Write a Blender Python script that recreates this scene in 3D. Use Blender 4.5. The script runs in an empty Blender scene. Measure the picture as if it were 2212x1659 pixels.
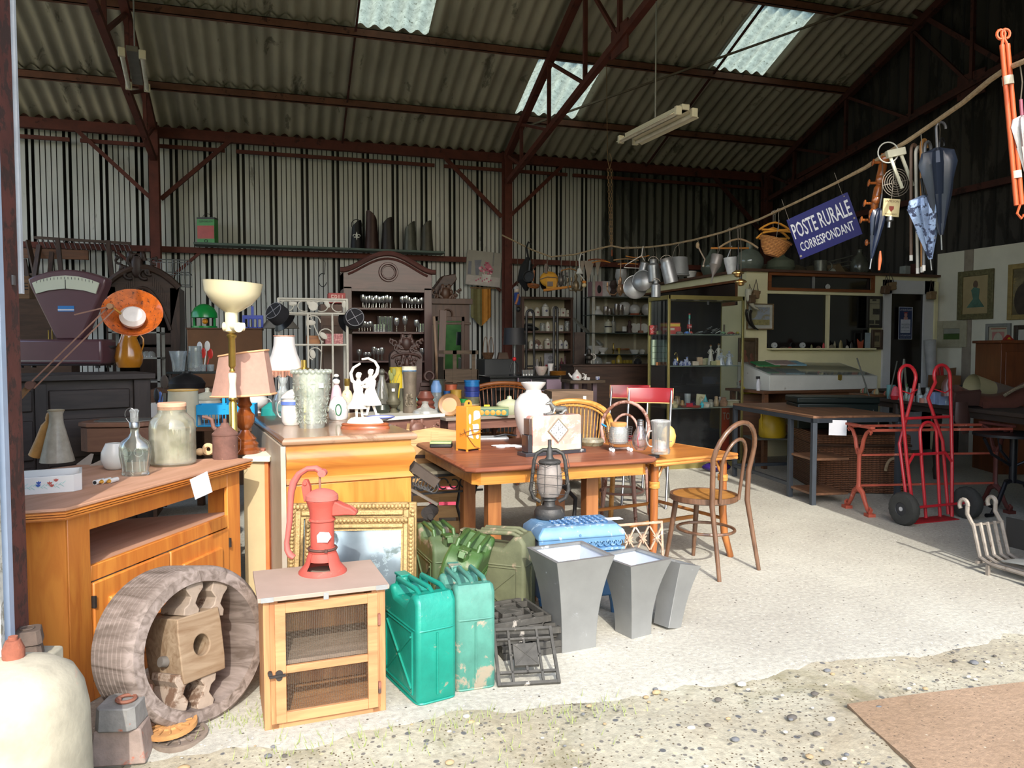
import bpy,math,random
from mathutils import Vector,Matrix
random.seed(7)
R=math.radians;PI=math.pi;cos=math.cos;sin=math.sin
SC=bpy.context.scene
# ---------------- camera, sky, sun, exposure ----------------
F,H,PITCH,YAW=1661.0,1.35,R(2.74),R(17.1)
FW=Vector((sin(YAW),cos(YAW),0));RT=Vector((cos(YAW),-sin(YAW),0));UP=Vector((0,0,1))
CAMP=Vector((0,0,H))
cam=bpy.data.cameras.new('camera');camo=bpy.data.objects.new('camera',cam)
SC.collection.objects.link(camo);SC.camera=camo
camo.location=CAMP;camo.rotation_euler=(R(90)-PITCH,0,-YAW)
cam.sensor_fit='HORIZONTAL';cam.sensor_width=36;cam.lens=F/2212*36;cam.clip_start=.05;cam.clip_end=300
W=bpy.data.worlds.new('sky');SC.world=W;W.use_nodes=True
nt=W.node_tree;bg=nt.nodes['Background'];sk=nt.nodes.new('ShaderNodeTexSky')
sk.sky_type='NISHITA';sk.sun_disc=False;sk.sun_elevation=R(36);sk.sun_rotation=R(187);sk.air_density=1.0;sk.dust_density=2.0
nt.links.new(sk.outputs[0],bg.inputs[0]);bg.inputs[1].default_value=0.6
SUND=Vector((.12,1.0,-.727)).normalized()
sl=bpy.data.lights.new('sun','SUN');sl.energy=5.0;sl.angle=R(.53);sl.color=(1,.965,.90)
so=bpy.data.objects.new('sun',sl);SC.collection.objects.link(so)
so.rotation_euler=SUND.to_track_quat('-Z','Y').to_euler();so.location=(-2,-12,12)
VS=SC.view_settings;VS.view_transform='Standard';VS.look='None';VS.exposure=-.08;VS.gamma=1;VS.use_curve_mapping=False
# ---------------- from a pixel of the photo to a place ----------------
def ray(px,py):
 r=(px-1106)/F;d=(py-829.5)/F
 return FW*(cos(PITCH)-d*sin(PITCH))+RT*r-UP*(d*cos(PITCH)+sin(PITCH))
def wd(px,py,s):return CAMP+ray(px,py)*s
def on(px,py,z=0.0):
 v=ray(px,py);return CAMP+v*((z-H)/v.z)
def onY(px,py,Y):
 v=ray(px,py);return CAMP+v*(Y/v.y)
def onX(px,py,X):
 v=ray(px,py);return CAMP+v*(X/v.x)
def atY(px,Y,z):
 r=(px-1106)/F;c=cos(PITCH);e=(H-z)*sin(PITCH)
 a=RT.x-r*c*FW.x;b=r*(c*FW.y*Y+e)-RT.y*Y
 return Vector((b/a,Y,z+.0012))
def dep(p):
 v=Vector(p)-CAMP;return v.dot(FW)*cos(PITCH)-v.z*sin(PITCH)
def kk(p):return dep(p)/F
def LOC(px,py,z=None,Y=None,s=None):
 if z is not None and Y is not None:return atY(px,Y,z)
 if z is not None:return on(px,py,z)+Vector((0,0,.0012 if z>.1 else 0))
 if s is not None:return wd(px,py,s)
 return onY(px,py,Y)
def edge(a,b):
 d=b-a;return(a+b)/2,Vector((d.x,d.y,0)).length,math.degrees(math.atan2(d.y,d.x))
CR=-17.1
# ---------------- materials ----------------
def lin(h):
 h=h.lstrip('#');c=[int(h[i:i+2],16)/255 for i in(0,2,4)]
 return tuple((x/12.92 if x<=.04045 else((x+.055)/1.055)**2.4)for x in c)+(1,)
MC={}
def _new(key):
 m=bpy.data.materials.new(str(key)[:50]);m.use_nodes=True;MC[key]=m
 n=m.node_tree.nodes;return m,m.node_tree,n,n['Principled BSDF'],m.node_tree.links
def _coord(t,st=(1,1,1)):
 c=t.nodes.new('ShaderNodeTexCoord');mp=t.nodes.new('ShaderNodeMapping');mp.inputs['Scale'].default_value=st
 t.links.new(c.outputs['Object'],mp.inputs[0]);return mp.outputs[0]
def _noise(t,co,s,det=4,dist=0,rough=.6):
 n=t.nodes.new('ShaderNodeTexNoise');n.inputs['Scale'].default_value=s;n.inputs['Detail'].default_value=det
 n.inputs['Distortion'].default_value=dist;n.inputs['Roughness'].default_value=rough;t.links.new(co,n.inputs['Vector']);return n.outputs[0]
def _ramp(t,f,stops):
 r=t.nodes.new('ShaderNodeValToRGB');t.links.new(f,r.inputs[0]);e=r.color_ramp.elements
 while len(e)<len(stops):e.new(.5)
 for x,(p,c)in zip(e,stops):x.position=p;x.color=c if len(c)==4 else tuple(c)+(1,)
 return r.outputs[0]
def _mix(t,f,a,b,mode='MIX'):
 m=t.nodes.new('ShaderNodeMix');m.data_type='RGBA';m.blend_type=mode
 for i,v in((0,f),(6,a),(7,b)):
  if isinstance(v,(int,float)):m.inputs[i].default_value=v
  elif isinstance(v,tuple):m.inputs[i].default_value=v
  else:t.links.new(v,m.inputs[i])
 return m.outputs[2]
def _bump(t,b,f,st,dist=.01):
 n=t.nodes.new('ShaderNodeBump');n.inputs['Strength'].default_value=st;n.inputs['Distance'].default_value=dist
 t.links.new(f,n.inputs['Height']);t.links.new(n.outputs[0],b.inputs['Normal'])
def sh(c,k):return tuple(min(1,x*k)for x in c[:3])+(1,)
def mat(h,r=.6,m=0,v=.18,s=9,b=.15,dirt=None,dt=.56,ds=6,st=(1,1,1),coat=0,trans=0):
 key=('m',h,r,m,v,s,b,dirt,dt,ds,st,coat,trans)
 if key in MC:return MC[key]
 M_,t,n,B,L=_new(key);co=_coord(t,st);c=lin(h)
 f=_noise(t,co,s);col=_ramp(t,f,[(.28,sh(c,1-v)),(.72,sh(c,1+v))])
 if dirt:
  g=_noise(t,co,ds,8,.4,.7);w=_ramp(t,g,[(dt,(0,0,0)),(dt+.05,(1,1,1))])
  col=_mix(t,w,col,lin(dirt));rr=_ramp(t,w,[(0,(r,)*3),(1,(.85,)*3)]);L.new(rr,B.inputs['Roughness'])
  if m:mm=_ramp(t,w,[(0,(m,)*3),(1,(0,)*3)]);L.new(mm,B.inputs['Metallic'])
 L.new(col,B.inputs['Base Color']);B.inputs['Metallic'].default_value=m
 if not dirt:B.inputs['Roughness'].default_value=r
 if coat:B.inputs['Coat Weight'].default_value=coat;B.inputs['Coat Roughness'].default_value=.08
 if b:_bump(t,B,_noise(t,co,s*4,5),b,.004)
 if trans:
  tr=t.nodes.new('ShaderNodeBsdfTranslucent');mx=t.nodes.new('ShaderNodeMixShader');L.new(col,tr.inputs[0])
  mx.inputs[0].default_value=trans;L.new(B.outputs[0],mx.inputs[1]);L.new(tr.outputs[0],mx.inputs[2])
  L.new(mx.outputs[0],n['Material Output'].inputs[0])
 return M_
def wood(h1,h2,ax='x',s=3.0,r=.45,b=.2,knots=0,coat=0):
 key=('w',h1,h2,ax,s,r,b,knots,coat)
 if key in MC:return MC[key]
 M_,t,n,B,L=_new(key)
 st={'x':(.12,1,1),'y':(1,.12,1),'z':(1,1,.12)}[ax]
 co=_coord(t,st);f=_noise(t,co,s*9,6,1.2,.55);f2=_noise(t,co,s*2,3,.5)
 col=_ramp(t,f,[(.32,lin(h2)),(.62,lin(h1))]);col=_mix(t,_ramp(t,f2,[(.4,(0,0,0)),(.7,(.55,.55,.55))]),col,lin(h2))
 if knots:
  c2=_coord(t,{'x':(.4,1,1),'y':(1,.4,1),'z':(1,1,.4)}[ax]);vo=t.nodes.new('ShaderNodeTexVoronoi');vo.inputs['Scale'].default_value=knots
  L.new(c2,vo.inputs['Vector']);col=_mix(t,_ramp(t,vo.outputs['Distance'],[(.05,(1,1,1)),(.13,(0,0,0))]),col,sh(lin(h2),.35))
 L.new(col,B.inputs['Base Color']);B.inputs['Roughness'].default_value=r
 if coat:B.inputs['Coat Weight'].default_value=coat;B.inputs['Coat Roughness'].default_value=.15
 if b:_bump(t,B,f,b,.003)
 return M_
def glass(h='f8fbfa',a=.82,r=.03,dust=.0,spec=.12):
 key=('g',h,a,r,dust,spec)
 if key in MC:return MC[key]
 M_,t,n,B,L=_new(key);tr=n.new('ShaderNodeBsdfTransparent');gl=n.new('ShaderNodeBsdfGlossy');mx=n.new('ShaderNodeMixShader')
 lw=n.new('ShaderNodeLayerWeight');lw.inputs[0].default_value=.22;tr.inputs[0].default_value=sh(lin(h),1.0);gl.inputs['Roughness'].default_value=r
 f=_ramp(t,lw.outputs['Fresnel'],[(0,(spec*.25,)*3),(1,(.8,)*3)]);L.new(f,mx.inputs[0]);L.new(tr.outputs[0],mx.inputs[1]);L.new(gl.outputs[0],mx.inputs[2])
 d=n.new('ShaderNodeBsdfDiffuse');d.inputs[0].default_value=sh(lin(h),.8);m2=n.new('ShaderNodeMixShader')
 g=_noise(t,_coord(t),14,6);L.new(_ramp(t,g,[(.3,(1-a,)*3),(.75,(min(1,1-a+dust),)*3)]),m2.inputs[0])
 L.new(mx.outputs[0],m2.inputs[1]);L.new(d.outputs[0],m2.inputs[2]);L.new(m2.outputs[0],n['Material Output'].inputs[0])
 return M_
def weave(h1,h2,s=60,st=(1,1,1)):
 key=('v',h1,h2,s,st)
 if key in MC:return MC[key]
 M_,t,n,B,L=_new(key);co=_coord(t,st)
 w1=n.new('ShaderNodeTexWave');w1.bands_direction='Z';w1.inputs['Scale'].default_value=s/6;w1.inputs['Distortion'].default_value=1.5;L.new(co,w1.inputs[0])
 w2=n.new('ShaderNodeTexWave');w2.bands_direction='X';w2.inputs['Scale'].default_value=s/12;w2.inputs['Distortion'].default_value=1;L.new(co,w2.inputs[0])
 f=_mix(t,.5,w1.outputs[0],w2.outputs[0],'MULTIPLY');col=_ramp(t,f,[(.1,lin(h2)),(.7,lin(h1))])
 L.new(col,B.inputs['Base Color']);B.inputs['Roughness'].default_value=.6;_bump(t,B,f,.9,.012)
 return M_
# ---------------- mesh builder ----------------
class G:
 def __init__(self):self.v=[];self.f=[];self.mi=0;self.m=[];self.M=Matrix()
 def at(self,*a,rot=(0,0,0)):
  self.M=Matrix.Translation(Vector(a)if a else Vector())@Matrix.Rotation(R(rot[2]),4,'Z')@Matrix.Rotation(R(rot[1]),4,'Y')@Matrix.Rotation(R(rot[0]),4,'X');return self
 def mm(self,i):self.mi=i;return self
 def add(self,vs,fs):
  o=len(self.v);M=self.M;self.v+=[tuple(M@Vector(p))for p in vs]
  self.f+=[tuple(i+o for i in f)for f in fs];self.m+=[self.mi]*len(fs);return self
 def box(self,x0,y0,z0,x1,y1,z1):
  return self.add([(x0,y0,z0),(x1,y0,z0),(x1,y1,z0),(x0,y1,z0),(x0,y0,z1),(x1,y0,z1),(x1,y1,z1),(x0,y1,z1)],[(0,3,2,1),(4,5,6,7),(0,1,5,4),(1,2,6,5),(2,3,7,6),(3,0,4,7)])
 def cb(self,cx,cy,cz,sx,sy,sz):return self.box(cx-sx/2,cy-sy/2,cz-sz/2,cx+sx/2,cy+sy/2,cz+sz/2)
 def bar(self,p,q,w,t=None):
  p=Vector(p);q=Vector(q);t=t or w;d=(q-p);d.normalize()
  u=d.cross(UP)if abs(d.z)<.95 else d.cross(Vector((0,1,0)));u.normalize();v=u.cross(d)
  a=[p+u*(sx*w/2)+v*(sy*t/2)for sx,sy in((-1,-1),(1,-1),(1,1),(-1,1))]
  b=[x+(q-p)for x in a]
  return self.add(a+b,[(0,1,2,3),(7,6,5,4),(0,4,5,1),(1,5,6,2),(2,6,7,3),(3,7,4,0)])
 def rings(self,rs,caps=True,closed=False):
  n=len(rs[0]);vs=[p for r in rs for p in r];fs=[];m=len(rs)
  for i in range(m if closed else m-1):
   for j in range(n):
    a=i*n+j;b=i*n+(j+1)%n;k=(i+1)%m
    fs.append((a,b,k*n+(j+1)%n,k*n+j))
  if caps and not closed:fs+=[tuple(range(n))[::-1],tuple(range((m-1)*n,m*n))]
  return self.add(vs,fs)
 def tube(self,pts,r,n=8,closed=False,sy=1):
  pts=[Vector(p)for p in pts];m=len(pts);rs=[];u=None
  for i,p in enumerate(pts):
   a=pts[(i-1)%m]if(closed or i)else p;b=pts[(i+1)%m]if(closed or i<m-1)else p
   d=(b-a)
   if d.length<1e-9:d=Vector((0,0,1))
   d.normalize()
   if u is None:u=d.cross(UP)if abs(d.z)<.9 else d.cross(Vector((0,1,0)))
   u=u-d*u.dot(d)
   if u.length<1e-6:u=d.orthogonal()
   u.normalize();w=d.cross(u);rr=r[i]if isinstance(r,(list,tuple))else r
   rs.append([p+u*(cos(2*PI*k/n)*rr)+w*(sin(2*PI*k/n)*rr*sy)for k in range(n)])
  return self.rings(rs,True,closed)
 def cyl(self,p,q,r,r2=None,n=12):return self.tube([p,q],[r,r if r2 is None else r2],n)
 def lathe(self,prof,n=24,x=0,y=0,z=0,a0=0,a1=360,sx=1,sy=1,fl=None):
  full=a1-a0>=360;c=n if full else n+1;rs=[]
  for k in range(c):
   a=R(a0+(a1-a0)*k/n);q=1 if fl is None else fl(k/n)
   rs.append([(x+sx*r*q*cos(a),y+sy*r*q*sin(a),z+h)for r,h in prof])
  m=len(prof);vs=[p for r in rs for p in r];fs=[]
  for k in range(n):
   k2=(k+1)%c
   for j in range(m-1):
    f=[k*m+j,k2*m+j,k2*m+j+1,k*m+j+1]
    if prof[j][0]<1e-6:f=[f[0],f[2],f[3]]
    elif prof[j+1][0]<1e-6:f=[f[0],f[1],f[2]]
    fs.append(tuple(f))
  return self.add(vs,fs)
 def ball(self,x,y,z,r,ry=None,rz=None,n=12):
  rz=r if rz is None else rz;ry=r if ry is None else ry
  return self.lathe([(max(0,cos(PI*(i/n-.5)))if 0<i<n else 0,rz/r*sin(PI*(i/n-.5)))if False else((r*cos(PI*(i/n-.5)))if 0<i<n else 0,rz*sin(PI*(i/n-.5)))for i in range(n+1)],n+4,x,y,z,sy=ry/r)
 def prism(self,pts,y0,y1):
  n=len(pts);a=sum(pts[i][0]*pts[(i+1)%n][1]-pts[(i+1)%n][0]*pts[i][1]for i in range(n))
  if a<0:pts=pts[::-1]
  return self.add([(x,y0,z)for x,z in pts]+[(x,y1,z)for x,z in pts],[tuple(range(n)),tuple(range(2*n-1,n-1,-1))]+[((i+1)%n,i,i+n,(i+1)%n+n)for i in range(n)])
 def plate(self,pts,z0,z1):
  M=self.M;self.M=M@Matrix.Rotation(R(-90),4,'X');self.prism([(x,-y)for x,y in pts],0,0)if 0 else None
  self.M=M;n=len(pts);a=sum(pts[i][0]*pts[(i+1)%n][1]-pts[(i+1)%n][0]*pts[i][1]for i in range(n))
  if a<0:pts=pts[::-1]
  return self.add([(x,y,z0)for x,y in pts]+[(x,y,z1)for x,y in pts],[tuple(range(n))[::-1],tuple(range(n,2*n))]+[(i,(i+1)%n,(i+1)%n+n,i+n)for i in range(n)])
 def ring(self,c,r,t,ax='y',n=20,a0=0,a1=360):
  c=Vector(c);full=a1-a0>=360;ps=[]
  for k in range(n if full else n+1):
   a=R(a0+(a1-a0)*k/n);x,y=r*cos(a),r*sin(a)
   ps.append(c+Vector({'y':(x,0,y),'z':(x,y,0),'x':(0,x,y)}[ax]))
  return self.tube(ps,t,6,full)
 def frame(self,w,h,t,d,y0=0,z0=0,tb=None):
  tb=tb or t
  self.box(-w/2,y0,z0,-w/2+t,y0+d,z0+h);self.box(w/2-t,y0,z0,w/2,y0+d,z0+h)
  self.box(-w/2+t,y0,z0,w/2-t,y0+d,z0+tb);return self.box(-w/2+t,y0,z0+h-tb,w/2-t,y0+d,z0+h)
def arc(cx,cz,rx,rz,a0,a1,n=10,y=0):return[(cx+rx*cos(R(a0+(a1-a0)*i/n)),y,cz+rz*sin(R(a0+(a1-a0)*i/n)))for i in range(n+1)]
def _mk(name,g,mats,bev,par):
 me=bpy.data.meshes.new(name);me.from_pydata(g.v,[],g.f)
 if not isinstance(mats,(list,tuple)):mats=[mats]
 for m in mats:me.materials.append(m)
 if len(mats)>1:me.polygons.foreach_set('material_index',[min(i,len(mats)-1)for i in g.m])
 import bmesh
 b=bmesh.new();b.from_mesh(me);bmesh.ops.recalc_face_normals(b,faces=b.faces);b.to_mesh(me);b.free()
 me.polygons.foreach_set('use_smooth',[True]*len(me.polygons));me.set_sharp_from_angle(angle=R(38));me.update()
 o=bpy.data.objects.new(name,me);SC.collection.objects.link(o)
 if par is not None:o.parent=par
 if bev:
  md=o.modifiers.new('bevel','BEVEL');md.width=bev;md.segments=2;md.limit_method='ANGLE';md.angle_limit=R(50);md.harden_normals=False
 return o
def _place(o,loc,rot):
 o.location=loc;o.rotation_euler=(0,0,R(rot))if isinstance(rot,(int,float))else tuple(R(a)for a in rot)
def T(name,label,cat,loc,rot=CR,group=None):
 o=bpy.data.objects.new(name,None);SC.collection.objects.link(o);o.empty_display_size=.05;_place(o,loc,rot)
 o['label']=label;o['category']=cat
 if group:o['group']=group
 return o
def P(par,name,g,mats,bev=0,label=None):
 o=_mk(name,g,mats,bev,par)
 if label:o['label']=label
 return o
def O(name,label,cat,loc,g,mats,rot=CR,group=None,bev=0):
 o=_mk(name,g,mats,bev,None);_place(o,loc,rot);o['label']=label;o['category']=cat
 if group:o['group']=group
 return o
def ST(name,g,mats,bev=0):
 o=_mk(name,g,mats,bev,None);o['kind']='structure';return o
def dup(o,loc=None,rot=None,label=None,group=None,scale=None,par=None):
 kids=list(o.children);c=o.copy();SC.collection.objects.link(c)
 if par is not None:c.parent=par
 if loc is not None:c.location=loc
 if rot is not None:_place(c,c.location.copy(),rot)
 if label:c['label']=label
 if group:c['group']=group
 if scale:c.scale=(scale,)*3 if isinstance(scale,(int,float))else scale
 for k in kids:dup(k,par=c)
 return c
_tc={}
def text(g,s,w,h,y=0,x=0,z=0,bold=0):
 if s not in _tc:
  cu=bpy.data.curves.new('lettering','FONT');cu.body=s;cu.align_x='LEFT';cu.resolution_u=2;cu.offset=bold;ob=bpy.data.objects.new('lettering',cu)
  me=ob.to_mesh();vs=[tuple(v.co)for v in me.vertices];fs=[tuple(p.vertices)for p in me.polygons];ob.to_mesh_clear()
  bpy.data.objects.remove(ob);bpy.data.curves.remove(cu);_tc[s]=(vs,fs)
 vs,fs=_tc[s];xs=[v[0]for v in vs];ys=[v[1]for v in vs];x0,x1,y0,y1=min(xs),max(xs),min(ys),max(ys)
 kx=w/(x1-x0);ky=h/(y1-y0)
 return g.add([(x+(v[0]-(x0+x1)/2)*kx,y,z+(v[1]-(y0+y1)/2)*ky)for v in vs],fs)
def sc(prof,k):return[(r*k,h*k)for r,h in prof]
def pot(name,label,cat,px,py,prof,m,z=None,Y=None,s=None,parts=(),group=None,n=20,rot=CR,fl=None):
 """a turned thing; profile in photo pixels; parts: (name, profile or builder, material)"""
 p=LOC(px,py,z,Y,s);k=kk(p)
 if not parts:return O(name,label,cat,p,G().lathe(sc(prof,k),n,fl=fl),m,rot,group)
 t=T(name,label,cat,p,rot,group);P(t,'body',G().lathe(sc(prof,k),n,fl=fl),m)
 for pn,pp,pm in parts:
  g=pp(k)if callable(pp)else G().lathe(sc(pp,k),n)
  P(t,pn,g,pm)
 return t
def crate_box(name,label,cat,px,py,w,h,d,m,z=None,Y=None,s=None,rot=CR,group=None,bev=.003,parts=()):
 """a box w,h in photo pixels, d metres deep; px,py is the middle of its lower front edge"""
 p=LOC(px,py,z,Y,s);k=kk(p)
 if not parts:return O(name,label,cat,p,G().box(-w*k/2,0,0,w*k/2,d,h*k),m,rot,group,bev)
 t=T(name,label,cat,p,rot,group);P(t,'body',G().box(-w*k/2,0,0,w*k/2,d,h*k),m,bev)
 for pn,pp,pm in parts:P(t,pn,pp(k),pm)
 return t
# ---------------- the hangar ----------------
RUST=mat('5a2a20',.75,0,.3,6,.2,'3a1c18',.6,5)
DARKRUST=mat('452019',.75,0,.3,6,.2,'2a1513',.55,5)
EAVE,YB,YF,SL=4.43,12.0,2.6,.404
YR=(YB+YF)/2
def roofz(y):return EAVE+SL*(YB-y)if y>YR else EAVE+SL*(y-YF)
CONC=None
def ground_mat(key,c1,c2,peb,ps,grass=0):
 M_,t,n,B,L=_new(key);co=_coord(t)
 f=_noise(t,co,1.1,8,.3,.62);col=_ramp(t,f,[(.3,lin(c2)),(.65,lin(c1))])
 g=_noise(t,co,45,4);col=_mix(t,.35,col,_ramp(t,g,[(.3,(.25,)*3),(.7,(.8,)*3)]),'OVERLAY')
 for q,(s,hx,th,amt)in enumerate(peb):
  vo=n.new('ShaderNodeTexVoronoi');vo.inputs['Scale'].default_value=s;vo.inputs['Randomness'].default_value=1;L.new(co,vo.inputs['Vector'])
  a=_ramp(t,vo.outputs['Distance'],[(th,(1,1,1)),(th+.05,(0,0,0))]);sep=n.new('ShaderNodeSeparateColor');L.new(vo.outputs['Color'],sep.inputs[0])
  b=_ramp(t,sep.outputs[q%3],[(1-amt,(0,0,0)),(1-amt+.01,(1,1,1))]);w=_mix(t,1.0,a,b,'MULTIPLY');col=_mix(t,w,col,lin(hx))
 if grass:
  gg=_noise(t,co,1.7,6,.6,.7);col=_mix(t,_ramp(t,gg,[(.52,(0,0,0)),(.68,(.75,)*3)]),col,lin('6b6540'))
 L.new(col,B.inputs['Base Color']);B.inputs['Roughness'].default_value=.92;_bump(t,B,_noise(t,co,ps,8,0,.75),.55,.02)
 return M_
CONC=ground_mat('concrete','aca99c','9a968a',[(26,'4c463e',.10,.35),(70,'8f8674',.14,.5),(40,'d8d2c4',.1,.3)],30)
GRAV=ground_mat('gravel','b2ae9a','94866c',[(16,'5c5c5c',.16,.35),(30,'6f6a62',.2,.55),(60,'5d4f3a',.2,.6),(22,'c9bb98',.14,.3)],22,1)
g=G();N=90;ed=[2.75+.05*sin(i*.9)*random.random()+random.uniform(-.03,.03)for i in range(N+1)]
xs=[-7+16*i/N for i in range(N+1)]
g.add([(x,e,0)for x,e in zip(xs,ed)]+[(x,12.3,0)for x in xs]+[(x,e-.07,-.02)for x,e in zip(xs,ed)],[(i,i+1,N+2+i,N+1+i)for i in range(N)]+[(2*N+2+i,2*N+3+i,i+1,i)for i in range(N)])
g.box(-7,3,-.2,9,12.3,-.06)
ST('floor',g,CONC)
g=G();NX,NY=150,60;vs=[];fs=[]
for j in range(NY+1):
 for i in range(NX+1):
  x=-3+9*i/NX;y=-.6+3.6*j/NY
  z=-.016+.009*sin(x*5.3+y*3)*sin(y*7-x*2)+random.uniform(-.004,.004)
  if i in(0,NX)or j==0:z=-.03
  if y>2.85:z=-.03
  vs.append((x,y,z))
for j in range(NY):
 for i in range(NX):a=j*(NX+1)+i;fs.append((a,a+1,a+NX+2,a+NX+1))
g.add(vs,fs);ST('ground',g,GRAV)
g=G().box(-60,-70,-.2,60,16,-.032);ST('ground',g,mat('8b8468',.95,0,.25,2,.3,'77744e',.5,.6))
pt=[on(1830,1521),on(1990,1498),on(2240,1470),on(2600,1700),on(2300,1760),on(2010,1690),on(1960,1640),on(1880,1570)]
ST('ground',G().plate([(p.x,p.y)for p in pt],-.02,.001),ground_mat('earth','a58a6f','8e7459',[(50,'6c5a48',.15,.4),(24,'c4b49c',.07,.2)],60))
g=G();random.seed(3)
for i in range(420):
 x=random.uniform(-.8,4.2);y=random.uniform(1.4,2.72);r=random.choice((.006,.008,.01,.013,.018))*random.uniform(.7,1.2)
 g.mi=random.randrange(4);g.ball(x,y,-.006,r,r*random.uniform(.6,1),r*.45,5)
o=O('pebbles','loose pebbles pressed into the rough ground before the concrete slab','pebbles',(0,0,0),g,[mat('6a6b6c'),mat('a08a68'),mat('b8b2a4'),mat('55504a')],0);o['kind']='stuff'
g=G()
for cx,cy,nn,sp in[(548,1560,90,.10),(505,1545,60,.1),(640,1615,50,.15),(1010,1560,40,.12),(1200,1545,25,.1),(1310,1530,25,.1),(860,1600,30,.15),(1100,1620,40,.25)]:
 c=on(cx,cy)
 for i in range(nn):
  x=c.x+random.gauss(0,sp);y=c.y+random.gauss(0,sp*.5);a=random.uniform(0,6.28);l=random.uniform(.012,.035);w=.0016
  g.add([(x-w,y,-.01),(x+w,y,-.01),(x+cos(a)*l*.6,y+sin(a)*l*.6,l)],[(0,1,2)])
o=O('grass','sparse tufts of short green grass at the foot of the slab','grass',(0,0,0),g,mat('7d8a4a',.8,0,.3),0);o['kind']='stuff'
g=G();random.seed(5)
for i in range(40):x=-30+1.6*i;g.ball(x,-24+random.uniform(-1,1),1.2,1.8,1.4,random.uniform(1.6,3.2),8)
o=O('hedge','green hedge far outside the hangar, facing its open side','hedge',(0,0,0),g,mat('5d7a34',.9,0,.4,3,.5),0);o['kind']='stuff'
ST('ground',G().box(-40,-22.5,-.03,40,-7,.02),mat('6f8c3c',.95,0,.3,1.5))
# --- back wall: ribbed light steel sheets, then darker corrugated sheets
def extr(g,pr,z0,z1,zt=None):
 n=len(pr);zt=zt or(lambda x,y:z1)
 return g.add([(x,y,z0)for x,y in pr]+[(x,y,zt(x,y))for x,y in pr],[(i,i+1,n+i+1,n+i)for i in range(n-1)])
def ribs(x0,x1,y):
 pr=[];x=x0
 while x<x1:
  pr+=[(x,y),(x+.006,y+.08),(x+.034,y+.08),(x+.04,y-.002),(x+.072,y-.002),(x+.078,y+.08),(x+.106,y+.08),(x+.112,y)]
  for q in range(4):
   a=x+.117+.068*(q+.75);pr+=[(a,y),(a+.002,y+.03),(a+.011,y+.03),(a+.013,y)]
  x+=.45
 return pr
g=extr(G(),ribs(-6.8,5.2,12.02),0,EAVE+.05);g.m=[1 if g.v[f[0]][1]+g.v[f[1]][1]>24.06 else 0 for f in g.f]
ST('wall_back',g,[mat('b8bbb8',.55,.15,.16,2.5,.1,'8a8b84',.62,3,(1,1,.3)),mat('3a3b38',.7)])  # second, dark colour: shade inside the rib grooves put into the groove faces
def corr(g,x0,x1,p,amp,fn,step=6):
 n=int((x1-x0)/p*step);rows=fn
 vs=[];fs=[]
 for i in range(n+1):
  x=x0+(x1-x0)*i/n;o=amp*cos(2*PI*x/p)
  vs+=rows(x,o)
 k=len(rows(x0,0))
 for i in range(n):
  for j in range(k-1):a=i*k+j;fs.append((a,a+1,a+k+1,a+k))
 return g.add(vs,fs)
ST('wall_back',corr(G(),5.2,8.55,.15,.022,lambda x,o:[(x,12.02+o,0),(x,12.02+o,EAVE+.05)]),mat('474944',.6,.2,.3,2.5,.1,'30322f',.5,3,(1,1,.25)))
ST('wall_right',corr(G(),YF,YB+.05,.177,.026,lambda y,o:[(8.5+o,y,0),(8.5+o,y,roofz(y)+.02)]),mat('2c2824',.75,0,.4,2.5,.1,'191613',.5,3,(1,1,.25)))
ST('wall_front',corr(G(),4.06,8.5,.15,.02,lambda x,o:[(x,YF+o,0),(x,YF+o,EAVE)]),mat('7c7a72',.6,.1))
ST('wall_front',corr(G(),-6.8,-.86,.15,.02,lambda x,o:[(x,YF+.05+o,0),(x,YF+.05+o,EAVE)]),mat('7c7a72',.6,.1))
# --- roof: fibre-cement sheets in overlapping rows
CEM=mat('a39c8b',.85,0,.22,2.2,.15,'6f6a5c',.6,4,(1,.4,.4))
ROWS=[12.05,11.02,9.8,8.55,YR];SKY={1:[(3.45,4.42)],2:[(1.0,1.92),(6.03,6.9)]}
def sheet(g,xa,xb,ya,yb,lift=0):
 def fn(x,o):return[(x,ya+.2,roofz(ya)-SL*.2+o+.035+lift),(x,(ya+yb)/2,roofz((ya+yb)/2)+o+.03+lift),(x,yb,roofz(yb)+o+lift)]
 return corr(g,xa,xb,.177,.026,fn,8)
g=G()
for r_ in range(4):
 ya,yb=ROWS[r_],ROWS[r_+1];x=-6.8;cuts=SKY.get(r_,[])
 for a,b in cuts+[(8.56,9)]:
  sheet(g,x,a,ya,yb);x=b
ST('ceiling',g,CEM)
SKYM=mat('b4b89c',.5,0,.3,14,.2,'6c7058',.58,30,trans=.8)
for r_,cuts in SKY.items():
 for a,b in cuts:ST('window_%d'%(len([o for o in bpy.data.objects if o.name.startswith('window_')])+1),sheet(G(),a,b,ROWS[r_],ROWS[r_+1]),SKYM)
g=G()
corr(g,-6.8,8.56,.177,.026,lambda x,o:[(x,YF-.25,EAVE-.1+o),(x,YR,roofz(YR)+.05+o)])
ST('ceiling',g,CEM)
g=G();g.box(-6.8,YB-.02,EAVE+.03,8.5,YB+.3,EAVE+.2);g.box(-6.8,YR-.12,roofz(YR)+.04,8.5,YR+.12,roofz(YR)+.1)
ST('trim_1',g,DARKRUST)
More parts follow.
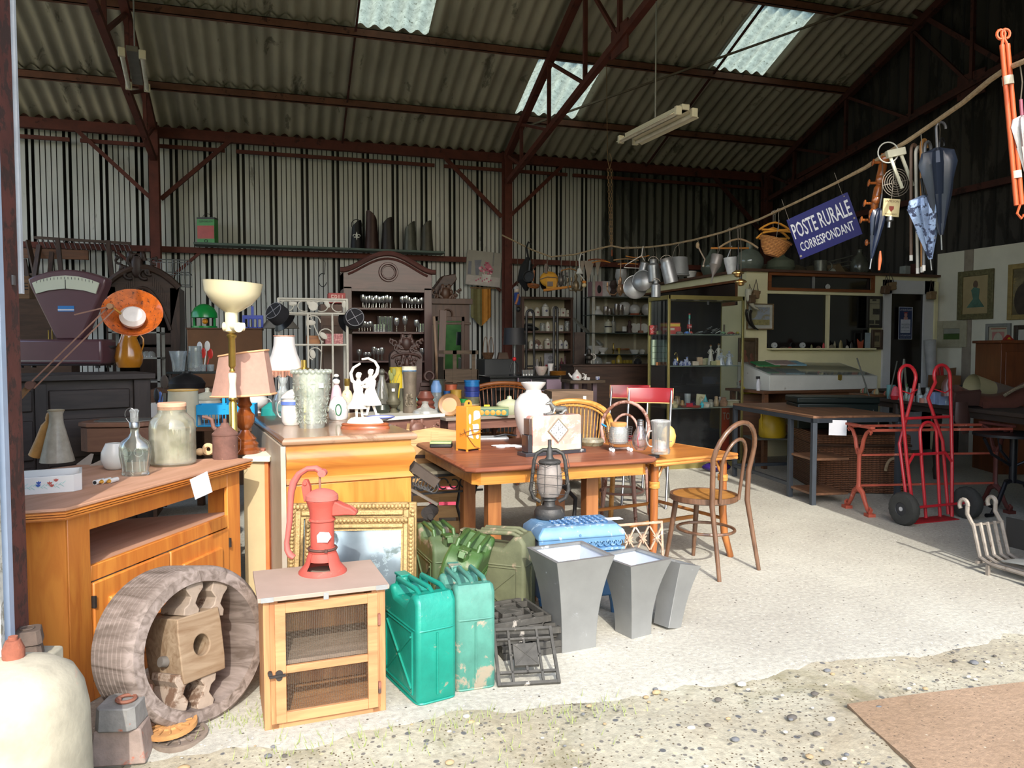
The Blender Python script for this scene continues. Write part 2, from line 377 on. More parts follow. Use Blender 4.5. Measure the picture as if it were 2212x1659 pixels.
# --- steel frame
def ibeam(g,p,q,w=.1,h=.12,t=.012):
 p=Vector(p);q=Vector(q);d=(q-p).normalized()
 hh=Vector((0,-1,0))if abs(d.z)>.8 else Vector((0,0,1));hh=(hh-d*hh.dot(d)).normalized()
 g.bar(p,q,t,h)if abs(d.z)<.8 else g.bar(p,q,t,h)
 for s_ in(-1,1):
  a=p+hh*(s_*h/2);b=q+hh*(s_*h/2);u=d.cross(hh).normalized()
  v=[a+u*w/2+hh*t/2,a-u*w/2+hh*t/2,a-u*w/2-hh*t/2,a+u*w/2-hh*t/2]
  g.add(v+[x+(b-a)for x in v],[(0,1,2,3),(7,6,5,4),(0,4,5,1),(1,5,6,2),(2,6,7,3),(3,7,4,0)])
 return g
def purlin(y,z,x0=-6.8,x1=8.45,h=.1):
 g=G();z+=.0
 return g.box(x0,y-.03,z-h,x1,y-.022,z).box(x0,y-.03,z-h,x1,y+.03,z-h+.008).box(x0,y-.03,z-.008,x1,y+.03,z)
for y in ROWS[1:4]:ST('roof_beam',purlin(y,roofz(y)-.05),mat('6b4433',.75,0,.3,6,.2,'452a20',.6,5))
g=G();g.box(-6.8,11.84,4.28,8.45,11.92,4.42);ST('roof_beam',g,RUST)
g=G()
for a,b in((-6.8,-2.63),(-2.5,-.65),(-.5,2.4),(2.55,4.6),(4.7,8.4)):g.box(a,11.87,4.14,b,11.91,4.19)
ST('roof_beam',g,RUST)
g=G();g.box(-6.8,11.86,2.69,8.4,11.94,2.77);ST('wall_rail',g,RUST)
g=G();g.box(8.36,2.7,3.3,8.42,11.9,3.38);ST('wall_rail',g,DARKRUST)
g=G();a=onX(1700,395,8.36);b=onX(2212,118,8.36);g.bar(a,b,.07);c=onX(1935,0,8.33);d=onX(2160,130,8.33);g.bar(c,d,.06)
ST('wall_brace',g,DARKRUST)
def bay(X,mt):
 col=ibeam(G(),(X,11.74,0),(X,11.74,EAVE),.12,.17,.015);ST('steel_column',col,mt)
 g=G()
 for s_ in(-1,1):g.bar((X+s_*.06,11.84,3.42),(X+s_*1.0,11.87,4.32),.055)
 ST('knee_brace',g,mt)
 g=G()
 for s_ in(-1,1):g.bar((X+s_*.06,11.9,2.45-.2),(X+s_*.55,11.9,2.7),.04)
 ST('knee_brace',g,mt)
 g=G();top=lambda y:roofz(y)-.19;b0=(11.72,3.93);b1=(YR-.6,4.75)
 bz=lambda y:b0[1]+(b1[1]-b0[1])*(b0[0]-y)/(b0[0]-b1[0])
 g.bar((X,11.75,top(11.75)),(X,YR,top(YR)),.09,.1);g.bar((X,11.66,bz(11.66)),(X,YR-.6,bz(YR-.6)),.075,.075)
 ys=[11.0,9.8,8.55,7.6]
 for i,y in enumerate(ys):
  g.bar((X,y,top(y)),(X,y,bz(y)),.045)
  if i:g.bar((X,ys[i-1]+.0,top(ys[i-1])),(X,y,bz(y)),.04)
 g.bar((X,11.7,top(11.7)),(X,11.0,bz(11.0)),.04)
 g.cb(X,7.6,bz(7.6),.02,.4,.3);g.cb(X,11.0,bz(11.0)+.02,.02,.16,.12);g.cb(X,9.8,bz(9.8)+.02,.02,.16,.12)
 g.bar((X,YR,top(YR)),(X,YF+.1,roofz(YF)-.1),.09,.1)
 ST('roof_truss',g,mt)
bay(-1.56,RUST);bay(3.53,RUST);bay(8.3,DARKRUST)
for i,(X,ya,yb)in enumerate(((1.0,12,YR),(6.0,12,YR))):
 ST('tie_rod',G().bar((X,ya-.1,roofz(ya-.1)-.1),(X,yb,roofz(yb)-.1),.025),DARKRUST)
ST('tie_rod',G().bar((3.6,11.0,roofz(11)-.22),(8.2,7.6,roofz(7.6)-.22),.025),mat('6a5f50'))
PST=mat('5b3028',.8,0,.3,10,.2,'3c2722',.5,12)
a=wd(26,20,2.3);b=wd(44,1345,2.3)
X0=a.x;Y0=2.62
ST('door_post',G().box(-.772,2.63,.3,-.765,2.765,4.5),PST)
ST('door_1',G().box(-.86,2.56,.22,-.756,2.60,4.5),mat('aab9cc',.6,0,.12,5,.1,'d8d8d0',.62,6))
ST('door_post',G().box(-.95,2.50,.2,-.762,2.53,4.5),mat('d6d4c8',.9,0,.2,30,.6,'a09a88',.5,20))
ST('trim_2',G().box(-.79,2.80,1.52,-.764,2.82,4.5),mat('b9bcc0',.6))
g=G();g.box(-.775,2.70,1.54,-.76,2.72,1.57);ST('trim_3',g,mat('77787a',.5,.6))
# ---------------- left foreground ----------------
PINE=wood('d4883a','b8672a','z',2.2,.38,.12,2.2,.25);PINEX=wood('d4883a','b8672a','x',2.2,.38,.12,0,.25)
DUSTY=wood('b98c72','a5795c','x',1.6,.75,.1)
STEEL=mat('8d8f90',.35,.9,.1,20,.05);BLACK=mat('17171a',.45,0,.2);BRASS=mat('b59a52',.3,.9,.15)
WHITE=mat('d0cec9',.35,0,.04,5,.02);PAPER=mat('f2f2f4',.8,0,.03);IRON=mat('3d3a38',.6,.6,.3,15,.4,'6b4a38',.58,10)
RUSTY=mat('7d5040',.85,0,.3,18,.5,'4b3a34',.55,8);CLEAR=glass();PORC=mat('cfcdc9',.18,0,.03,4,.01,coat=.5)
zt=.78;A=on(150,1092,zt);B_=on(533,992,zt)
mid,wF,an=edge(A,B_);A0=Vector((A.x,A.y,0))
t=T('corner_cabinet','honey pine corner cabinet with open shelf and two panelled doors behind the wooden pulley','cabinet',A0,an)
g=G();hgt=zt-.05;ch=.17;dp=.62
def ccq(x0,y0,x1,y1,z0,z1):return G().box(x0,y0,z0,x1,y1,z1)
g.box(.02,.03,0,.13,.05,hgt);g.box(wF-.13,.03,0,wF-.02,.05,hgt)
g.box(.13,.03,hgt-.07,wF-.13,.05,hgt);g.box(.13,.03,0,wF-.13,.05,.07);g.box(.13,.03,.46,wF-.13,.05,.52)
P(t,'face_frame',g,PINE,.003)
g=G();c45=Matrix.Rotation(R(118),4,'Z')
g.M=Matrix.Translation((.03,.04,0))@c45;g.box(0,-.01,0,.2,.01,hgt);g.M=Matrix()
g.add([(-.065,.215,0),(-.065,.235,0),(-.75,.50,0),(-.75,.52,0),(-.065,.215,hgt),(-.065,.235,hgt),(-.75,.50,hgt),(-.75,.52,hgt)],[(0,2,6,4),(1,5,7,3),(0,4,5,1),(2,3,7,6),(0,1,3,2),(4,6,7,5)])
g.box(wF-.04,.05,0,wF-.02,.2,hgt)
P(t,'side_panel',g,PINE,.002)
g=G();g.plate([(.05,.05),(wF-.05,.05),(wF-.05,.1),(.8,.6),(.3,.8),(-.04,.22)],.50,.515);P(t,'shelf',g,DUSTY)
g=G();g.plate([(.05,.05),(wF-.05,.05),(wF-.05,.1),(.8,.6),(.3,.8),(-.04,.22)],.04,.06);g.box(-.5,.70,.02,.82,.71,hgt);P(t,'back_panel',g,PINEX)
def outl(e):return[(-.02-e,-.0-e),(wF+e,-e),(wF+.01+e,.12),(.85,.7),(-.2,1.0),(-1.0,.58),(-1.0,.5-e),(-.12-e,.16-e)]
g=G()
for i,(e,z0,z1)in enumerate(((.0,.73,.738),(.012,.738,.744),(.004,.744,.748),(.016,.748,.754),(.008,.754,.758),(.02,.758,.764),(.014,.764,.768))):g.plate(outl(e),z0,z1)
P(t,'moulding',g,PINEX)
P(t,'top',G().plate(outl(.022),.768,zt),DUSTY,.003)
dw=(wF-.26)/2
for i in(0,1):
 x0=.13+i*dw+.003;x1=x0+dw-.006;g=G()
 g.box(x0,.022,.075,x1,.04,.455);g.box(x0+.075,.008,.15,x1-.075,.03,.38)
 d=P(t,'door',g,PINE,.006);hx=x0-.006 if i==0 else x1-.004
 for z in(.14,.36):P(d,'hinge',G().box(hx,.014,z,hx+.01,.03,z+.045),IRON)
p=on(432,1030,zt);a=on(405,1022,zt);b=on(462,1010,zt)
O('price_tag','white paper price tag hanging over the edge of the pine cabinet top','tag',p+Vector((.0,-.03,0)),G().add([(-.068,0,.004),(.058,0,.02),(.075,-.012,-.075),(-.05,-.012,-.085),(-.068,-.0007,.004),(.058,-.0007,.02),(.075,-.0127,-.075),(-.05,-.0127,-.085)],[(0,1,2,3),(7,6,5,4),(0,4,5,1),(2,6,7,3)]),PAPER,an)
def handle_bits(k):pass
p=on(293,1027,zt);k=kk(p)
t=T('carafe','clear glass decanter with silver collar and wire handle on the pine cabinet','decanter',p,-10)
P(t,'body',G().lathe(sc([(0,0),(26,0),(29,4),(27,10),(33,45),(33,62),(28,74),(14,84),(9,92),(9,104),(8,104),(8,93),(13,82),(26,72),(30,60),(29,46),(24,10),(0,7)],k),28,sy=.6),glass('f6faf6',.97,.01,.03,.3))
P(t,'collar',G().lathe(sc([(9.5,103),(10.5,104),(10.5,114),(9,116)],k),20),STEEL)
P(t,'neck',G().lathe(sc([(8,116),(8,135),(10,140),(7,144),(0,144)],k),16),CLEAR)
P(t,'handle',G().tube(arc(-8*k,132*k,11*k,14*k,-60,200,12),.0016).tube([(-17*k,0,124*k),(-4*k,0,104*k)],.0016),STEEL)
g=G()
for s_ in(-1,1):g.ring((s_*12*k,-15*k,52*k),9*k,.0014,'y',16)
for x in(-22,-14,0,14,22):g.bar((x*k,-17*k*(1-abs(x)/60),10*k),(x*k,-19*k*(1-abs(x)/60),36*k),.0025)
P(t,'relief',g,CLEAR)
p=on(374,1003,zt);k=kk(p)
t=T('storage_jar','big clear glass storage jar with wide pink-tan lid on the pine cabinet','jar',p)
P(t,'body',G().lathe(sc([(0,0),(42,0),(47,5),(47,80),(44,96),(34,106),(29,112),(29,126),(27,126),(27,112),(33,104),(42,94),(45,80),(44,8),(0,5)],k),32),glass('f1efe0',.93,.04,.22,.2))
P(t,'lid',G().lathe(sc([(0,134),(27,134),(29,132),(29,119),(27,119),(0,119)],k),32),mat('d6a688',.6))
p=on(248,1014,zt);k=kk(p)
O('glass_bowl','milky white glass bowl lampshade, round, left of the decanter','bowl',p,G().lathe(sc([(0,0),(12,0),(20,5),(27,22),(26,38),(17,57),(15,57),(24,38),(25,22),(18,7),(0,3)],k),28),mat('e4e3df',.25,0,.03,trans=.3))
a=on(47,1071,zt);b=on(160,1062,zt);m_,w_,an2=edge(a,b);k=kk(m_)
t=T('faience_planter','long white faience planter painted with blue and red flowers beside the door post','planter',b,an2)
wd_=.36;hd=.068;pr=[(-wd_,0),(0,0),(.028,.03),(.03,.12),(-wd_,.12)];inn=[(-wd_+.01,.01),(-.006,.01),(.019,.034),(.02,.11),(-wd_+.01,.11)]
g=G();n=5
g.add([(x,y,0)for x,y in pr]+[(x,y,hd+(.012 if y>.1 else 0))for x,y in pr]+[(x,y,hd+(.012 if y>.1 else 0))for x,y in inn]+[(x,y,.008)for x,y in inn],[(0,4,3,2,1)]+[(i,(i+1)%n,(i+1)%n+n,i+n)for i in range(n)]+[(n+i,n+(i+1)%n,(i+1)%n+2*n,i+2*n)for i in range(n)]+[(2*n+i,2*n+(i+1)%n,(i+1)%n+3*n,i+3*n)for i in range(n)]+[(15,16,17,18,19)])
P(t,'body',g,[PORC],.002)
g=G()
for i,(fx,fz,mi)in enumerate(((-.18,.042,1),(-.182,.02,1),(-.118,.04,0),(-.12,.03,0),(-.082,.036,1),(-.075,.026,1),(-.06,.046,1),(-.26,.03,0))):
 g.mi=mi
 for q in(-40,0,40):g.at(fx,-.0012,fz,rot=(0,q,0)).add([(-.002,0,0),(.002,0,0),(.003,0,.008),(0,0,.013),(-.003,0,.008)],[(0,1,2,3,4)])
g.mi=2
for i in range(34):
 fx=-.27+.007*i;g.at(fx,-.0011,.032+.004*sin(i),rot=(0,50 if i%2 else 130,0)).add([(-.0015,0,0),(.0015,0,0),(.001,0,.016),(-.001,0,.016)],[(0,1,2,3)])
P(t,'painted_flowers',g,[mat('3a5aa8',.4),mat('b8584c',.4),mat('9dbfb8',.4)])
tub=[(205,1048,0),(220,1046,1),(236,1045,1)]
for i,(x,y,c)in enumerate(tub):
 p=on(x,y,zt)+Vector((0,0,.0105));lab=['white porcelain tube handle with a dark hollow end, nearest the planter','white porcelain tube handle with gilded end, middle of three','white porcelain tube handle with gilded end, closest to the decanter'][i]
 t=T('porcelain_tube',lab,'handle',p,-22,'porcelain tube handles on the pine cabinet')
 P(t,'tube',G().tube([(0,0,0),(0,.055,0)],[.0105,.0098],16),PORC)
 P(t,'end',G().tube([(0,-.002,0),(0,.001,0)],.0075,12)if not c else G().tube([(0,-.012,0),(0,-.004,0),(0,.001,0)],[.004,.008,.0095],12),BLACK if not c else mat('c8923a',.35,.5))
p=on(118,1000,zt)+Vector((0,.05,0));k=kk(p)
t=T('glass_flask','tall tapered frosted glass flask with flared lip behind the faience planter','flask',p)
P(t,'body',G().lathe(sc([(34,0),(14,84),(13,102),(16,110),(15,111),(12,102),(13,84),(32,0)],k),12),glass('cfc6b4',.55,.15,.4))
P(t,'lip',G().lathe(sc([(15,108),(17,111),(14,113),(13,109)],k),12),glass('d8c8a8',.4,.1))
a=on(62,1000,zt);b=on(105,995,zt);q=b+Vector((0,.06,.30))
O('carved_figure','yellowed wooden figure with knobbed head leaning behind the glass flask','figurine',a+Vector((0,.1,.02)),G().tube([(0,0,0),(.03,0,.07),(.06,0,.15),(.075,0,.175),(.08,0,.19),(.087,0,.21),(.09,0,.235)],[.03,.026,.022,.014,.019,.02,.006],12),mat('b98a4c',.6,0,.3,14,.3,'7a4a22',.6))
p=on(150,998,zt);q=on(285,1003,zt)
a=on(148,985,zt);k=kk(a);t=T('wooden_box','brown wooden octagonal box with mirrored lid behind the glass flask','box',on(150,985,zt)+Vector((0,.14,0)),-12)
bw=.4;sh8=lambda e:[(-e,.06-e),(.06,-e),(bw-.07,-e),(bw+e,.07),(bw+e,.24),(bw-.08,.3+e),(.08,.3+e),(-e,.24)]
P(t,'body',G().plate(sh8(0),0,.13),wood('7d5a44','664535','x',2,.6),.003)
P(t,'lid',G().plate(sh8(.008),.135,.16),wood('8c6650','6f4d3b','x',2,.5),.004)
P(t,'mirror',G().plate([(.06,.08),(.1,.045),(bw-.1,.045),(bw-.05,.1),(bw-.05,.2),(bw-.1,.26),(.1,.26),(.05,.2)],.16,.163),mat('b8bfb8',.15,.7,.1,4,0))
g=G().add([(0,0,0),(.07,.0,0),(.075,.02,.05),(.06,.02,.052),(0,0,.003)],[(0,1,2,3,4)]).add([(.08,-.03,0),(.16,-.01,0),(.165,0,.045),(.08,-.03,.002)],[(0,1,2,3)])
O('paper_scrap','folded grey paper scraps standing in front of the mirrored box','paper',on(165,1004,zt),g,mat('8d8378',.8))
p=on(487,990,zt);k=kk(p)
t=T('oil_can','rusty brown oil can with conical top and bent spout, right end of pine cabinet','can',p)
RB=mat('6a4a40',.8,.1,.25,20,.4,'8c6a58',.6,14)
P(t,'body',G().lathe(sc([(0,0),(26,0),(26,50),(27,51),(27,54),(24,57),(9,72),(7,77),(0,77)],k),28),RB)
P(t,'filler_cap',G().cyl((0,0,77*k),(0,0,86*k),4*k),RB)
P(t,'spout',G().tube([(-19*k,0,62*k),(-25*k,0,68*k),(-28*k,0,84*k),(-37*k,0,88*k),(-48*k,0,90*k)],[5*k,4.5*k,4*k,3.6*k,3.2*k],10),RB)
P(t,'handle',G().tube([(26*k,0,48*k),(34*k,0,40*k),(33*k,0,20*k),(26*k,0,10*k)],.0015),RB)
g=G().ball(0,0,.022,.022,.02,.02).ring((.045,0,.035),.022,.012,'y',14).ball(.03,.02,.012,.04,.02,.012)
O('toy_shoe','small peach coloured wooden clog ornament beside the oil can','ornament',on(432,985,zt),g,mat('d9b48a',.6))
# --- cream box with moulded top behind the cabinet
zc=.765;a=on(525,985,zc);b=on(583,982,zc)
t=T('cream_plinth','tall narrow cream pedestal with orange painted edge behind the pine cabinet','pedestal',Vector((a.x,a.y,0)),-14)
wb=(b-a).length
P(t,'body',G().box(0,0,0,wb-.025,.2,zc-.03),mat('b09e78',.7,0,.1,5,.1),.003)
P(t,'edge',G().box(wb-.025,-.004,0,wb-.005,.2,zc-.03),mat('c46a35',.7),.002)
P(t,'top',G().plate([(-.0,-.02),(wb+.01,-.03),(wb+.01,.1),(wb-.02,.14),(wb-.03,.21),(-.0,.21)],zc-.03,zc),mat('ddd6c2',.7),.005)
O('wooden_plaque','small pink-brown wooden plaque lying on the cream pedestal','plaque',on(552,974,zc),G().cb(0,0,.008,.115,.05,.016),wood('a8705c','8c5747'),CR,None,.003)
p=Vector((a.x+.03,a.y+.14,zc));k=kk(p)
p=LOC(530,0,zc,a.y+.12);k=kk(p)
t=T('table_lamp','turned wooden table lamp with pink fabric trapezoid shade on the cream pedestal','lamp',p)
P(t,'base',G().lathe(sc([(0,0),(31,0),(32,8),(26,13),(28,20),(22,26),(24,31),(12,44),(9,50),(15,56),(20,68),(21,82),(15,88),(11,98),(16,104),(12,112),(11,122),(0,122)],k),28),wood('8a4a20','6b3414','z',2,.25,.05,0,.6))
PKS=mat('c9a08f',.8,0,.06,30,.1,trans=.35);TRIM=mat('dba679',.7)
rs=[]
def ov(cx,w,d,z,tilt):return[((cx+w*cos(R(q)))*k,d*k*sin(R(q)),(z+tilt*cos(R(q)))*k)for q in(22,68,112,158,202,248,292,338)]
g=G().rings([ov(-1,68,54,126,3),ov(0,60,46,168,5),ov(0,52,40,214,7)],False);g.rings([ov(0,51,39,214,7),ov(-1,67,53,126,3)],False);P(t,'lamp_shade',g,PKS)
g=G().tube(ov(-1,69,55,125,3),.006,6,True).tube(ov(0,53,41,215,7),.005,6,True);P(t,'shade_trim',g,TRIM)
P(t,'pole',G().cyl((0,0,120*k),(0,0,205*k),.006),BRASS)
fl=wd(505,985,3.99);k=3.99/F;base=Vector((fl.x,fl.y,0))
t=T('torchiere_lamp','tall brass and onyx floor lamp with cream uplight bowl','lamp',base)
def zz(y):return H+(829.5-y)*k*.9989-3.99*.0478
CREAM=mat('ddd3ae',.3,0,.04,5,.02,coat=.4)
P(t,'base',G().lathe([(0,0),(.075,0),(.08,.02),(.06,.03),(.03,.05),(.02,.1),(.0,.1)],28),BRASS)
P(t,'pole',G().lathe([(.02,.05),(.02,zz(870)),(.013,zz(866)),(.024,zz(862)),(.014,zz(856)),(.012,zz(850)),(0,zz(850))],18),BRASS)
P(t,'onyx_stem',G().lathe([(.012,zz(862)),(.02,zz(858)),(.016,zz(830)),(.021,zz(812)),(.02,zz(806)),(.0,zz(804))],18),mat('d8d2bc',.25,0,.15,12,0,'b08a5c',.62,12))
P(t,'upper_pole',G().lathe([(.01,zz(804)),(.016,zz(801)),(.01,zz(796)),(.018,zz(790)),(.017,zz(732)),(.024,zz(728)),(.026,zz(724)),(.008,zz(718)),(0,zz(716))],18),BRASS)
P(t,'socket_cluster',G().lathe([(.01,zz(720)),(.03,zz(716)),(.033,zz(672)),(0,zz(672))],18).cyl((-.04,0,zz(706)),(.0,0,zz(706)),.024).cyl((.01,-.01,zz(706)),(.055,-.05,zz(708)),.022,.026).cyl((.0,.0,zz(706)),(.05,.04,zz(706)),.022),CREAM)
g=G();g.at(0,0,zz(676),rot=(0,4,0)).lathe([(.03,0),(.05,.012),(.1,.05),(.138,.1),(.146,.15),(.15,.156),(.142,.15),(.13,.1),(.095,.055),(.03,.015)],36);P(t,'uplight_bowl',g,CREAM)
# --- bollard, weights, old bricks
ST_=mat('a19a86',.95,0,.25,7,.6,'b98d78',.6,3)
p=wd(46,1900,2.12);p=Vector((p.x,p.y,-.02));r=137*2.12/F
t=O('stone_bollard','rounded pale stone bollard at the foot of the door post','bollard',p,G().lathe([(0,-.02),(r*1.04,-.02),(r*1.02,.2),(r,.36),(r*.93,.43),(r*.8,.475),(r*.55,.505),(r*.3,.515),(0,.517)],40,fl=lambda q:1+.02*sin(q*25)),ST_,0)
HW=mat('5a4c42',.85,.1,.3,20,.5,'8f7c62',.62,12)
def octw(g,w,h,z0=0,tp=.86):
 c=.3*w;o=lambda e:[(-w*e,-w*e+c*e),(-w*e+c*e,-w*e),(w*e-c*e,-w*e),(w*e,-w*e+c*e),(w*e,w*e-c*e),(w*e-c*e,w*e),(-w*e+c*e,w*e),(-w*e,w*e-c*e)]
 return g.rings([[(x,y,z0)for x,y in o(1)],[(x,y,z0+h)for x,y in o(tp)]])
b0=wd(60,1400,2.36);zb=.40
O('stone_block','weathered stone block at the back of the bollard','stone',Vector((b0.x+.0,b0.y+.02,-.02)),G().box(-.1,-.05,0,.06,.08,zb+.02),ST_,CR,None,.01)
for i in range(2):
 t=T('hexagonal_weight',['lower octagonal iron weight in the pair behind the bollard','upper octagonal iron weight in the pair behind the bollard'][i],'weight',Vector((b0.x,b0.y,zb+i*.045)),10,'small weights behind the bollard')
 P(t,'body',octw(G(),.042,.043),HW,.002)
 if i:P(t,'ring',G().ring((0,0,.045),.018,.003,'z',16),HW)
g=G().tube([(0,0,-.06),(0,0,.05),(0,0,.075)],[.026,.028,.018],12).cyl((0,0,.07),(0,0,.085),.012);O('hinge_pin','rusty iron gate pin standing on the bollard against the post','pin',wd(30,1440,2.12)+Vector((0,.0,.0)),g,mat('8a4f3a',.9,0,.3,20,.5,'b8b0a0',.6,10))
p=on(258,1655,-.01);k=kk(p)
t=T('iron_weight','large rusty square iron weight with ring, standing in front of the pulley','weight',p+Vector((0,.06,0)),-8,'scale weights in front of the pulley')
W1=mat('8c7b70',.85,.1,.25,16,.5,'a1604c',.58,9);W2=mat('7f7d78',.8,.2,.25,16,.5,'9a5c44',.6,9)
P(t,'body',G().rings([[(-.088,-.06,0),(.088,-.06,0),(.088,.06,0),(-.088,.06,0)],[(-.072,-.05,.115),(.072,-.05,.115),(.072,.05,.115),(-.072,.05,.115)]]),W1,.006)
t=T('iron_weight','octagonal iron weight with a loose ring, resting on the square one','weight',p+Vector((.0,.06,.115)),-14,'scale weights in front of the pulley')
P(t,'body',octw(G(),.066,.075,0,.93),W2,.004);P(t,'ring',G().ring((.016,0,.082),.028,.006,'z',18).ball(-.01,0,.078,.011),mat('7a4c3a',.8))
t=O('iron_weight','small rusty iron weight tucked between the pulley and the octagonal weight','weight',on(280,1640,-.01)+Vector((.01,.15,0)),octw(G(),.05,.17,0,.8),mat('96705c',.85,0,.25,14,.4),5,'scale weights in front of the pulley',.004)
def trivet(g,r,h):
 g.lathe([(r*.1,0),(r,0),(r,h),(r*.88,h),(r*.86,h*.7),(r*.5,h*.7),(r*.45,h),(r*.1,h)],36)
 for i in range(12):a=i*PI/6;g.bar((r*.2*cos(a),r*.2*sin(a),h),(r*.8*cos(a+.1),r*.8*sin(a+.1),h),.006,.004)
 return g
p=on(385,1606,-.01);O('cast_iron_trivet','grey round cast iron trivet lying on the ground, partly under another','trivet',p+Vector((0,.03,0)),trivet(G(),.095,.02),mat('75685c',.85,.1,.3,16,.5),0,'round trivets')
p=on(367,1582,.02);O('cast_iron_trivet','orange rusted round trivet with a rosette, on top of the grey trivet','trivet',p+Vector((0,.02,.0)),trivet(G().at(0,0,.008,rot=(3,-3,0)),.088,.016),mat('a87a48',.9,0,.25,16,.5),0,'round trivets')
# --- wooden belt pulley
WP=wood('8d8078','54483f','y',3,.8,.6);WPE=mat('8a7b6c',.85,0,.3,10,.6,'5e4736',.55,6);WPH=wood('8f7d66','6c553d','x',3,.8,.3)
Rr=.275;Wt=.225
front=wd(461,1400,2.97);nrm=Vector((.62,-.76,.16)).normalized()
ctr=front-nrm*Wt;ctr.z=0
fc=on(425,1556,0);
yv=-nrm;xv=yv.cross(UP).normalized();zv=xv.cross(yv).normalized()
Mx=Matrix((xv,yv,zv)).transposed().to_4x4();cz=Rr*abs(zv.z)+.0
org=on(440,1393,Rr*zv.z+.002)
t=T('belt_pulley','big weathered wooden belt pulley leaning by the pine cabinet','pulley',org,0);t.rotation_euler=Mx.to_euler()
def rngs(r,y):return[(r*cos(2*PI*i/72),y,r*sin(2*PI*i/72))for i in range(72)]
g=G();pr=[(Rr-.012,0),(Rr,.012)]
for i in range(8):y=.02+i*Wt/8;pr+=[(Rr+.006,y),(Rr+.006,y+Wt/8-.007),(Rr+.002,y+Wt/8-.005),(Rr+.002,y+Wt/8-.001)]
pr+=[(Rr,Wt),(Rr-.05,Wt),(Rr-.055,.2),(Rr-.055,.05),(Rr-.05,0)]
P(t,'rim',g.rings([rngs(r_,y_)for r_,y_ in pr],False,True),WP)
g=G();cl=[(x,z)for x,z in[(-.08,-.1),(.08,-.1),(.08,.1),(-.08,.1)]];N_=20
hole=[(.032*cos(2*PI*i/N_),.038*sin(2*PI*i/N_))for i in range(N_)]
def sq(i):
 a=2*PI*i/N_;c,s_=cos(a),sin(a);m=max(abs(c)/.088,abs(s_)/.115);return(c/m,s_/m)
so_=[sq(i)for i in range(N_)]
g.rings([[(x,.01,z)for x,z in hole],[(x,.01,z)for x,z in so_],[(x,.23,z)for x,z in so_],[(x,.23,z)for x,z in hole]],False,True)
g.at(0,0,0,rot=(0,16,0))
hub=P(t,'hub_block',g,WPH,.004)
for q in(0,180):
 g=G().at(0,0,0,rot=(0,q+16,0));yo=.02
 for s_ in(-1,1):
  c=s_*.052
  g.prism([(c-.03,.10),(c+.03,.10),(c+.03,.125),(c+.012,.145),(c+.02,.175),(c+.035,.2),(c+.03,.222),(c-.03,.222),(c-.035,.19),(c-.01,.165),(c-.015,.14),(c-.03,.125)],yo,yo+.15)
 P(t,'bracket',g,WPE,.003)
g=G()
for z in(-.06,.06):g.at(0,0,0,rot=(0,16,0)).cyl((-.1,.1,z),(-.075,.1,z),.018,.02)
P(t,'bolt',g,mat('6b6660',.7,.4))
# --- meat safe
FL=on(572,1579,0);FR=on(834,1534,0);m_,w_,an=edge(FL,FR);hh=.463;dd=.33
SAFE=wood('b98a5c','966540','z',2.4,.6,.2,2.6);SAFEX=wood('bb8c5e','986843','x',2.4,.6,.2,2.6)
t=T('meat_safe','small weathered pine meat safe with wire mesh door under the red hand pump','cabinet',Vector((FL.x,FL.y,0)),an)
g=G().box(0,0,0,.022,dd,hh).box(w_-.022,0,0,w_,dd,hh).box(.022,0,0,.05,.018,hh-.005).box(w_-.05,0,0,w_-.022,.018,hh-.005)
g.box(.022,dd-.012,0,w_-.022,dd,hh);P(t,'side_panel',g,SAFE,.0015)
P(t,'bottom_board',G().box(.022,0,.0,w_-.022,dd,.018),SAFEX);P(t,'shelf',G().box(.022,.03,.215,w_-.022,dd-.01,.229),wood('9c8a78','7f6d5c','x'))
P(t,'top',G().box(-.018,-.02,hh,w_+.012,dd+.01,hh+.016),mat('9a8577',.8,0,.1,5,.1,'7f6c5e',.62,4),.002)
d=T('x','','',(0,0,0),0);bpy.data.objects.remove(d)
x0,x1,z0,z1=.038,w_-.032,.025,hh-.012
g=G().box(x0,-.018,z0,x0+.036,0,z1).box(x1-.036,-.018,z0,x1,0,z1);g.box(x0+.036,-.018,z0,x1-.036,0,z0+.036).box(x0+.036,-.018,z1-.034,x1-.036,0,z1).box(x0+.036,-.015,.2,x1-.036,-.001,.226)
door=P(t,'door',g,SAFEX,.0015)
g=G();n=46;zz0,zz1=z0+.036,z1-.034
mesh_m=mat('5b574e',.5,.5)
for i in range(n+1):x=x0+.036+(x1-x0-.072)*i/n;g.add([(x,-.004,zz0),(x+.0009,-.004,zz0),(x+.0009,-.004,zz1),(x,-.004,zz1)],[(0,1,2,3)])
for i in range(n+26):z=zz0+(zz1-zz0)*i/(n+26);g.add([(x0+.036,-.0042,z),(x1-.036,-.0042,z),(x1-.036,-.0042,z+.0009),(x0+.036,-.0042,z+.0009)],[(0,1,2,3)])
P(door,'wire_mesh',g,mesh_m)
for z in(.075,.33):P(door,'hinge',G().box(x1+.002,-.014,z,x1+.012,.0,z+.04),RUSTY)
g=G().cyl((x0+.012,-.021,.205),(x0+.012,-.017,.205),.013).cyl((x0+.012,-.021,.19),(x0+.012,-.017,.19),.011).bar((x0-.022,-.024,.198),(x0+.034,-.024,.2),.008).cyl((x0-.018,-.02,.205),(x0-.018,0,.205),.008);P(door,'latch',g,IRON)
g=G()
for x in(0,w_-.03):g.box(x-.008,-.0215,hh-.0,x+.035,-.0195,hh+.017)
for x in(w_/2-.01,):g.box(x,-.0215,hh-.012,x+.018,-.0195,hh+.012)
P(t,'metal_corner',g,mat('a0a2a2',.5,.6))
ln=lambda u,v,z:FL+Vector((cos(R(an))*u-sin(R(an))*v,sin(R(an))*u+cos(R(an))*v,z))
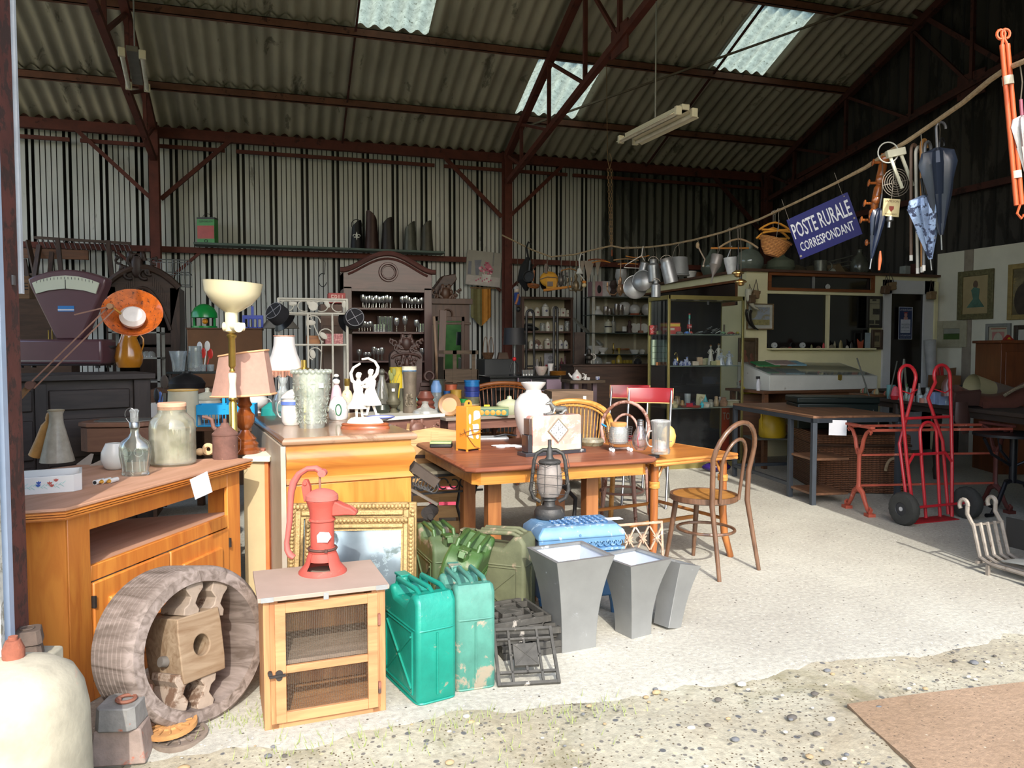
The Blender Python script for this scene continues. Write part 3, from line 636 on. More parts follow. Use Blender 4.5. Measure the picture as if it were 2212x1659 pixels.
# --- red hand pump
pz=hh+.016;p=on(698,1238,pz)+Vector((0,.02,0));k=kk(p)*1.0
RP=mat('a8483c',.7,.0,.12,12,.3,'b96a58',.6,10);t=T('hand_pump','red cast iron hand water pump standing on the meat safe','pump',p,CR);t.scale=(1,1,.91)
g=G().lathe(sc([(51,0),(51,3),(44,12),(37,22),(33,38),(29,48),(24,52),(24,54),(26,54),(30,46),(33,30),(38,20),(46,8)],k),36,a0=-55,a1=235).lathe(sc([(51,0),(51,3),(44,12),(43,12),(46,4),(46,0)],k),36)
g.lathe(sc([(33,30),(32,38),(28,48),(24,54),(22,54),(28,38),(30,30)],k),36);P(t,'foot',g,RP)
P(t,'barrel',G().lathe(sc([(0,50),(29,50),(30,54),(28,58),(25,60),(25,122),(28,124),(28,127),(26,129),(27,150),(32,166),(34,172),(30,176),(0,176)],k),36),RP)
P(t,'cap',G().lathe(sc([(30,170),(35,174),(34,184),(26,192),(14,197),(6,199),(0,199)],k),36),mat('a85c52',.75,0,.12))
P(t,'spout',G().prism(sc([(22,136),(30,136),(56,138),(75,137),(76,145),(64,155),(50,160),(36,168),(24,172)],k),-14*k,14*k),RP,.006)
P(t,'bolt',G().cyl((-12*k,-26*k,58*k),(12*k,-30*k,58*k),.004).ring((0,0,57*k),29*k,.006,'z',24).cb(14*k,-27*k,57*k,.012,.012,.012),mat('5c4038',.7,.4))
P(t,'piston_rod',G().cyl((-4*k,0,190*k),(-4*k,0,235*k),2.6*k),mat('8a6052',.6,.4))
P(t,'fulcrum',G().prism(sc([(-37,168),(-22,172),(-24,205),(-30,220),(-38,220),(-42,204)],k),-8*k,8*k).cyl((-34*k,-11*k,212*k),(-34*k,11*k,212*k),4.5*k),RP,.002)
hp=sc([(-2,240),(-12,247),(-30,246),(-48,234),(-60,214),(-66,190),(-68,160),(-70,120),(-74,90),(-77,70),(-76,52),(-70,40),(-62,34)],k)
g=G().tube([(x,0,z)for x,z in hp],[q*k for q in(9,9,8,9,10,9,8,8,7,7,8,9,8)],10,sy=.8);g.cyl((2*k,-9*k,236*k),(2*k,9*k,236*k),9*k);P(t,'handle',g,mat('b05c54',.75,0,.12,12,.3))
O('price_tag','torn white price tag on the barrel of the red pump','tag',p+Vector((-.0,-.052,82*k)),G().at(0,0,0,rot=(0,0,3)).add([(-.022,0,-.02),(.016,-.001,-.02),(.03,.003,.0),(.022,0,.018),(-.012,0,.02),(-.024,0,.006)],[(0,1,2,3,4,5)]),PAPER)
# --- gilt mirrors behind the safe
GILT=mat('8c7348',.5,.45,.35,26,.5,'6a5432',.56,20);GILT2=mat('a08658',.5,.45,.3,40,.6,'6e5836',.6,40)
def gilt_frame(name,lab,loc,w,h,fw,ang,lean,fill,fillname='mirror_glass',fm=GILT):
 t=T(name,lab,'mirror',loc,(-lean,0,ang))
 g=G()
 P(t,'frame',g.frame(w,h,fw*.45,.03),fm,.006)
 g=G();g.frame(w-fw*.8,h-fw*.8,fw*.3,.04,-.02,fw*.4);P(t,'inner_moulding',g,GILT2,.006)
 g=G();g.frame(w-fw*1.3,h-fw*1.3,fw*.18,.02,-.008,fw*.65)
 n=int(w/.018)
 for i in range(n):
  for zb in(fw*.22,h-fw*.22):g.ball(-w/2+fw*.3+(w-fw*.6)*i/n,-.004,zb,.009,.006,fw*.13,5)
 for i in range(int(h/.018)):
  for xb in(-w/2+fw*.22,w/2-fw*.22):g.ball(xb,-.004,fw*.3+(h-fw*.6)*i/int(h/.018),fw*.13,.006,.009,5)
 P(t,'carved_ornament',g,GILT2)
 P(t,fillname,G().box(-w/2+fw*.8,.004,fw*.8,w/2-fw*.8,.012,h-fw*.8),fill)
 return t
b1=on(893,1420,0);s1=dep(b1);k=s1/F
MIR=mat('7f8e96',.18,.55,.2,10,.0,'5c6a68',.55,3)
wm=238*k;hm=.61
t=gilt_frame('gilt_mirror','gilt framed mirror with clouded glass leaning behind the meat safe',b1+Vector((-wm/2,.02,.003)),wm,hm,.07,-14,12,MIR)
O('price_sticker','small white price sticker on the mirror glass','sticker',b1+Vector((-.12,.02+.095,.50)),G().box(-.012,-.001,-.009,.012,0,.009),PAPER,-14)
b2=on(906,1395,0);wm2=285*k
t=gilt_frame('gilt_mirror','larger ornate gilt mirror frame standing furthest back, its corner above the other',b1+Vector((-wm2/2+.03,.13,.003)),wm2,.655,.085,-14,10,MIR)
GLB=glass('9fb8ae',.55,.1,.2)
t=T('picture_pane','loose pale green glass pane standing on edge beside the meat safe','pane',on(845,1430,0)+Vector((0,-.03,0)),(-8,0,-14));P(t,'glass',G().box(-.03,0,0,.012,.005,.33),GLB)
# --- jerrycans
JL,JW,JH=.345,.165,.40
def jerry(name,lab,loc,rot,m,mh,grp='jerrycans on the slab'):
 t=T(name,lab,'jerrycan',loc,rot,grp)
 o=_mk('body',G().prism([(-.165,0),(-.1725,.012),(-.1725,.325),(-.155,.362),(-.12,.38),(-.088,.405),(-.072,.388),(-.052,.362),(.06,.358),(.095,.395),(.115,.415),(.15,.415),(.1725,.385),(.1725,.012),(.165,0)],-JW/2,JW/2),[m],.028,t)
 o.modifiers[0].segments=3;o.modifiers[0].angle_limit=R(60)
 g=G()
 for zz in(.005,.282):g.tube([(sx*(JL/2+.001)if q else 0,0,zz)for sx,q in()]or[(JL/2*math.copysign(abs(cos(R(q)))**.22,cos(R(q))),JW/2*math.copysign(abs(sin(R(q)))**.22,sin(R(q))),zz)for q in range(0,360,9)],.0045,6,True)
 P(t,'weld_seam',g,m)
 g=G()
 for s_ in(-1,1):
  y=s_*(JW/2+.0015)
  for a,b in(((-.12,.05),(.12,.25)),((-.12,.25),(.12,.05))):g.bar((a[0],y,a[1]),(b[0],y,b[1]),.012,.007)
  g.tube([(-.13,y,.03),(.13,y,.03),(.13,y,.27),(-.13,y,.27)],.0035,6,True)
 g.tube([(-JL/2-.002,0,.03),(-JL/2-.002,0,.27)],.004);g.tube([(JL/2+.002,0,.03),(JL/2+.002,0,.27)],.004)
 P(t,'embossing',g,m)
 for y in(-.052,0,.052):
  P(t,'carry_handle',G().tube([(-.092,y,.39),(-.078,y,.418),(.1,y,.424),(.135,y,.41)],[.009,.0105,.0105,.009],10),mh)
 g=G().cyl((-.135,0,.36),(-.15,0,.405),.028,.026);P(t,'spout',g,m)
 g=G().cb(-.155,0,.41,.065,.048,.01).bar((-.185,0,.408),(-.196,0,.38),.03,.006).bar((-.12,-.02,.412),(-.10,-.02,.395),.008).bar((-.12,.02,.412),(-.10,.02,.395),.008);P(t,'cap',g,mh,.002)
 return t
TEAL=mat('14806e',.42,.15,.14,14,.3,'8a7f6a',.63,13);TEAL2=mat('427a6c',.6,.1,.2,12,.3,'8b8270',.56,10);OLV=mat('5a5d44',.7,.1,.2,12,.3,'857560',.57,8);GRN=mat('3c5a2c',.45,.1,.2,12,.2,'7d8068',.6,9)
def jc(px,py,ang,off=0):
 p=on(px,py,0);d=Vector((cos(R(ang)),sin(R(ang)),0));return p+d*(JL/2+off)
jerry('jerrycan','bright teal green jerrycan with flaking paint, nearest the viewer',jc(945,1516,104),104+180,TEAL,TEAL)
jerry('jerrycan','dull faded green jerrycan standing against the bright teal one',jc(1028,1490,92),92+180,TEAL2,TEAL2)
p=on(1085,1335,0);t=jerry('jerrycan','olive drab jerrycan with its broad side to the viewer beside the zinc planters',on(1088,1348,0)+Vector((-.01,.08,0)),(0,0,-38),OLV,OLV)
t.scale=(1.02,1,1.06)
jerry('jerrycan','grass green jerrycan leaning between the teal and olive ones',on(985,1385,0)+Vector((.0,.13,.045)),(16,0,62),GRN,GRN)
jerry('jerrycan','dark green jerrycan at the back of the group, mostly hidden',on(950,1340,0)+Vector((.04,.2,.0)),(0,0,95),mat('4a5c3c',.6,.1,.2,12,.2,'7d7460',.55,9),GRN)
# --- cast iron grates
CI=mat('4b4944',.7,.3,.3,20,.4,'9a948a',.62,14)
def grate(w=.30,h=.30,t_=.014):
 g=G();b=.013
 for x in(0,w-b):g.box(x,0,0,x+b,h,t_)
 for y in(0,h-b):g.box(b,y,0,w-b,y+b,t_)
 for x in(.06,w-.06-b):g.box(x,b,0,x+b*.8,h-b,t_)
 for y in(.05,h-.06):g.box(b,y,0,w-b,y+b*.8,t_)
 g.box(w/2-.05,h/2-.05,0,w/2+.05,h/2+.05,t_+.004);g.box(w/2-.005,.05,0,w/2+.005,h/2-.05,t_);g.box(w/2-.005,h/2+.05,0,w/2+.005,h-.06,t_)
 g.box(.06,h/2-.005,0,w/2-.05,h/2+.005,t_);g.box(w/2+.05,h/2-.005,0,w-.06,h/2+.005,t_)
 g.bar((w/2-.045,h/2-.045,t_+.005),(w/2+.045,h/2+.045,t_+.005),.004);g.bar((w/2-.045,h/2+.045,t_+.005),(w/2+.045,h/2-.045,t_+.005),.004)
 return g
p0=on(1080,1440,0)
labs=['bottom cast iron grate of the pile beside the planters','second cast iron grate from the bottom of the pile','third cast iron grate of the pile, slightly turned','fourth cast iron grate of the pile, turned askew','top cast iron grate lying flat on the pile']
rot=[2,0,5,-4,8];hz=[0,.03,.06,.09,.12]
for i in range(5):
 O('cast_iron_grate',labs[i],'grate',p0+Vector((.03+.01*(i%2)-.012*i,.05+.01*i,hz[i])),grate(.3,.28,.028),CI,rot[i],'cast iron grates',.001)
a=on(1075,1486,0);b=on(1211,1478,0);m_,w_,an=edge(a,b)
O('cast_iron_grate','cast iron grate leaning on the front of the pile, crossed square in its middle','grate',a+Vector((0,0,.002)),grate(w_,.26),CI,(36,0,an),'cast iron grates',.001)
# --- zinc planters
ZN=mat('8e8f8d',.42,.55,.1,7,.05,'aeb2b4',.64,12)
def planter(lab,loc,rot,wt,wb,h):
 t=T('zinc_planter',lab,'planter',loc,rot,'zinc planters');n=9;rs=[];rin=[]
 for i in range(n):
  u=i/(n-1);w=(wb+(wt-wb)*(u**2.1))/2;rs.append([(-w,-w,h*u),(w,-w,h*u),(w,w,h*u),(-w,w,h*u)])
 e=.006;wi=wt/2-.018
 top=[[(-wi,-wi,h),(wi,-wi,h),(wi,wi,h),(-wi,wi,h)],[(-wi,-wi,h-.012),(wi,-wi,h-.012),(wi,wi,h-.012),(-wi,wi,h-.012)]]
 rin=[[(x*.93,y*.93,z-(0.012 if i==n-1 else 0))for x,y,z in rs[i]]for i in range(n-1,2,-1)]
 g=G().rings(rs,False);g.add(rs[0],[(0,1,2,3)]);P(t,'body',g,ZN,.002)
 g=G().rings([rs[-1],top[0],top[1]],False);P(t,'rim',g,ZN)
 g=G().rings(rin,False);g.add(rin[-1],[(0,1,2,3)]);P(t,'lining',g,mat('b4bcc6',.5,.3,.1,7,.05))
 return t
def pl(FLp,FRp,h,wb,lab,tilt=0):
 a=on(*FLp,h);b=on(*FRp,h);m_,w_,an=edge(a,b);c=m_+Vector((-sin(R(an)),cos(R(an)),0))*(w_/2);c.z=0
 return planter(lab,c,an,w_,wb,h)
pl((1203,1217),(1329,1200),.425,.175,'largest zinc planter with flared top, nearest the grates')
pl((1363,1225),(1453,1207),.365,.12,'middle zinc planter, between the largest and the smallest')
c=on(1444,1362,0);t=planter('smallest zinc planter, leaning to the right with rusted base',c+Vector((.02,.05,.004)),(0,14,22),.16,.095,.31)
# --- blue enamel stove
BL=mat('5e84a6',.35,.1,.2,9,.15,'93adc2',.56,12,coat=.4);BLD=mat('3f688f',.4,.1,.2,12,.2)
a=on(1165,1156,.43);b=on(1350,1143,.43);m_,w_,an=edge(a,b);o_=Vector((a.x,a.y,0))
t=T('enamel_stove','low blue enamelled cast iron stove with pierced top carrying the storm lantern','stove',o_+Vector((0,0,.03)),an);dd=.28
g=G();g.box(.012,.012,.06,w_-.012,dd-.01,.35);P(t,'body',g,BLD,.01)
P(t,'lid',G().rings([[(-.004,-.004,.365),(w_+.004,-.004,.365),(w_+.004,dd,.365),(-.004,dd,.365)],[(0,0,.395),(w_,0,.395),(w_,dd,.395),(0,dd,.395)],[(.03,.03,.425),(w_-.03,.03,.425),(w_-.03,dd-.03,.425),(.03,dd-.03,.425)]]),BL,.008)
g=G()
for i in range(9):
 for j in range(4):x=.12+i*.032;y=.075+j*.042;g.ring((x,y,.428),.014,.0035,'z',10)
P(t,'pierced_top',g,mat('3a5f86',.4,.2,.2,9,.15,'8c9aa8',.55,20))
g=G()
for i in range(13):
 x=.03+(w_-.06)*i/12;g.ring((x,.004,.335),.013,.0035,'y',10);g.tube(arc(x+.012,.33,.014,.02,0,200,6,.003),.003)
g.box(.0,0,.348,w_,.02,.366).box(0,0,.30,w_,.02,.312);g.cyl((w_*.47,-.006,.385),(w_*.47,.0,.385),.006);P(t,'pierced_frieze',g,BL)
for x in(.03,w_-.05):
 for y in(.03,dd-.05):P(t,'leg',G().lathe([(.012,-.03),(.016,.02),(.026,.07),(0,.07)],10,x,y),BLD)
O('price_label','white price label on the blue stove lid','tag',on(1326,1120,.455)+Vector((0,0,.0005)),G().box(-.045,-.03,0,.04,.02,.001),PAPER,an)
p=on(1187,1117,.459)+Vector((0,-.0,0));k=kk(p);LI=mat('3d3c3a',.55,.4,.3,20,.4,'6f6a60',.6,14)
t=T('storm_lantern','blackened old storm lantern with glass chimney on the blue stove','lantern',p,CR)
P(t,'fuel_tank',G().lathe(sc([(0,0),(31,0),(33,4),(33,14),(29,21),(14,25),(12,28),(12,36),(16,38),(14,44),(12,46),(0,46)],k),28),LI)
P(t,'chimney',G().lathe(sc([(20,46),(26,60),(28,78),(26,98),(22,116),(21,116),(25,98),(27,78),(25,60),(19,47)],k),24),glass('b8aea6',.6,.05,.3,.15))
P(t,'hood',G().lathe(sc([(23,116),(25,120),(22,124),(10,127),(7,132),(7,148),(4,152),(4,168),(0,168)],k),24),LI)
for s_ in(-1,1):
 P(t,'air_tube',G().tube([(s_*20*k,0,34*k),(s_*34*k,0,42*k),(s_*41*k,0,60*k),(s_*37*k,0,90*k),(s_*33*k,0,124*k),(s_*28*k,0,138*k),(s_*14*k,0,146*k),(s_*5*k,0,146*k)],4.2*k,10),LI)
g=G()
for z in(56,76,96):g.tube([(math.copysign(abs(cos(R(q)))**.8,cos(R(q)))*40*k,sin(R(q))*34*k,(z+2*sin(R(q*2)))*k)for q in range(0,360,18)],.0017,5,True)
for q in(-60,-110,-150):g.tube([(cos(R(q))*34*k,sin(R(q))*32*k,50*k),(cos(R(q))*30*k,sin(R(q))*26*k,120*k)],.0015,5)
P(t,'wire_guard',g,LI)
P(t,'bail_handle',G().tube([(37*k,0,138*k),(42*k,-14*k,110*k),(20*k,-40*k,100*k)],.0018,5).tube([(-37*k,0,138*k),(-30*k,-20*k,120*k),(-10*k,-30*k,112*k),(20*k,-34*k,126*k)],.0018,5),LI)
a=on(1150,1300,0);PX=mat('a98a74',.85,.1,.3,20,.4,'c9b8a4',.56,16)
pa=on(1158,1300,0);pb=on(1437,1270,0);m_,w_,an=edge(pa,pb)
t=T('fence_panel','rusted cast iron fence panel with a row of star rosettes behind the zinc planters','fence',Vector((pa.x,pa.y,0)),(-5,0,an));Hp=.375
P(t,'border',G().frame(w_,Hp,.014,.012).at()if False else G().at(w_/2,0,0).frame(w_,Hp,.014,.012),PX,.002)
g=G();n=9
for r_,zc in enumerate((.09,.285)):
 for i in range(n):
  x=(i+.5)*w_/n;
  for q in(50,130,230,310):g.bar((x,.006,zc),(x+.062*cos(R(q)),.006,zc+.085*sin(R(q))),.009,.008)
  for q in range(0,360,60):g.at(x,0,zc,rot=(0,q,0)).prism([(-.008,.0),(.008,0),(0,.03)],-.003,.008);g.at()
  g.cyl((x,-.008,zc),(x,.008,zc),.012)
P(t,'rosettes',g,PX)
# ---------------- middle cabinet and what stands on it ----------------
OAK=wood('c98a3c','ab6a26','z',2.0,.35,.1,0,.35);OAKX=wood('c08038','9c5c28','x',2.0,.3,.08,0,.4)
zt=.90;a=on(609,948,zt);b=on(902,934,zt);m_,w_,an=edge(a,b);O_=Vector((a.x,a.y,0));dC=.95
bl=on(585,884,zt);dC=min(1.35,(bl-a).length)
t=T('oak_cabinet','polished oak cabinet with bulging drawer front seen from its end, cut glass vase on top','cabinet',O_,an)
P(t,'carcass',G().box(.02,.02,.05,w_-.03,dC,.66),OAK,.003)
P(t,'plinth',G().box(.015,.015,0,w_-.025,dC,.05),OAKX,.002)
pf=[(-.0,.66),(-.012,.668),(-.004,.68),(.008,.695),(.006,.72),(-.012,.75),(-.022,.79),(-.012,.82),(.0,.835),(.0,.862)]
def wrap(pr):
 return[[(.02+0*y,.02+y*1,z),(w_-.03-y,.02+y,z),(w_-.03-y,dC,z),(.02,dC,z)]for y,z in pr]
P(t,'drawer',G().rings(wrap(pf)),OAKX,.001)
P(t,'top',G().rings([[(.0+e,e,z),(w_-e,e,z),(w_-e,dC,z),(e,dC,z)]for e,z in((.012,.862),(.004,.866),(0,.876),(.002,.888),(.014,zt))]),mat('8f6f55',.35,0,.12,3,.03,'7a5c44',.6,3,coat=.5),.001)
P(t,'side_strip',G().box(-.006,.01,0,.018,dC,.86),mat('a79c8c',.5,0,.15,4))
p=on(675,925,zt)+Vector((0,.04,0));k=kk(p);CUT=glass('f0f5ee',.88,.06,.2,.5)
def starwall(k,r,z0,z1,n=12,rows=4):
 g=G()
 for j in range(rows):
  for i in range(n):
   q=2*PI*(i+.5*(j%2))/n;z=z0+(z1-z0)*(j+.5)/rows;rr=r(z);c=Vector((rr*cos(q),rr*sin(q),z));u=Vector((-sin(q),cos(q),0))
   for a_ in range(0,360,45):d=u*cos(R(a_))+Vector((0,0,1))*sin(R(a_));g.bar(c+d*.15*rr,c+d*rr*.38,.0035,.003)
 return g
t=T('cut_glass_vase','large cut glass vase with star pattern and scalloped rim on the oak cabinet','vase',p)
P(t,'body',G().lathe(sc([(0,0),(26,0),(27,6),(30,30),(36,70),(39,100),(40,120),(38,120),(37,100),(33,70),(27,30),(22,10),(0,8)],k),40),CUT)
P(t,'cut_pattern',starwall(k,lambda z:(28+11*z/(110*k))*k*1.02,8*k,108*k,10,4),CUT)
g=G()
for i in range(20):q=2*PI*i/20;g.ball(39*k*cos(q),39*k*sin(q),121*k,6*k,None,5*k,6)
P(t,'rim',g,CUT)
O('price_sticker','small white price sticker near the rim of the cut glass vase','sticker',p,G().at(-.0,0,0,rot=(0,0,18)).box(12*k,-39.5*k,88*k,22*k,-39*k,97*k),PAPER)
p=on(791,928,zt)+Vector((0,.045,0));k=kk(p);AL=mat('d6d2c8',.4,0,.03,6,.05,coat=.3)
t=T('dancer_statuette','white statuette of two dancing women with arms joined overhead on an oval wooden base','statuette',p,CR)
P(t,'wooden_base',G().lathe(sc([(0,0),(53,0),(53,4),(50,7),(52,10),(48,13),(0,13)],k),36,sy=.5),wood('9c5a38','7d4026','x',2,.3))
g=G().lathe(sc([(0,13),(40,13),(37,19),(30,24),(0,26)],k),24,sy=.5);P(t,'plinth',g,AL)
def figure(dx,hgt,lean,armL,armR,skirt):
 g=G();S=lambda q:[(x*k,y*k,z*k)for x,y,z in q]
 g.tube(S([(dx-6+lean,-2,24),(dx-4,-3,40),(dx-2,0,62)]),[2.4*k,3.4*k,5*k],10);g.tube(S([(dx+10-lean,3,24),(dx+6,2,42),(dx+2,0,62)]),[2.4*k,3.4*k,5*k],10)
 g.ball((dx-8+lean)*k,-4*k,24.5*k,5*k,2.4*k,2*k,8);g.ball((dx+12-lean)*k,1*k,24.5*k,5*k,2.4*k,2*k,8)
 rs=[]
 for z,r,ox in((44,skirt,-2),(50,skirt-1.5,-2),(62,skirt*.62,0),(74,9.5,0),(80,7.6,0),(90,9.4,0),(97,9.8,0),(102,6,0),(105,3.4,.5),(109,3.2,.5)):
  rs.append([((dx+ox*(1 if z<60 else .3)+1.25*r*cos(2*PI*i/20)*(1+(.12*sin(5*2*PI*i/20)if z<66 else 0)))*k,r*.75*sin(2*PI*i/20)*k,z*k)for i in range(20)])
 g.rings(rs);g.ball((dx+.5)*k,-.4*k,115*k,6*k,6.4*k,7.6*k,10);g.ball((dx+3.2)*k,2.5*k,118*k,4*k,4*k,4*k,8);g.ball((dx+.2)*k,-5.6*k,114*k,.9*k,1.2*k,1.4*k,5)
 for s_ in(-1,1):g.ball((dx+s_*3)*k,-5*k,92*k,2.6*k,2.2*k,2.6*k,6)
 for arm in(armL,armR):g.tube(S(arm),[4.6*k,4*k,3.4*k,2.9*k,2.6*k,2.2*k][:len(arm)],8)
 return g
P(t,'left_dancer',figure(-14,0,2,[(-20,0,98),(-27,-1,104),(-30,0,120),(-24,0,132),(-14,0,138),(-9,0,141)],[(-8,0,98),(-2,-3,92),(6,-6,90),(12,-6,94)],20),AL)
o=P(t,'right_dancer',figure(12,0,-2,[(6,0,100),(0,-5,94),(-8,-8,90)],[(18,0,102),(26,-1,112),(29,0,126),(22,0,138),(8,0,145),(-6,0,143)],19),AL);o.location=(0,0,7*k)
BW=mat('e3e6ee',.2,0,.05,6,0,'7d92c8',.64,16,coat=.5)
pot('faience_pitcher','white faience pitcher with blue band, left of the cut glass vase','pitcher',632,918,[(0,0),(18,0),(23,8),(24,30),(22,52),(24,60),(22,60),(0,50)],PORC,z=zt,parts=[('lid',[(25,58),(22,64),(12,72),(4,76),(0,77)],PORC),('blue_band',[(24.3,44),(23.6,51),(23.2,51),(23.9,44)],mat('5a74c0',.4)),('handle',lambda k:G().tube(arc(-24*k,34*k,9*k,18*k,80,280),.004),PORC)])
pot('coffee_pot','white porcelain pot with a green loop handle between vase and statuette','pot',731,906,[(0,0),(18,0),(21,6),(21,26),(17,40),(12,45),(0,46)],PORC,z=zt,parts=[('handle',lambda k:G().tube(arc(5*k,22*k,6*k,12*k,0,360,14,-21*k),.0035,6),mat('2d6a48',.3)),('lid',[(13,44),(10,49),(4,51),(3,54),(0,55)],PORC)])
t=pot('faience_plate','flat white plate with blue rim lying behind the statuette','plate',822,908,[(0,0),(14,0),(30,6),(29,7),(14,2),(0,2)],PORC,z=zt,parts=[('rim',[(30,6),(31,7),(30,8),(29,7)],mat('4a5cb0',.3))])
pot('glass_flacon','clear round-bellied glass carafe behind the pitcher','carafe',612,900,[(0,0),(14,0),(22,12),(24,30),(18,48),(8,60),(7,70),(12,84),(11,84),(6,70),(7,60),(16,48),(22,30),(20,13),(0,4)],CLEAR,z=zt)
pot('candle_holder','gilt lamp socket on a crown shaped holder behind the cut glass vase','lamp',658,890,[(0,0),(16,0),(12,8),(8,30),(10,60),(8,74),(14,84),(20,92),(12,94),(6,96),(6,112),(0,112)],BRASS,z=zt)
t=pot('porcelain_doll','small black and white porcelain figurine between the vase and the statuette','figurine',727,870,[(0,0),(14,0),(12,12),(9,30),(5,38),(0,39)],mat('d8b0b8',.4,0,.1),z=zt,parts=[('head',lambda k:G().ball(0,0,46*k,8*k),mat('ece4dc',.3)),('hair',lambda k:G().ball(0,2*k,50*k,8.5*k,8*k,7*k),BLACK),('cap',lambda k:G().ball(0,0,58*k,6*k,6*k,4*k),PORC)])
pot('small_lamp_base','tiny painted lamp base beside the porcelain figurine','lamp',750,868,[(0,0),(10,0),(13,10),(9,22),(5,26),(5,34),(0,34)],mat('dcc9a0',.35,0,.2,30,0,'b06a4a',.6,30),z=zt,parts=[('socket',[(5,34),(6,36),(6,50),(0,50)],BRASS)])
# ---------------- square table with pedestal legs ----------------
zt=.71;A_=on(1010,1013,zt);B_=on(1428,989,zt);C_=on(903,955,zt);m_,w_,an=edge(A_,B_);dC=(C_-A_).length
TW=wood('8a5238','6b3a28','x',1.6,.5,.12,0,.15);TA=wood('c9883c','a9682a','x',1.8,.35,.1,0,.2);TL=wood('a06a3c','7d4c2a','z',2,.4)
t=T('square_table','square wooden table with orange apron and four thick inner legs, clock on it','table',Vector((A_.x,A_.y,0)),an)
c=.045;rc=lambda e:[(c-e,-e),(w_-c+e,-e),(w_+e,c-e),(w_+e,dC-c+e),(w_-c+e,dC+e),(c-e,dC+e),(-e,dC-c+e),(-e,c-e)]
P(t,'top',G().rings([[(x,y,z)for x,y in rc(e)]for e,z in((-.012,zt-.03),(0,zt-.022),(.0,zt-.012),(-.01,zt))]),TW,.004)
g=G().rings([[(x,y,z)for x,y in[(.09,.05),(w_-.09,.05),(w_-.05,.09),(w_-.05,dC-.09),(w_-.09,dC-.05),(.09,dC-.05),(.05,dC-.09),(.05,.09)]]for z in(.61,zt-.03)],False)
g.box(.07,.046,.61,w_-.07,.05,.616);P(t,'apron',g,TA)
def tl(px_,py_):
 v=on(px_,py_,0)-Vector((A_.x,A_.y,0));q=R(-an);return v.x*cos(q)-v.y*sin(q),v.x*sin(q)+v.y*cos(q)
for(x,y)in((.235,.28),(w_-.32,.28),(.235,dC-.45),(w_-.32,dC-.45)):
 P(t,'leg',G().box(x-.04,y-.04,.05,x+.04,y+.04,.66),TL,.004)
P(t,'foot_board',G().box(.18,.2,0,w_-.2,dC-.3,.05),TL,.006)
ORG=mat('d8842e',.4,0,.04,6,.02);p=on(1022,976,zt);k=kk(p)
aL=on(1003,977,zt);aR=on(1044,971,zt);m2,w2,an2=edge(aL,aR);w2=.118;hL=.275
t=T('orange_lamp','orange box lamp with white petal cut-outs and a ring handle on the square table','lamp',m2,an2-2)
P(t,'body',G().box(-w2/2,0,.012,w2/2,.10,hL),ORG,.002)
for x in(-w2/2,w2/2-.01):
 for y in(0,.09):P(t,'foot',G().box(x,y,0,x+.01,y+.01,.012),ORG)
n_=14;g=G().prism([(-.03,hL)]+[(.028*cos(R(180-180*i/n_)),hL+.008+.03*sin(R(180*i/n_)))for i in range(n_+1)]+[(.03,hL)],.045,.055);P(t,'handle',g,ORG);P(t,'handle_hole',G().cyl((0,.044,hL+.018),(0,.0565,hL+.018),.008),BLACK)
g=G()
def petal(cx,cz,l,w,a):return g.at(cx,0,cz,rot=(0,-a,0)).prism([(l*(i/10 if i<=10 else(20-i)/10)-l/2,(w/2)*sin(PI*((i if i<=10 else 20-i)/10)**1.5)*(1 if i<=10 else-1))for i in range(20)],-.0012,.0)
petal(.02,.215,.078,.066,50);petal(.012,.145,.07,.06,-40)
g.at();g.prism([(-.042,.175),(-.034,.168),(-.026,.175),(-.024,.22),(-.034,.232),(-.044,.22)],-.0012,0);g.prism([(-.035,.15),(-.045,.09),(-.004,.075)],-.0012,0);g.cyl((.03,-.0012,.085),(.03,0,.085),.013)
P(t,'cut_out',g,mat('b6babb',.8,0,.05))
P(t,'power_cord',G().tube([(-.07,.05,.1),(-.066,-.006,.125),(0,-.008,.135),(.064,-.006,.128),(.066,.05,.13),(0,.106,.12),(-.07,.05,.11)],.0018,6).tube([(-.064,.02,.14),(-.068,-.004,.1),(0,-.007,.105),(.064,-.006,.11)],.0018).tube([(-.06,-.003,.1),(-.03,-.006,.06),(.0,-.006,.03),(.055,-.02,.004)],.0018),mat('5d4428',.6))
a=on(945,968,zt);t=T('tin_box','flat tin box with pale green lid and black base, left of the orange lamp','box',a,CR)
P(t,'base',G().cb(.02,.05,.012,.14,.09,.024),BLACK,.006);P(t,'lid',G().cb(.018,.05,.031,.138,.088,.014),mat('9db07a',.5),.004)
a=on(1136,988,zt);b=on(1266,977,zt);m2,w2,an2=edge(a,b);k=kk(m2)
t=T('marble_clock','pink and grey marble mantel clock with diamond shaped face on the square table','clock',m2,an2)
BM=mat('2c2c30',.25,0,.2,8,0,'9a9a98',.66,9,coat=.4);PM=mat('c9968a',.25,0,.25,10,0,'d8ccb4',.5,7,coat=.4)
P(t,'base',G().box(-w2/2,0,0,w2/2,.1,.022),BM,.002)
hC=.235;x0=-w2/2+.055;x1=w2/2-.03
P(t,'side_block',G().box(x0-.03,.015,.022,x0,.09,.125).box(x1,.015,.022,x1+.012,.09,.115),BM,.003)
P(t,'shoulder',G().box(x0-.02,.02,.125,x0,.085,.22),mat('4a3c38',.3,0,.3,8,0,coat=.4),.003)
n_=6;o2=[(x0,.022),(x1,.022)]+[(x1-.02+.02*cos(R(90*i/n_)),hC-.02+.02*sin(R(90*i/n_)))for i in range(n_+1)]+[(x0+.02-.02*sin(R(90*i/n_)),hC-.02+.02*cos(R(90*i/n_)))for i in range(n_+1)]
P(t,'case',G().prism(o2,.01,.09),PM,.002);P(t,'green_panel',G().box(x0+.002,.008,.024,x1-.002,.0105,.058),mat('b9b893',.3,0,.2,10,coat=.3))
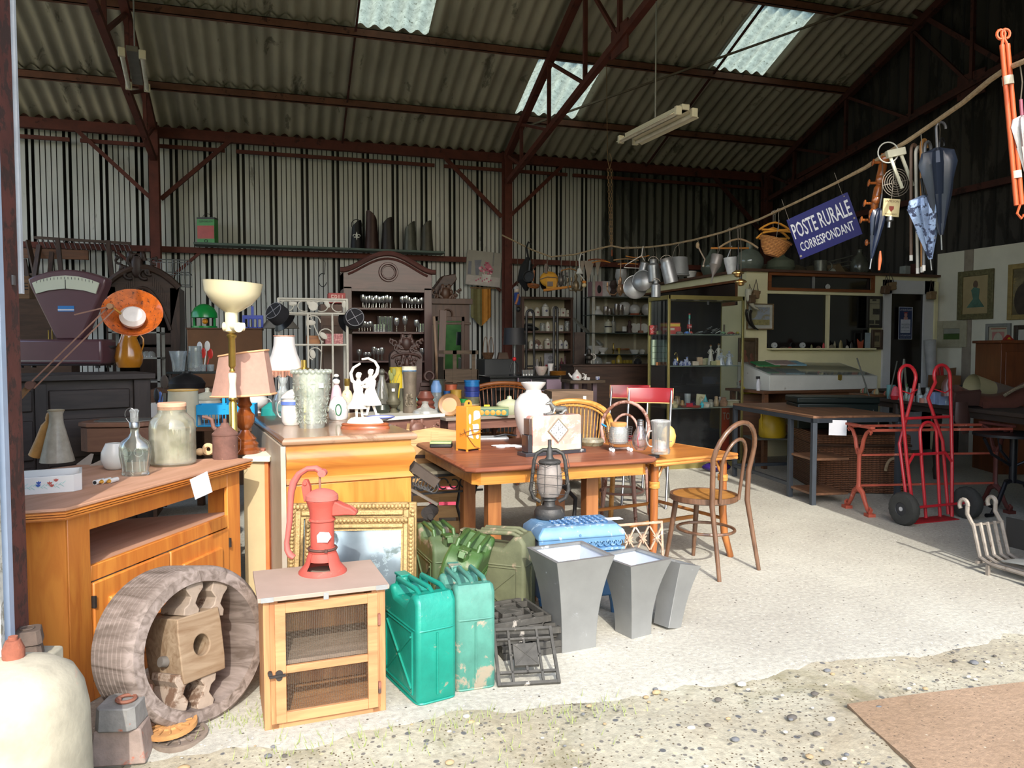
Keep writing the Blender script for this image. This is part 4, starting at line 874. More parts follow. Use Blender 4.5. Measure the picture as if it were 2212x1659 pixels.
cx=(x0+x1)/2;cz=.145
P(t,'dial',G().at(cx,0,cz,rot=(0,45,0)).box(-.047,.002,-.047,.047,.012,.047),mat('dcdcd6',.4),.001)
P(t,'dial_frame',G().at(cx,0,cz-.051,rot=(0,0,0)).at(cx,0,cz,rot=(0,45,0)).frame(.104,.104,.006,.012,-.002,-.052),mat('9c9484',.35,.6))
g=G()
for i in range(12):q=2*PI*i/12;r_=.036 if i%3 else .048;g.cb(cx+r_*sin(q),.0012,cz+r_*cos(q),.004,.001,.006)
g.bar((cx,.0005,cz),(cx+.002,.0005,cz+.028),.0022,.001).bar((cx,.0002,cz),(cx+.028,.0002,cz+.022),.0022,.001).cyl((cx-.014,.0005,cz-.014),(cx-.014,.0015,cz-.014),.003).cyl((cx+.014,.0005,cz-.014),(cx+.014,.0015,cz-.014),.003)
P(t,'dial_marks',g,BLACK)
PW=mat('7d7d78',.4,.6,.2,20,.3);hp_=m2+Vector((cos(R(an2))*(cx+.0)-0,sin(R(an2))*cx+.05,hC))
g=G();q=.0014
S=lambda L:[(x*q,y*q,z*q)for x,y,z in L]
g.tube(S([(52,0,16),(46,0,22),(26,0,24),(4,0,24),(-12,0,30),(-22,0,42)]),[9*q,14*q,13*q,13*q,13*q,9*q],12)
g.tube(S([(-20,0,40),(-27,0,50),(-36,0,50),(-46,0,47),(-50,0,46)]),[9*q,9*q,7*q,4.5*q,3*q],10)
for s_ in(-1,1):
 g.tube(S([(-27,s_*4,56),(-24,s_*5,64),(-23,s_*5,70)]),[4*q,3*q,.8*q],6);g.tube(S([(-10,s_*7,26),(-18,s_*9,8),(-40,s_*9,4),(-54,s_*9,4)]),[7*q,5*q,4*q,4*q],8);g.tube(S([(44,s_*9,18),(32,s_*12,14),(24,s_*13,5),(10,s_*13,4)]),[11*q,9*q,5*q,4*q],8)
g.tube(S([(54,0,12),(64,4,6),(72,8,4)]),[4*q,3*q,1*q],6);g.box(-.058,-.018,-.0,.06,.018,.003)
O('dog_statuette','pewter statuette of a reclining wolf dog with pricked ears on top of the clock','statuette',hp_,g,PW,an2)
pot('white_vase','large white ceramic vase with wavy rim behind the clock','vase',1152,968,[(0,0),(16,0),(20,10),(36,50),(42,80),(40,100),(28,116),(18,120),(16,126),(26,138),(27,142),(24,142),(14,126),(0,118)],mat('bfbdb9',.35,0,.08,5,.02,coat=.2),z=zt,n=40)
g=G()
for i in range(11):q=i*.57;g.lathe([(0,.002),(.03+.01*sin(i*2),.002),(.034,.008),(.0,.012)],9,.055*cos(q)*(1+.3*(i%3)),.03*sin(q))
O('lace_doily','crumpled white lace doily on the square table beside the clock','doily',on(1103,966,zt)+Vector((0,.03,-.001)),g,mat('e9e4e2',.9,0,.05))
t=T('framed_mirror_tray','small grey framed tray with black clip lying on the square table','tray',on(1078,950,zt)+Vector((0,.06,0)),-10)
P(t,'tray',G().box(-.12,-.05,0,.08,.1,.012),mat('a5a7a8',.4),.002);P(t,'clip',G().tube([(-.02,.0,.016),(.06,.01,.03),(.13,.03,.016)],.006).tube([(.0,.03,.016),(.08,.05,.022),(.15,.06,.014)],.005),BLACK)
pot('glass_ashtray','thick cut glass ashtray right of the clock','ashtray',1279,962,[(0,0),(22,0),(27,8),(24,14),(20,14),(14,5),(0,4)],glass('d8d2b8',.8,.05,.2,.3),z=zt,n=16)
p=on(1343,977,zt)+Vector((0,.02,0));k=kk(p)
t=T('miniature_trolley','miniature chrome shopping trolley with blue handle holding a small jar','trolley',p,-8);g=G();r_=.0011;X0,X1,Y0_,Y1_=-26*k,20*k,-.0,.07
for i in range(9):
 u=i/8;z=(16+38*u)*k;xa=(-20-12*u)*k;xb=(22+4*u)*k;ya=-.006*u;yb=.055+.014*u;g.tube([(xa,ya,z),(xb,ya,z),(xb,yb,z),(xa,yb,z)],r_,4,True)
for i in range(9):
 u=i/8
 for a0,a1 in(((-20+42*u,0),(-32+58*u,-.006)),):g.tube([(a0[0]*k,a0[1],16*k),(a1[0]*k,a1[1],54*k)],r_,4);g.tube([(a0[0]*k,.055,16*k),(a1[0]*k,.069,54*k)],r_,4)
g.tube([(-20*k,0,16*k),(-14*k,0,7*k),(26*k,0,6*k)],.0022,6).tube([(-20*k,.055,16*k),(-14*k,.055,7*k),(26*k,.055,6*k)],.0022,6).tube([(26*k,0,6*k),(22*k,0,16*k)],.002).tube([(-20*k,0,8*k),(-20*k,.055,8*k)],.002)
P(t,'basket',g,STEEL)
for x in(-16,24):
 for y in(0,.055):P(t,'wheel',G().cyl((x*k,y-.004,4*k),(x*k,y+.004,4*k),4*k),mat('c8c8c8',.4))
P(t,'handle',G().tube([(-33*k,-.006,56*k),(-38*k,.03,60*k),(-33*k,.069,56*k)],.005,8),mat('2a8fd0',.4))
t=pot('spice_jar','small glass jar with cork lid sitting in the miniature trolley','jar',1343,977,[(0,0),(18,0),(20,4),(20,30),(16,38),(15,38),(18,30),(18,4),(0,2)],CLEAR,z=zt,parts=[('lid',[(0,36),(16,36),(18,40),(18,45),(0,45)],mat('c08a50',.7))]);t.location=p+Vector((0,.028,18*k))
t=pot('bulb_decanter','light bulb shaped glass decanter with metal screw cap and red straw','decanter',1383,972,[(0,0),(10,0),(17,10),(19,22),(15,36),(8,48),(7,54),(6,54),(7,47),(14,35),(17,22),(14,10),(0,3)],glass('f2eeee',.95,.01,.05,.3),z=zt,parts=[('screw_cap',[(7,52),(8,54),(7,56),(8,58),(7,60),(8,62),(5,66),(0,67)],STEEL),('straw',lambda k:G().tube([(-4*k,0,4*k),(-6*k,0,24*k),(0,0,40*k)],.004),mat('d8343a',.4))])
t=pot('glass_tankard','tall faceted clear glass tankard with handle at the right corner of the square table','tankard',1427,980,[(0,0),(20,0),(21,8),(19,12),(20,60),(22,69),(20,69),(18,58),(17,12),(0,8)],glass('f2f2f0',.92,.01,.06,.3),z=zt,n=10,parts=[('handle',lambda k:G().tube(arc(-20*k,32*k,11*k,17*k,70,290,12),.0045),glass('f2f2f0',.85,.01,.06,.3)),('rim',[(22,69),(22.6,71),(21,72),(20,70)],glass('f2f2f0',.7,.01,.06,.4))])
# ---------------- bamboo table ----------------
zb=.675;RC=on(1594,979,zb);LC=on(1400,997,zb);BC=on(1456,945,zb);m_,w_,an=edge(LC,RC)
Lw=w_*.92;dB=min(.85,(on(1468,946,zb)-RC).length);u_=(LC-RC).normalized()
t=T('bamboo_table','honey coloured table with bamboo edging and splayed cane-bound legs behind the chair','table',Vector((RC.x,RC.y,0)),an)
BAM=wood('c28a4a','9a5f2c','x',2,.35,.1);BAMZ=wood('a86a34','7d4520','z',2,.35,.1,0,.2);HON=wood('b87434','9c5c26','x',1.4,.4,.06,0,.2)
P(t,'top',G().box(-Lw,.015,zb-.025,-.015,dB,zb),HON,.002)
g=G()
for y in(.008,):
 for z in(zb-.008,zb-.027):g.tube([(-Lw,y,z),(-.004,y,z)],.0105,8).tube([(-.008,0,z),(-.008,dB,z)],.0105,8)
P(t,'edging',g,BAM)
def bleg(x,y,sx,sy):
 g=G().tube([(x,y,zb-.03),(x+.004*sx,y,.3),(x+.012*sx,y+.01*sy,.15),(x+.05*sx,y+.03*sy,0)],[.026,.025,.024,.02],12);l=P(t,'leg',g,BAMZ)
 g=G()
 for i in range(5):g.ring((x,y,.5+i*.008),.029,.004,'z',14)
 P(l,'cane_binding',g,mat('c98c40',.6));
 P(t,'brace',G().tube([(x-sx*.15,y,zb-.04),(x-sx*.06,y,.62),(x-sx*.01,y,.53)],.009,6).tube([(x,y-sy*.15,zb-.04),(x,y-sy*.06,.62),(x,y-sy*.01,.53)],.009,6),BAM)
bleg(-.06,.07,1,-1);bleg(-Lw+.05,.07,-1,-1);bleg(-.06,dB-.07,1,1);bleg(-Lw+.1,dB-.07,-1,1)
P(t,'stretcher',G().tube([(-.06,.3,.22),(-Lw+.05,.3,.22)],.014,8).tube([(-.06,.07,.25),(-.06,dB-.07,.25)],.012,8).tube([(-Lw+.1,dB-.07,.22),(-.06,dB-.07,.22)],.012,8),BAM)
pot('mosaic_vase','round speckled mosaic vase behind the glass tankard','vase',1444,965,[(0,0),(8,0),(14,10),(16,24),(12,38),(6,44),(0,44)],mat('c8a860',.5,0,.2,30,.2,'5a4a6a',.58,40),z=zb)
c=on(1430,1235,0)+Vector((0,.12,0));k=kk(c)
t=T('cast_iron_column','slender fluted grey cast iron column standing at the corner of the square table','column',c,CR);CG=mat('4f5256',.55,.5,.2,14,.3)
P(t,'shaft',G().lathe([(0,.07),(.03,.07),(.024,.09),(.022,.66),(0,.66)],20,fl=lambda q:1+.07*cos(q*2*PI*10)),CG);P(t,'capital',G().lathe([(.024,.64),(.03,.65),(.026,.665),(.036,.68),(.036,.69),(0,.69)],20),CG)
P(t,'ring',G().lathe([(.024,.36),(.03,.37),(.03,.385),(.024,.395)],20).lathe([(.024,.1),(.032,.11),(.03,.13),(.024,.14)],20),CG);P(t,'foot',G().lathe([(0,0),(.06,0),(.055,.02),(.035,.04),(.03,.07),(0,.07)],20),CG)
# ---------------- bentwood chairs ----------------
def bentwood(name,lab,loc,rot,mf,ms,w=.40,cover=None,group='bentwood chairs'):
 t=T(name,lab,'chair',loc,rot,group);zs=.45;r=.205
 P(t,'seat',G().lathe([(0,zs-.008),(r-.02,zs-.008),(r-.012,zs),(r,zs),(r+.002,zs-.03),(r-.01,zs-.038),(0,zs-.03)],40),mf)
 P(t,'seat_panel',G().lathe([(0,zs-.003),(r-.018,zs-.003),(r-.018,zs-.01),(0,zs-.01)],40),ms)
 for s_ in(-1,1):
  P(t,'leg',G().tube([(s_*.10,-.13,zs-.03),(s_*.115,-.155,.22),(s_*.135,-.185,0)],[.017,.016,.012],12),mf)
 g=G();pts=[]
 for s_ in(-1,):pts+=[(s_*.19,.27,0),(s_*.178,.235,.2),(s_*.168,.195,.42),(s_*.172,.2,.6)]
 pts+=[(.19*cos(R(a))*1.0,.215+.0008*0+.06*sin(R(a)),.70+.21*sin(R(a)))for a in range(180,-1,-15)]
 pts+=[(.172,.2,.6),(.168,.195,.42),(.178,.235,.2),(.19,.27,0)]
 P(t,'back_bow',g.tube(pts,[.0125,.014,.016,.016]+[.0145]*13+[.016,.016,.014,.0125],12),mf)
 ip=[(-.09,.19,zs-.02)]+[(.105*cos(R(a)),.212+.045*sin(R(a)),.66+.15*sin(R(a)))for a in range(180,-1,-15)]+[(.09,.19,zs-.02)]
 P(t,'inner_bow',G().tube(ip,.0105,10),mf)
 P(t,'leg_ring',G().tube([(.165*cos(R(a)),.02+.175*sin(R(a)),.235)for a in range(0,360,12)],.0095,8,True),mf)
 return t
BWD=wood('74553f','4f382a','z',3,.35,.15,0,.2);BSEAT=wood('a8783c','85592a','x',1.5,.4,.05)
r1=on(1573,1257,0);r2=on(1621,1231,0);rm=(r1+r2)/2;f1=on(1442,1202,0);f2=on(1491,1212,0);
dd_=(r2-r1);ang=math.degrees(math.atan2(dd_.y,dd_.x));ang=math.degrees(math.atan2((rm-(f1+f2)/2).y,(rm-(f1+f2)/2).x))-90
fw_=Vector((sin(R(ang)),-cos(R(ang)),0));print('chair rot',ang,'rear gap',dd_.length,'len',(rm-(f1+f2)/2).length)
ctr=rm+fw_*.27;bentwood('bentwood_chair','brown bentwood chair with round seat standing in the sun on the open floor',ctr,ang,BWD,BSEAT)
sc2=on(1345,1150,0);ctr2=wd(1342,1100,5.98)
bentwood('bentwood_chair','pinkish worn bentwood chair behind the square table, its bow above the trolley',Vector((ctr2.x,ctr2.y,0)),-32,mat('a07c70',.4,0,.2,10,.1,'6b4434',.55,6),BSEAT)
# ---------------- dark chest, shop scale, speckled lamp ----------------
DW=wood('3a302c','221c1a','x',2.2,.6,.35);DWZ=wood('3a302c','241d1b','z',2.2,.6,.35)
sD=4.25;zD=H-(800-750)*sD/F;a=wd(38,806,sD);b=wd(327,800,sD);
zD=1.19;a=on(20,812,zD);b=on(327,806,zD);m_,w_,an=edge(a,b);hD=zD
w_+=.25;O_=b
t=T('dark_chest','tall blackened panelled wooden chest carrying the shop scale','chest',Vector((b.x,b.y,0)),an)
P(t,'top',G().box(-w_,-.02,hD-.035,.02,.5,hD),DW,.004)
g=G().box(-w_,.03,.1,-.0,.47,hD-.035);P(t,'body',g,DW,.002)
P(t,'corner_post',G().box(-.10,.005,0,-.005,.08,hD-.035),DWZ,.004)
xs_=[-w_,-.62,-.58,-.12]
for x0,x1 in((-.55,-.12),(-w_+.02,-.63)):
 for z0,z1 in((.98,1.1),(.70,.93),(.38,.66),(.12,.34)):P(t,'panel',G().box(x0,.012,z0,x1,.04,z1),DW,.008)
P(t,'stile',G().box(-.62,.008,.1,-.56,.04,hD-.05),DWZ,.003)
MR=mat('644349',.35,.1,.08,5,.03,coat=.4);p=on(150,795,zD+0);k=kk(p);pz=zD+.03
t=T('shop_scale','maroon enamel shop scale with fan shaped dial on the dark chest','scale',p+Vector((.0,.07,0)),CR)
P(t,'base',G().box(-125*k,-.10,.03,80*k,.14,62*k),MR,.02)
P(t,'plinth',G().box(-120*k,-.09,.018,76*k,.13,.032),mat('2c2022',.4),.006);P(t,'chrome_strip',G().box(-124*k,-.103,.052,79*k,-.1,.058),STEEL)
for x in(-100,66):
 for y in(-.06,.1):P(t,'foot',G().cyl((x*k,y,0),(x*k,y,.03),.018),BLACK)
th=60;fan=[(-16,60),(30,60)]+[(88*1 if 0 else 78,182)]
outl_=[(-26,64),(32,64),(36,76),(80,172),(84,190),(80,197)]+[(3+84*sin(R(q)),66+152*cos(R(q)))for q in(30,20,10,0,-10,-20,-30)][0:7]+[(-76,197),(-80,190),(-74,172),(-32,76)]
outl_=[(-24,62),(28,62),(34,74),(82,176),(86,192)]+[(2+86*x,192+20*(1-x*x))for x in(.8,.5,.2,0,-.2,-.5,-.8)]+[(-82,192),(-78,176),(-30,74)]
P(t,'head',G().prism(sc(outl_,k),-.05,.06),MR,.012)
dial=[(-70,183)]+[(2+72*x,183+16*(1-x*x))for x in(-.75,-.4,0,.4,.75)]+[(74,183),(66,160)]+[(2+64*x,160+11*(1-x*x))for x in(.6,0,-.6)]+[(-62,160)]
P(t,'dial',G().prism(sc(dial,k),-.066,-.055),mat('d8d8c0',.4,0,.04,5,0))
g=G().box(1*k,-.068,168*k,2.5*k,-.066,190*k)
for i in range(17):x=-60+7.5*i;zt_=183+13*(1-(x/74)**2);g.box(x*k,-.0675,(zt_-5)*k,(x+.8)*k,-.066,zt_*k)
P(t,'dial_marks',g,BLACK)
P(t,'badge',G().box(-18*k,-.053,122*k,17*k,-.051,134*k),mat('2f7fc8',.4));P(t,'badge_stripe',G().box(-18*k,-.0545,124*k,17*k,-.053,127*k),[mat('e8e4e4',.4)])
P(t,'pan',G().box(-.40-0,-.09,.165,-78*k,.12,.172).box(-.40,-.095,.17,-80*k,-.09,.2),mat('8a6450',.3,.7,.1));P(t,'pan_post',G().cyl((-100*k,0,62*k),(-100*k,0,.165),.03),BLACK)
P(t,'rear_pan',G().lathe([(0,.155),(.07,.155),(.085,.17),(.08,.172),(0,.162)],24,72*k,.09).cyl((72*k,.09,.1),(72*k,.09,.16),.008),STEEL)
g=G()
g=G().tube([(-45*k,-.02,60*k),(-45*k,-.02,82*k)],.004).tube([(-37*k,-.02,60*k),(-37*k,-.02,84*k)],.004);P(t,'balance_rods',g,BRASS)
p1=wd(66,832,3.3);p2=wd(240,662,3.45);p3=wd(160,680,3.35);ORS=mat('a8521a',.3,0,.35,30,.1,'4a2410',.56,70,coat=.7)
AR=wood('7d5038','5c3826','x',2,.5)
t=T('swing_arm_lamp','brown scissor arm lamp with speckled orange shade reaching out from the left','lamp',p1,0)
L=lambda q:q-p1
g=G()
for o_ in(Vector((0,0,.01)),Vector((.012,.0,-.014))):g.bar(L(p1)+o_,L(p2)+o_,.012,.006)
P(t,'lower_arm',g,AR);P(t,'upper_arm',G().bar(L(p3),L(p2)+Vector((0,-.02,.0)),.012,.006),AR)
P(t,'joint',G().cyl(L(p1)+Vector((0,-.02,0)),L(p1)+Vector((0,.02,0)),.018),mat('5c3f34'));P(t,'clamp',G().bar(L(p1),L(wd(40,860,3.3)),.02).cyl(L(p2)+Vector((0,-.035,0)),L(p2)+Vector((0,.01,0)),.013),mat('8a6a4c',.5,.3))
c=wd(286,676,3.5);k=3.5/F;g=G()
ax=(RT*.36+UP*.52-FW*.77).normalized()
rot_=ax.to_track_quat('Z','X').to_matrix().to_4x4();g.M=Matrix.Translation(L(c)-ax*.04)@rot_
prf=[(0,-.05),(.03,-.05),(.06,-.035),(.1,.0),(.125,.045),(.128,.048),(.122,.043),(.096,.002),(.058,-.03),(.03,-.044)]
g.lathe(prf,36);P(t,'lamp_shade',g,ORS)
g=G();g.M=Matrix.Translation(L(c)-ax*.04)@rot_;g.lathe([(0,-.03),(.03,-.028),(.052,-.01),(.056,.012),(.04,.03),(0,.034)],24);P(t,'diffuser',g,mat('b5b0aa',.5));P(t,'stem',G().tube([L(p2),L(c)-ax*.08],.006),BRASS)
pot('mustard_jug','glossy mustard yellow stoneware jug on the dark chest','jug',279,794,[(0,0),(22,0),(27,10),(29,22),(25,42),(17,62),(13,74),(15,82),(13,82),(11,72),(0,66)],mat('b5741e',.22,0,.2,6,.05,coat=.7),z=zD,parts=[('handle',lambda k:G().tube([(12*k,0,60*k),(24*k,0,72*k),(32*k,0,62*k),(32*k,0,48*k),(24*k,0,26*k)],[.006,.007,.007,.006,.006],8),mat('b5741e',.22,0,.2,6,.05,coat=.7))])
# ---------------- between: low shelf things behind the pine cabinet ----------------
TX=wood('6a4a34','4d3424','x',2,.6);zS=.80;sS=5.0
a=on(340,990,zS)
t=T('kitchen_table','plain brown table crowded with kitchenware behind the pine cabinet','table',Vector((on(345,905,zS).x,on(345,905,zS).y,0)),CR)
aa=on(345,905,zS);bb=on(640,905,zS);wq=(bb-aa).length
P(t,'top',G().box(0,-.6,zS-.03,wq,.7,zS),TX,.003)
for x in(.02,wq-.08):
 for y in(-.57,.62):P(t,'leg',G().box(x,y,0,x+.05,y+.05,zS-.03),TX)
def kt(dy,px):q=on(px,905,zS)+Vector((FW.x,FW.y,0))*dy;return q
def P5(px,s):q=wd(px,905,s);q.z=zS+.001;return q
SHD=mat('dcd6bc',.7,0,.05,20,.05,trans=.3)
pot('white_lampshade','cream drum lampshade with yellow laced rim behind the big glass jar','lampshade',397,921,[(36,0),(32,40),(30,78),(28,78),(30,40),(34,0)],SHD,z=zS,parts=[('laced_rim',lambda k:G().ring((0,0,78*k),30*k,.005,'z',28).ring((0,0,0),36*k,.005,'z',28),mat('d9a94e',.7))])
pot('orange_pot','orange enamel cooking pot upside down behind the cream lampshade','pot',415,890,[(38,0),(36,20),(30,36),(22,40),(0,42)],mat('cf7f1c',.35,0,.12,6,0,coat=.4),z=zS)
pot('storage_crock','white lidded stoneware crock with dark lettering band','crock',449,905,[(0,0),(26,0),(28,4),(28,36),(24,44),(0,46)],mat('c5c4b4',.35,0,.06),z=zS,parts=[('lid',[(27,42),(28,46),(16,55),(5,58),(4,62),(5,66),(0,68)],mat('d2d0bc',.35)),('dark_band',[(28.3,29),(28.6,30),(28.6,34),(28.3,35)],mat('4a4f60'))])
pot('soup_tureen','small white soup tureen with handles and knobbed lid','tureen',552,892,[(0,0),(12,0),(9,5),(8,8),(20,12),(27,22),(27,30),(0,30)],PORC,z=zS,parts=[('lid',[(27,30),(20,36),(6,40),(0,41)],PORC),('handle',lambda k:G().ring((0,0,41*k),8*k,.004,'y',14).ring((-28*k,0,24*k),6*k,.003).ring((28*k,0,24*k),6*k,.003),PORC)])
p=P5(492,5.42);k=kk(p);BP=mat('1f9ad6',.35,0,.05)
t=T('blue_basket','bright blue plastic shopping basket with upright handle','basket',p,-6)
g=G()
wB,hB=58*k,46*k
for s_ in(-1,1):
 for i in range(9):x=-wB+2*wB*i/8;g.box(x-.003,s_*.08-.002,0,x+.003,s_*.08+.002,hB*.6)
g.box(-wB,-.084,0,wB,.084,.008).box(-wB,-.086,hB*.55,wB,-.08,hB).box(-wB,.08,hB*.55,wB,.086,hB).box(-wB-.003,-.086,0,-wB+.003,.086,hB).box(wB-.003,-.086,0,wB+.003,.086,hB)
P(t,'tub',g,BP);P(t,'handle',G().box(-.02,-.09,hB*.8,.0,-.085,hB+46*k).box(-.02,.085,hB*.8,.0,.09,hB+46*k).box(-.02,-.09,hB+42*k,.0,.09,hB+48*k),BP)
g=G()
for i in range(9):
 x=-.06+random.uniform(-.05,.05);g.tube([(x,random.uniform(-.03,.03),0),(x+random.uniform(-.1,.1),random.uniform(-.05,.05),random.uniform(.12,.2))],.004,6)
for i in range(7):
 x=i*.022-.07;q=G();z=random.uniform(.15,.2)
p=on(335,905,zS);k=kk(p)
ladl=['black ladle sticking up out of the utensil pot','dark slotted spatula leaning left out of the utensil pot','dark spatula leaning right out of the utensil pot','blue handled spoon in the utensil pot']
pot('utensil_pot','small white pot full of dark kitchen utensils next to the dark chest','pot',335,905,[(0,0),(15,0),(18,34),(16,34),(13,3),(0,3)],PORC,z=zS)
for i,(dx,tx,hz_,m2,w3)in enumerate(((0,4,60,BLACK,9),(-4,-16,92,mat('3a3028'),12),(6,18,88,mat('40352c'),13),(3,8,52,mat('5a7ac0',.3),8))):
 g=G().tube([(dx*k,0,3*k),(tx*k,.01*i,(hz_-18)*k)],.0035,6);g.ball(tx*1.06*k,.01*i,(hz_-8)*k,w3*k*.7,.005,15*k,8)
 O('kitchen_utensil',ladl[i],'utensil',p,g,m2,CR,'utensils in the white pot')
t=T('teal_vase','teal green glazed round vase half hidden behind the oak cabinet','vase',P5(590,5.42),CR);P(t,'body',G().lathe([(0,0),(.05,0),(.085,.05),(.08,.12),(.03,.16),(0,.16)],20,fl=lambda q:1+.03*cos(q*2*PI*12)),mat('2c8f88',.3,0,.1))
O('dark_tin','dark green rectangular tin behind the wooden lamp foot','tin',P5(556,5.36),G().box(-.08,0,0,.08,.1,.05),mat('1f3d38',.4),CR,None,.005)
# ---------------- second row: glass table, fringe lamp, white plant stand ----------------
zg=.95;a=on(365,800,zg)
Yg=7.0
def K(px,py,Y):return onY(px,py,Y)
p=K(367,803,7.0);q=K(468,803,7.0);zg=p.z;wq=q.x-p.x
t=T('glass_top_table','small black topped side table with glass jugs beneath the green lamp','table',Vector((p.x,7.0,0)),0)
P(t,'top',G().box(-.03,0,zg-.02,wq+.3,.4,zg),mat('2c3436',.2,0,.1),.004)
P(t,'leg',G().tube([(0,.03,zg-.02),(-.06,.03,0)],.012),IRON);P(t,'leg',G().tube([(wq+.27,.03,zg-.02),(wq+.3,.03,0)],.012),IRON);P(t,'leg',G().tube([(.03,.37,zg-.02),(.0,.37,0)],.012),IRON)
gj=glass('e2eaec',.8,.05,.15,.4)
pot('crystal_vase','flared crystal vase, leftmost glass on the black topped table','vase',386,802,[(0,0),(12,0),(14,22),(19,44),(18,44),(12,22),(10,4),(0,4)],gj,Y=7.06,z=zg,n=14)
pot('glass_jug','tall clear patterned glass jug beside the crystal vase','jug',422,802,[(0,0),(15,0),(16,10),(13,50),(13,54),(12,54),(12,48),(14,8),(0,4)],gj,Y=7.06,z=zg,n=16)
for i,(px_,lab)in enumerate(((438,'clear glass tumbler at the foot of the red spoons'),(455,'clear glass tumbler at the right edge of the black topped table'))):
 pot('glass_tumbler',lab,'glass',px_,802,[(0,0),(7,0),(8,14),(7,14),(6,2),(0,2)],gj,Y=7.06,z=zg,group='tumblers on the glass top table')
RD=mat('c03028',.4)
for i,(x0,x1,m2,y1)in enumerate(((432,437,RD,46),(445,452,RD,44),(426,430,mat('c9cfd4',.4),62),(440,446,mat('d6d6d2',.4),64))):
 p=atY(x0,7.14,zg);k=kk(p)
 O('salad_server',['red salad server handle, left','red salad server handle, flared, right','pale blue spoon standing behind the red servers','white spoon standing behind the red servers'][i]+' on the black topped table','utensil',p,G().tube([(0,0,0),((x1-x0)*k,.01,y1*.7*k)],[.008,.004],8).ball((x1-x0)*1.3*k,.01,y1*.84*k,6*k,.004,11*k,8),m2,CR,'salad servers')
pot('black_pot','black domed cooking pot under the black topped table','pot',404,838,[(0,0),(36,0),(38,10),(30,22),(12,30),(9,32),(9,36),(0,36)],BLACK,Y=6.8)
t=T('side_shelf','','',(0,0,0));bpy.data.objects.remove(t)
pb=onY(404,838,6.8)
O('low_stand','low brown stand under the black cooking pot','stand',(pb.x,6.8,0),G().box(-.25,-.18,pb.z-.03,.3,.18,pb.z-.001).box(-.25,-.18,0,-.22,.18,pb.z-.03).box(.27,-.18,0,.3,.18,pb.z-.03),TX,0)
Yc=7.95;p=K(405,760,Yc);q=K(566,712,Yc);wq=q.x-p.x;hq=q.z
t=T('hardboard_cabinet','worn tan hardboard cabinet carrying the green lamp and blue crate','cabinet',(p.x,Yc,0),0)
P(t,'body',G().box(0,0,0,wq,.45,hq),mat('6b4a30',.8,0,.2,3,.1,'8a6a48',.6,3),.003)
P(t,'top',G().box(-.01,-.01,hq,wq+.01,.46,hq+.015),mat('5a4030',.8),.002)
hz=hq+.015;GL=mat('158a3e',.3,0,.15,8,0,coat=.3)
pot('green_lamp','green domed lamp with matching green base and amber bulb','lamp',442,712,[(0,0),(26,0),(26,4),(0,4)],GL,Y=Yc+.15,z=hz,parts=[('lamp_shade',[(27,22),(26,32),(20,43),(10,50),(0,52)],GL),('bulb',lambda k:G().ball(3*k,-.02,14*k,6*k),mat('d88a1c',.3)),('post',lambda k:G().box(-24*k,-.01,4*k,-20*k,.01,24*k).box(20*k,-.01,4*k,24*k,.01,24*k),GL)])
p=atY(547,Yc+.15,hz);k=kk(p);g=G()
for i in range(5):x=(-18+9*i)*k;g.box(x-.006,-.1,0,x+.006,-.09,26*k).box(x-.006,.09,0,x+.006,.1,26*k)
g.box(-20*k,-.1,0,20*k,.1,.01).box(-20*k,-.102,20*k,20*k,-.088,27*k).box(-20*k,.088,20*k,20*k,.102,27*k).box(-21*k,-.1,0,-19*k,.1,27*k).box(19*k,-.1,0,21*k,.1,27*k).box(-3*k,-.105,20*k,2*k,-.09,46*k)
O('blue_crate','small deep blue slatted plastic crate with a handle','crate',p,g,mat('1c3fb0',.4),0)
Yl=5.6;c=onY(615,800,Yl);k=kk(c)
t=T('fringed_lamp','white bell lampshade with pink fringe glowing in the sun behind the cut glass vase','lamp',(c.x,c.y,0),CR)
z0=c.z;WS=mat('dcd8d6',.7,0,.04,12,.03,trans=.3)
P(t,'lamp_shade',G().lathe([(x*k,z0+h*k)for x,h in((42,0),(37,14),(28,34),(23,54),(22,74),(21,74),(22,54),(27,34),(36,14),(41,0))],12),WS)
g=G()
for i in range(90):q=2*PI*i/90;r_=42*k;g.bar((r_*cos(q),r_*sin(q),z0+1*k),(r_*1.02*cos(q),r_*1.02*sin(q),z0-(12+2*sin(i))*k),.005,.003)
P(t,'fringe',g,mat('d8957c',.8,trans=.2));P(t,'trim',G().ring((0,0,z0+74*k),22*k,.004,'z',20).ring((0,0,z0),42*k,.004,'z',30),mat('c98c72',.7))
P(t,'pole',G().cyl((0,0,0),(0,0,z0+70*k),.012),STEEL);P(t,'base',G().lathe([(0,0),(.13,0),(.12,.02),(0,.03)],20),STEEL)
pot('grey_lampshade','wide grey cone lampshade with scalloped collar hanging below the kepi','lampshade',605,712,[(41,0),(22,22),(14,32),(12,32),(20,22),(40,0)],mat('8c8880',.8,0,.06,trans=.15),Y=8.1,z=hz)
Ye=6.9;WI=mat('bdbaae',.5,0,.08);a=onY(598,860,Ye);b=onY(752,645,Ye);X0=onY(602,700,Ye).x;X1=onY(750,700,Ye).x;zT=onY(680,646,Ye).z
t=T('iron_etagere','white wrought iron shelf stand with leaf scrolls','shelf',(X0,Ye,0),0);we=X1-X0;z1=onY(680,677,Ye).z;z2=onY(680,745,Ye).z;kx=kk(onY(680,700,Ye))
fr=G()
for x in(0,we):fr.cyl((x,0,0),(x,0,zT),.012).cyl((x,.3,0),(x,.3,zT),.012)
for x in(we*.42,we*.78):fr.cyl((x,0,0),(x,0,z1),.009)
for z in(zT,z1,z2,.55,.15):fr.cyl((0,0,z),(we,0,z),.009).cyl((0,.3,z),(we,.3,z),.009).cyl((0,0,z),(0,.3,z),.009).cyl((we,0,z),(we,.3,z),.009)
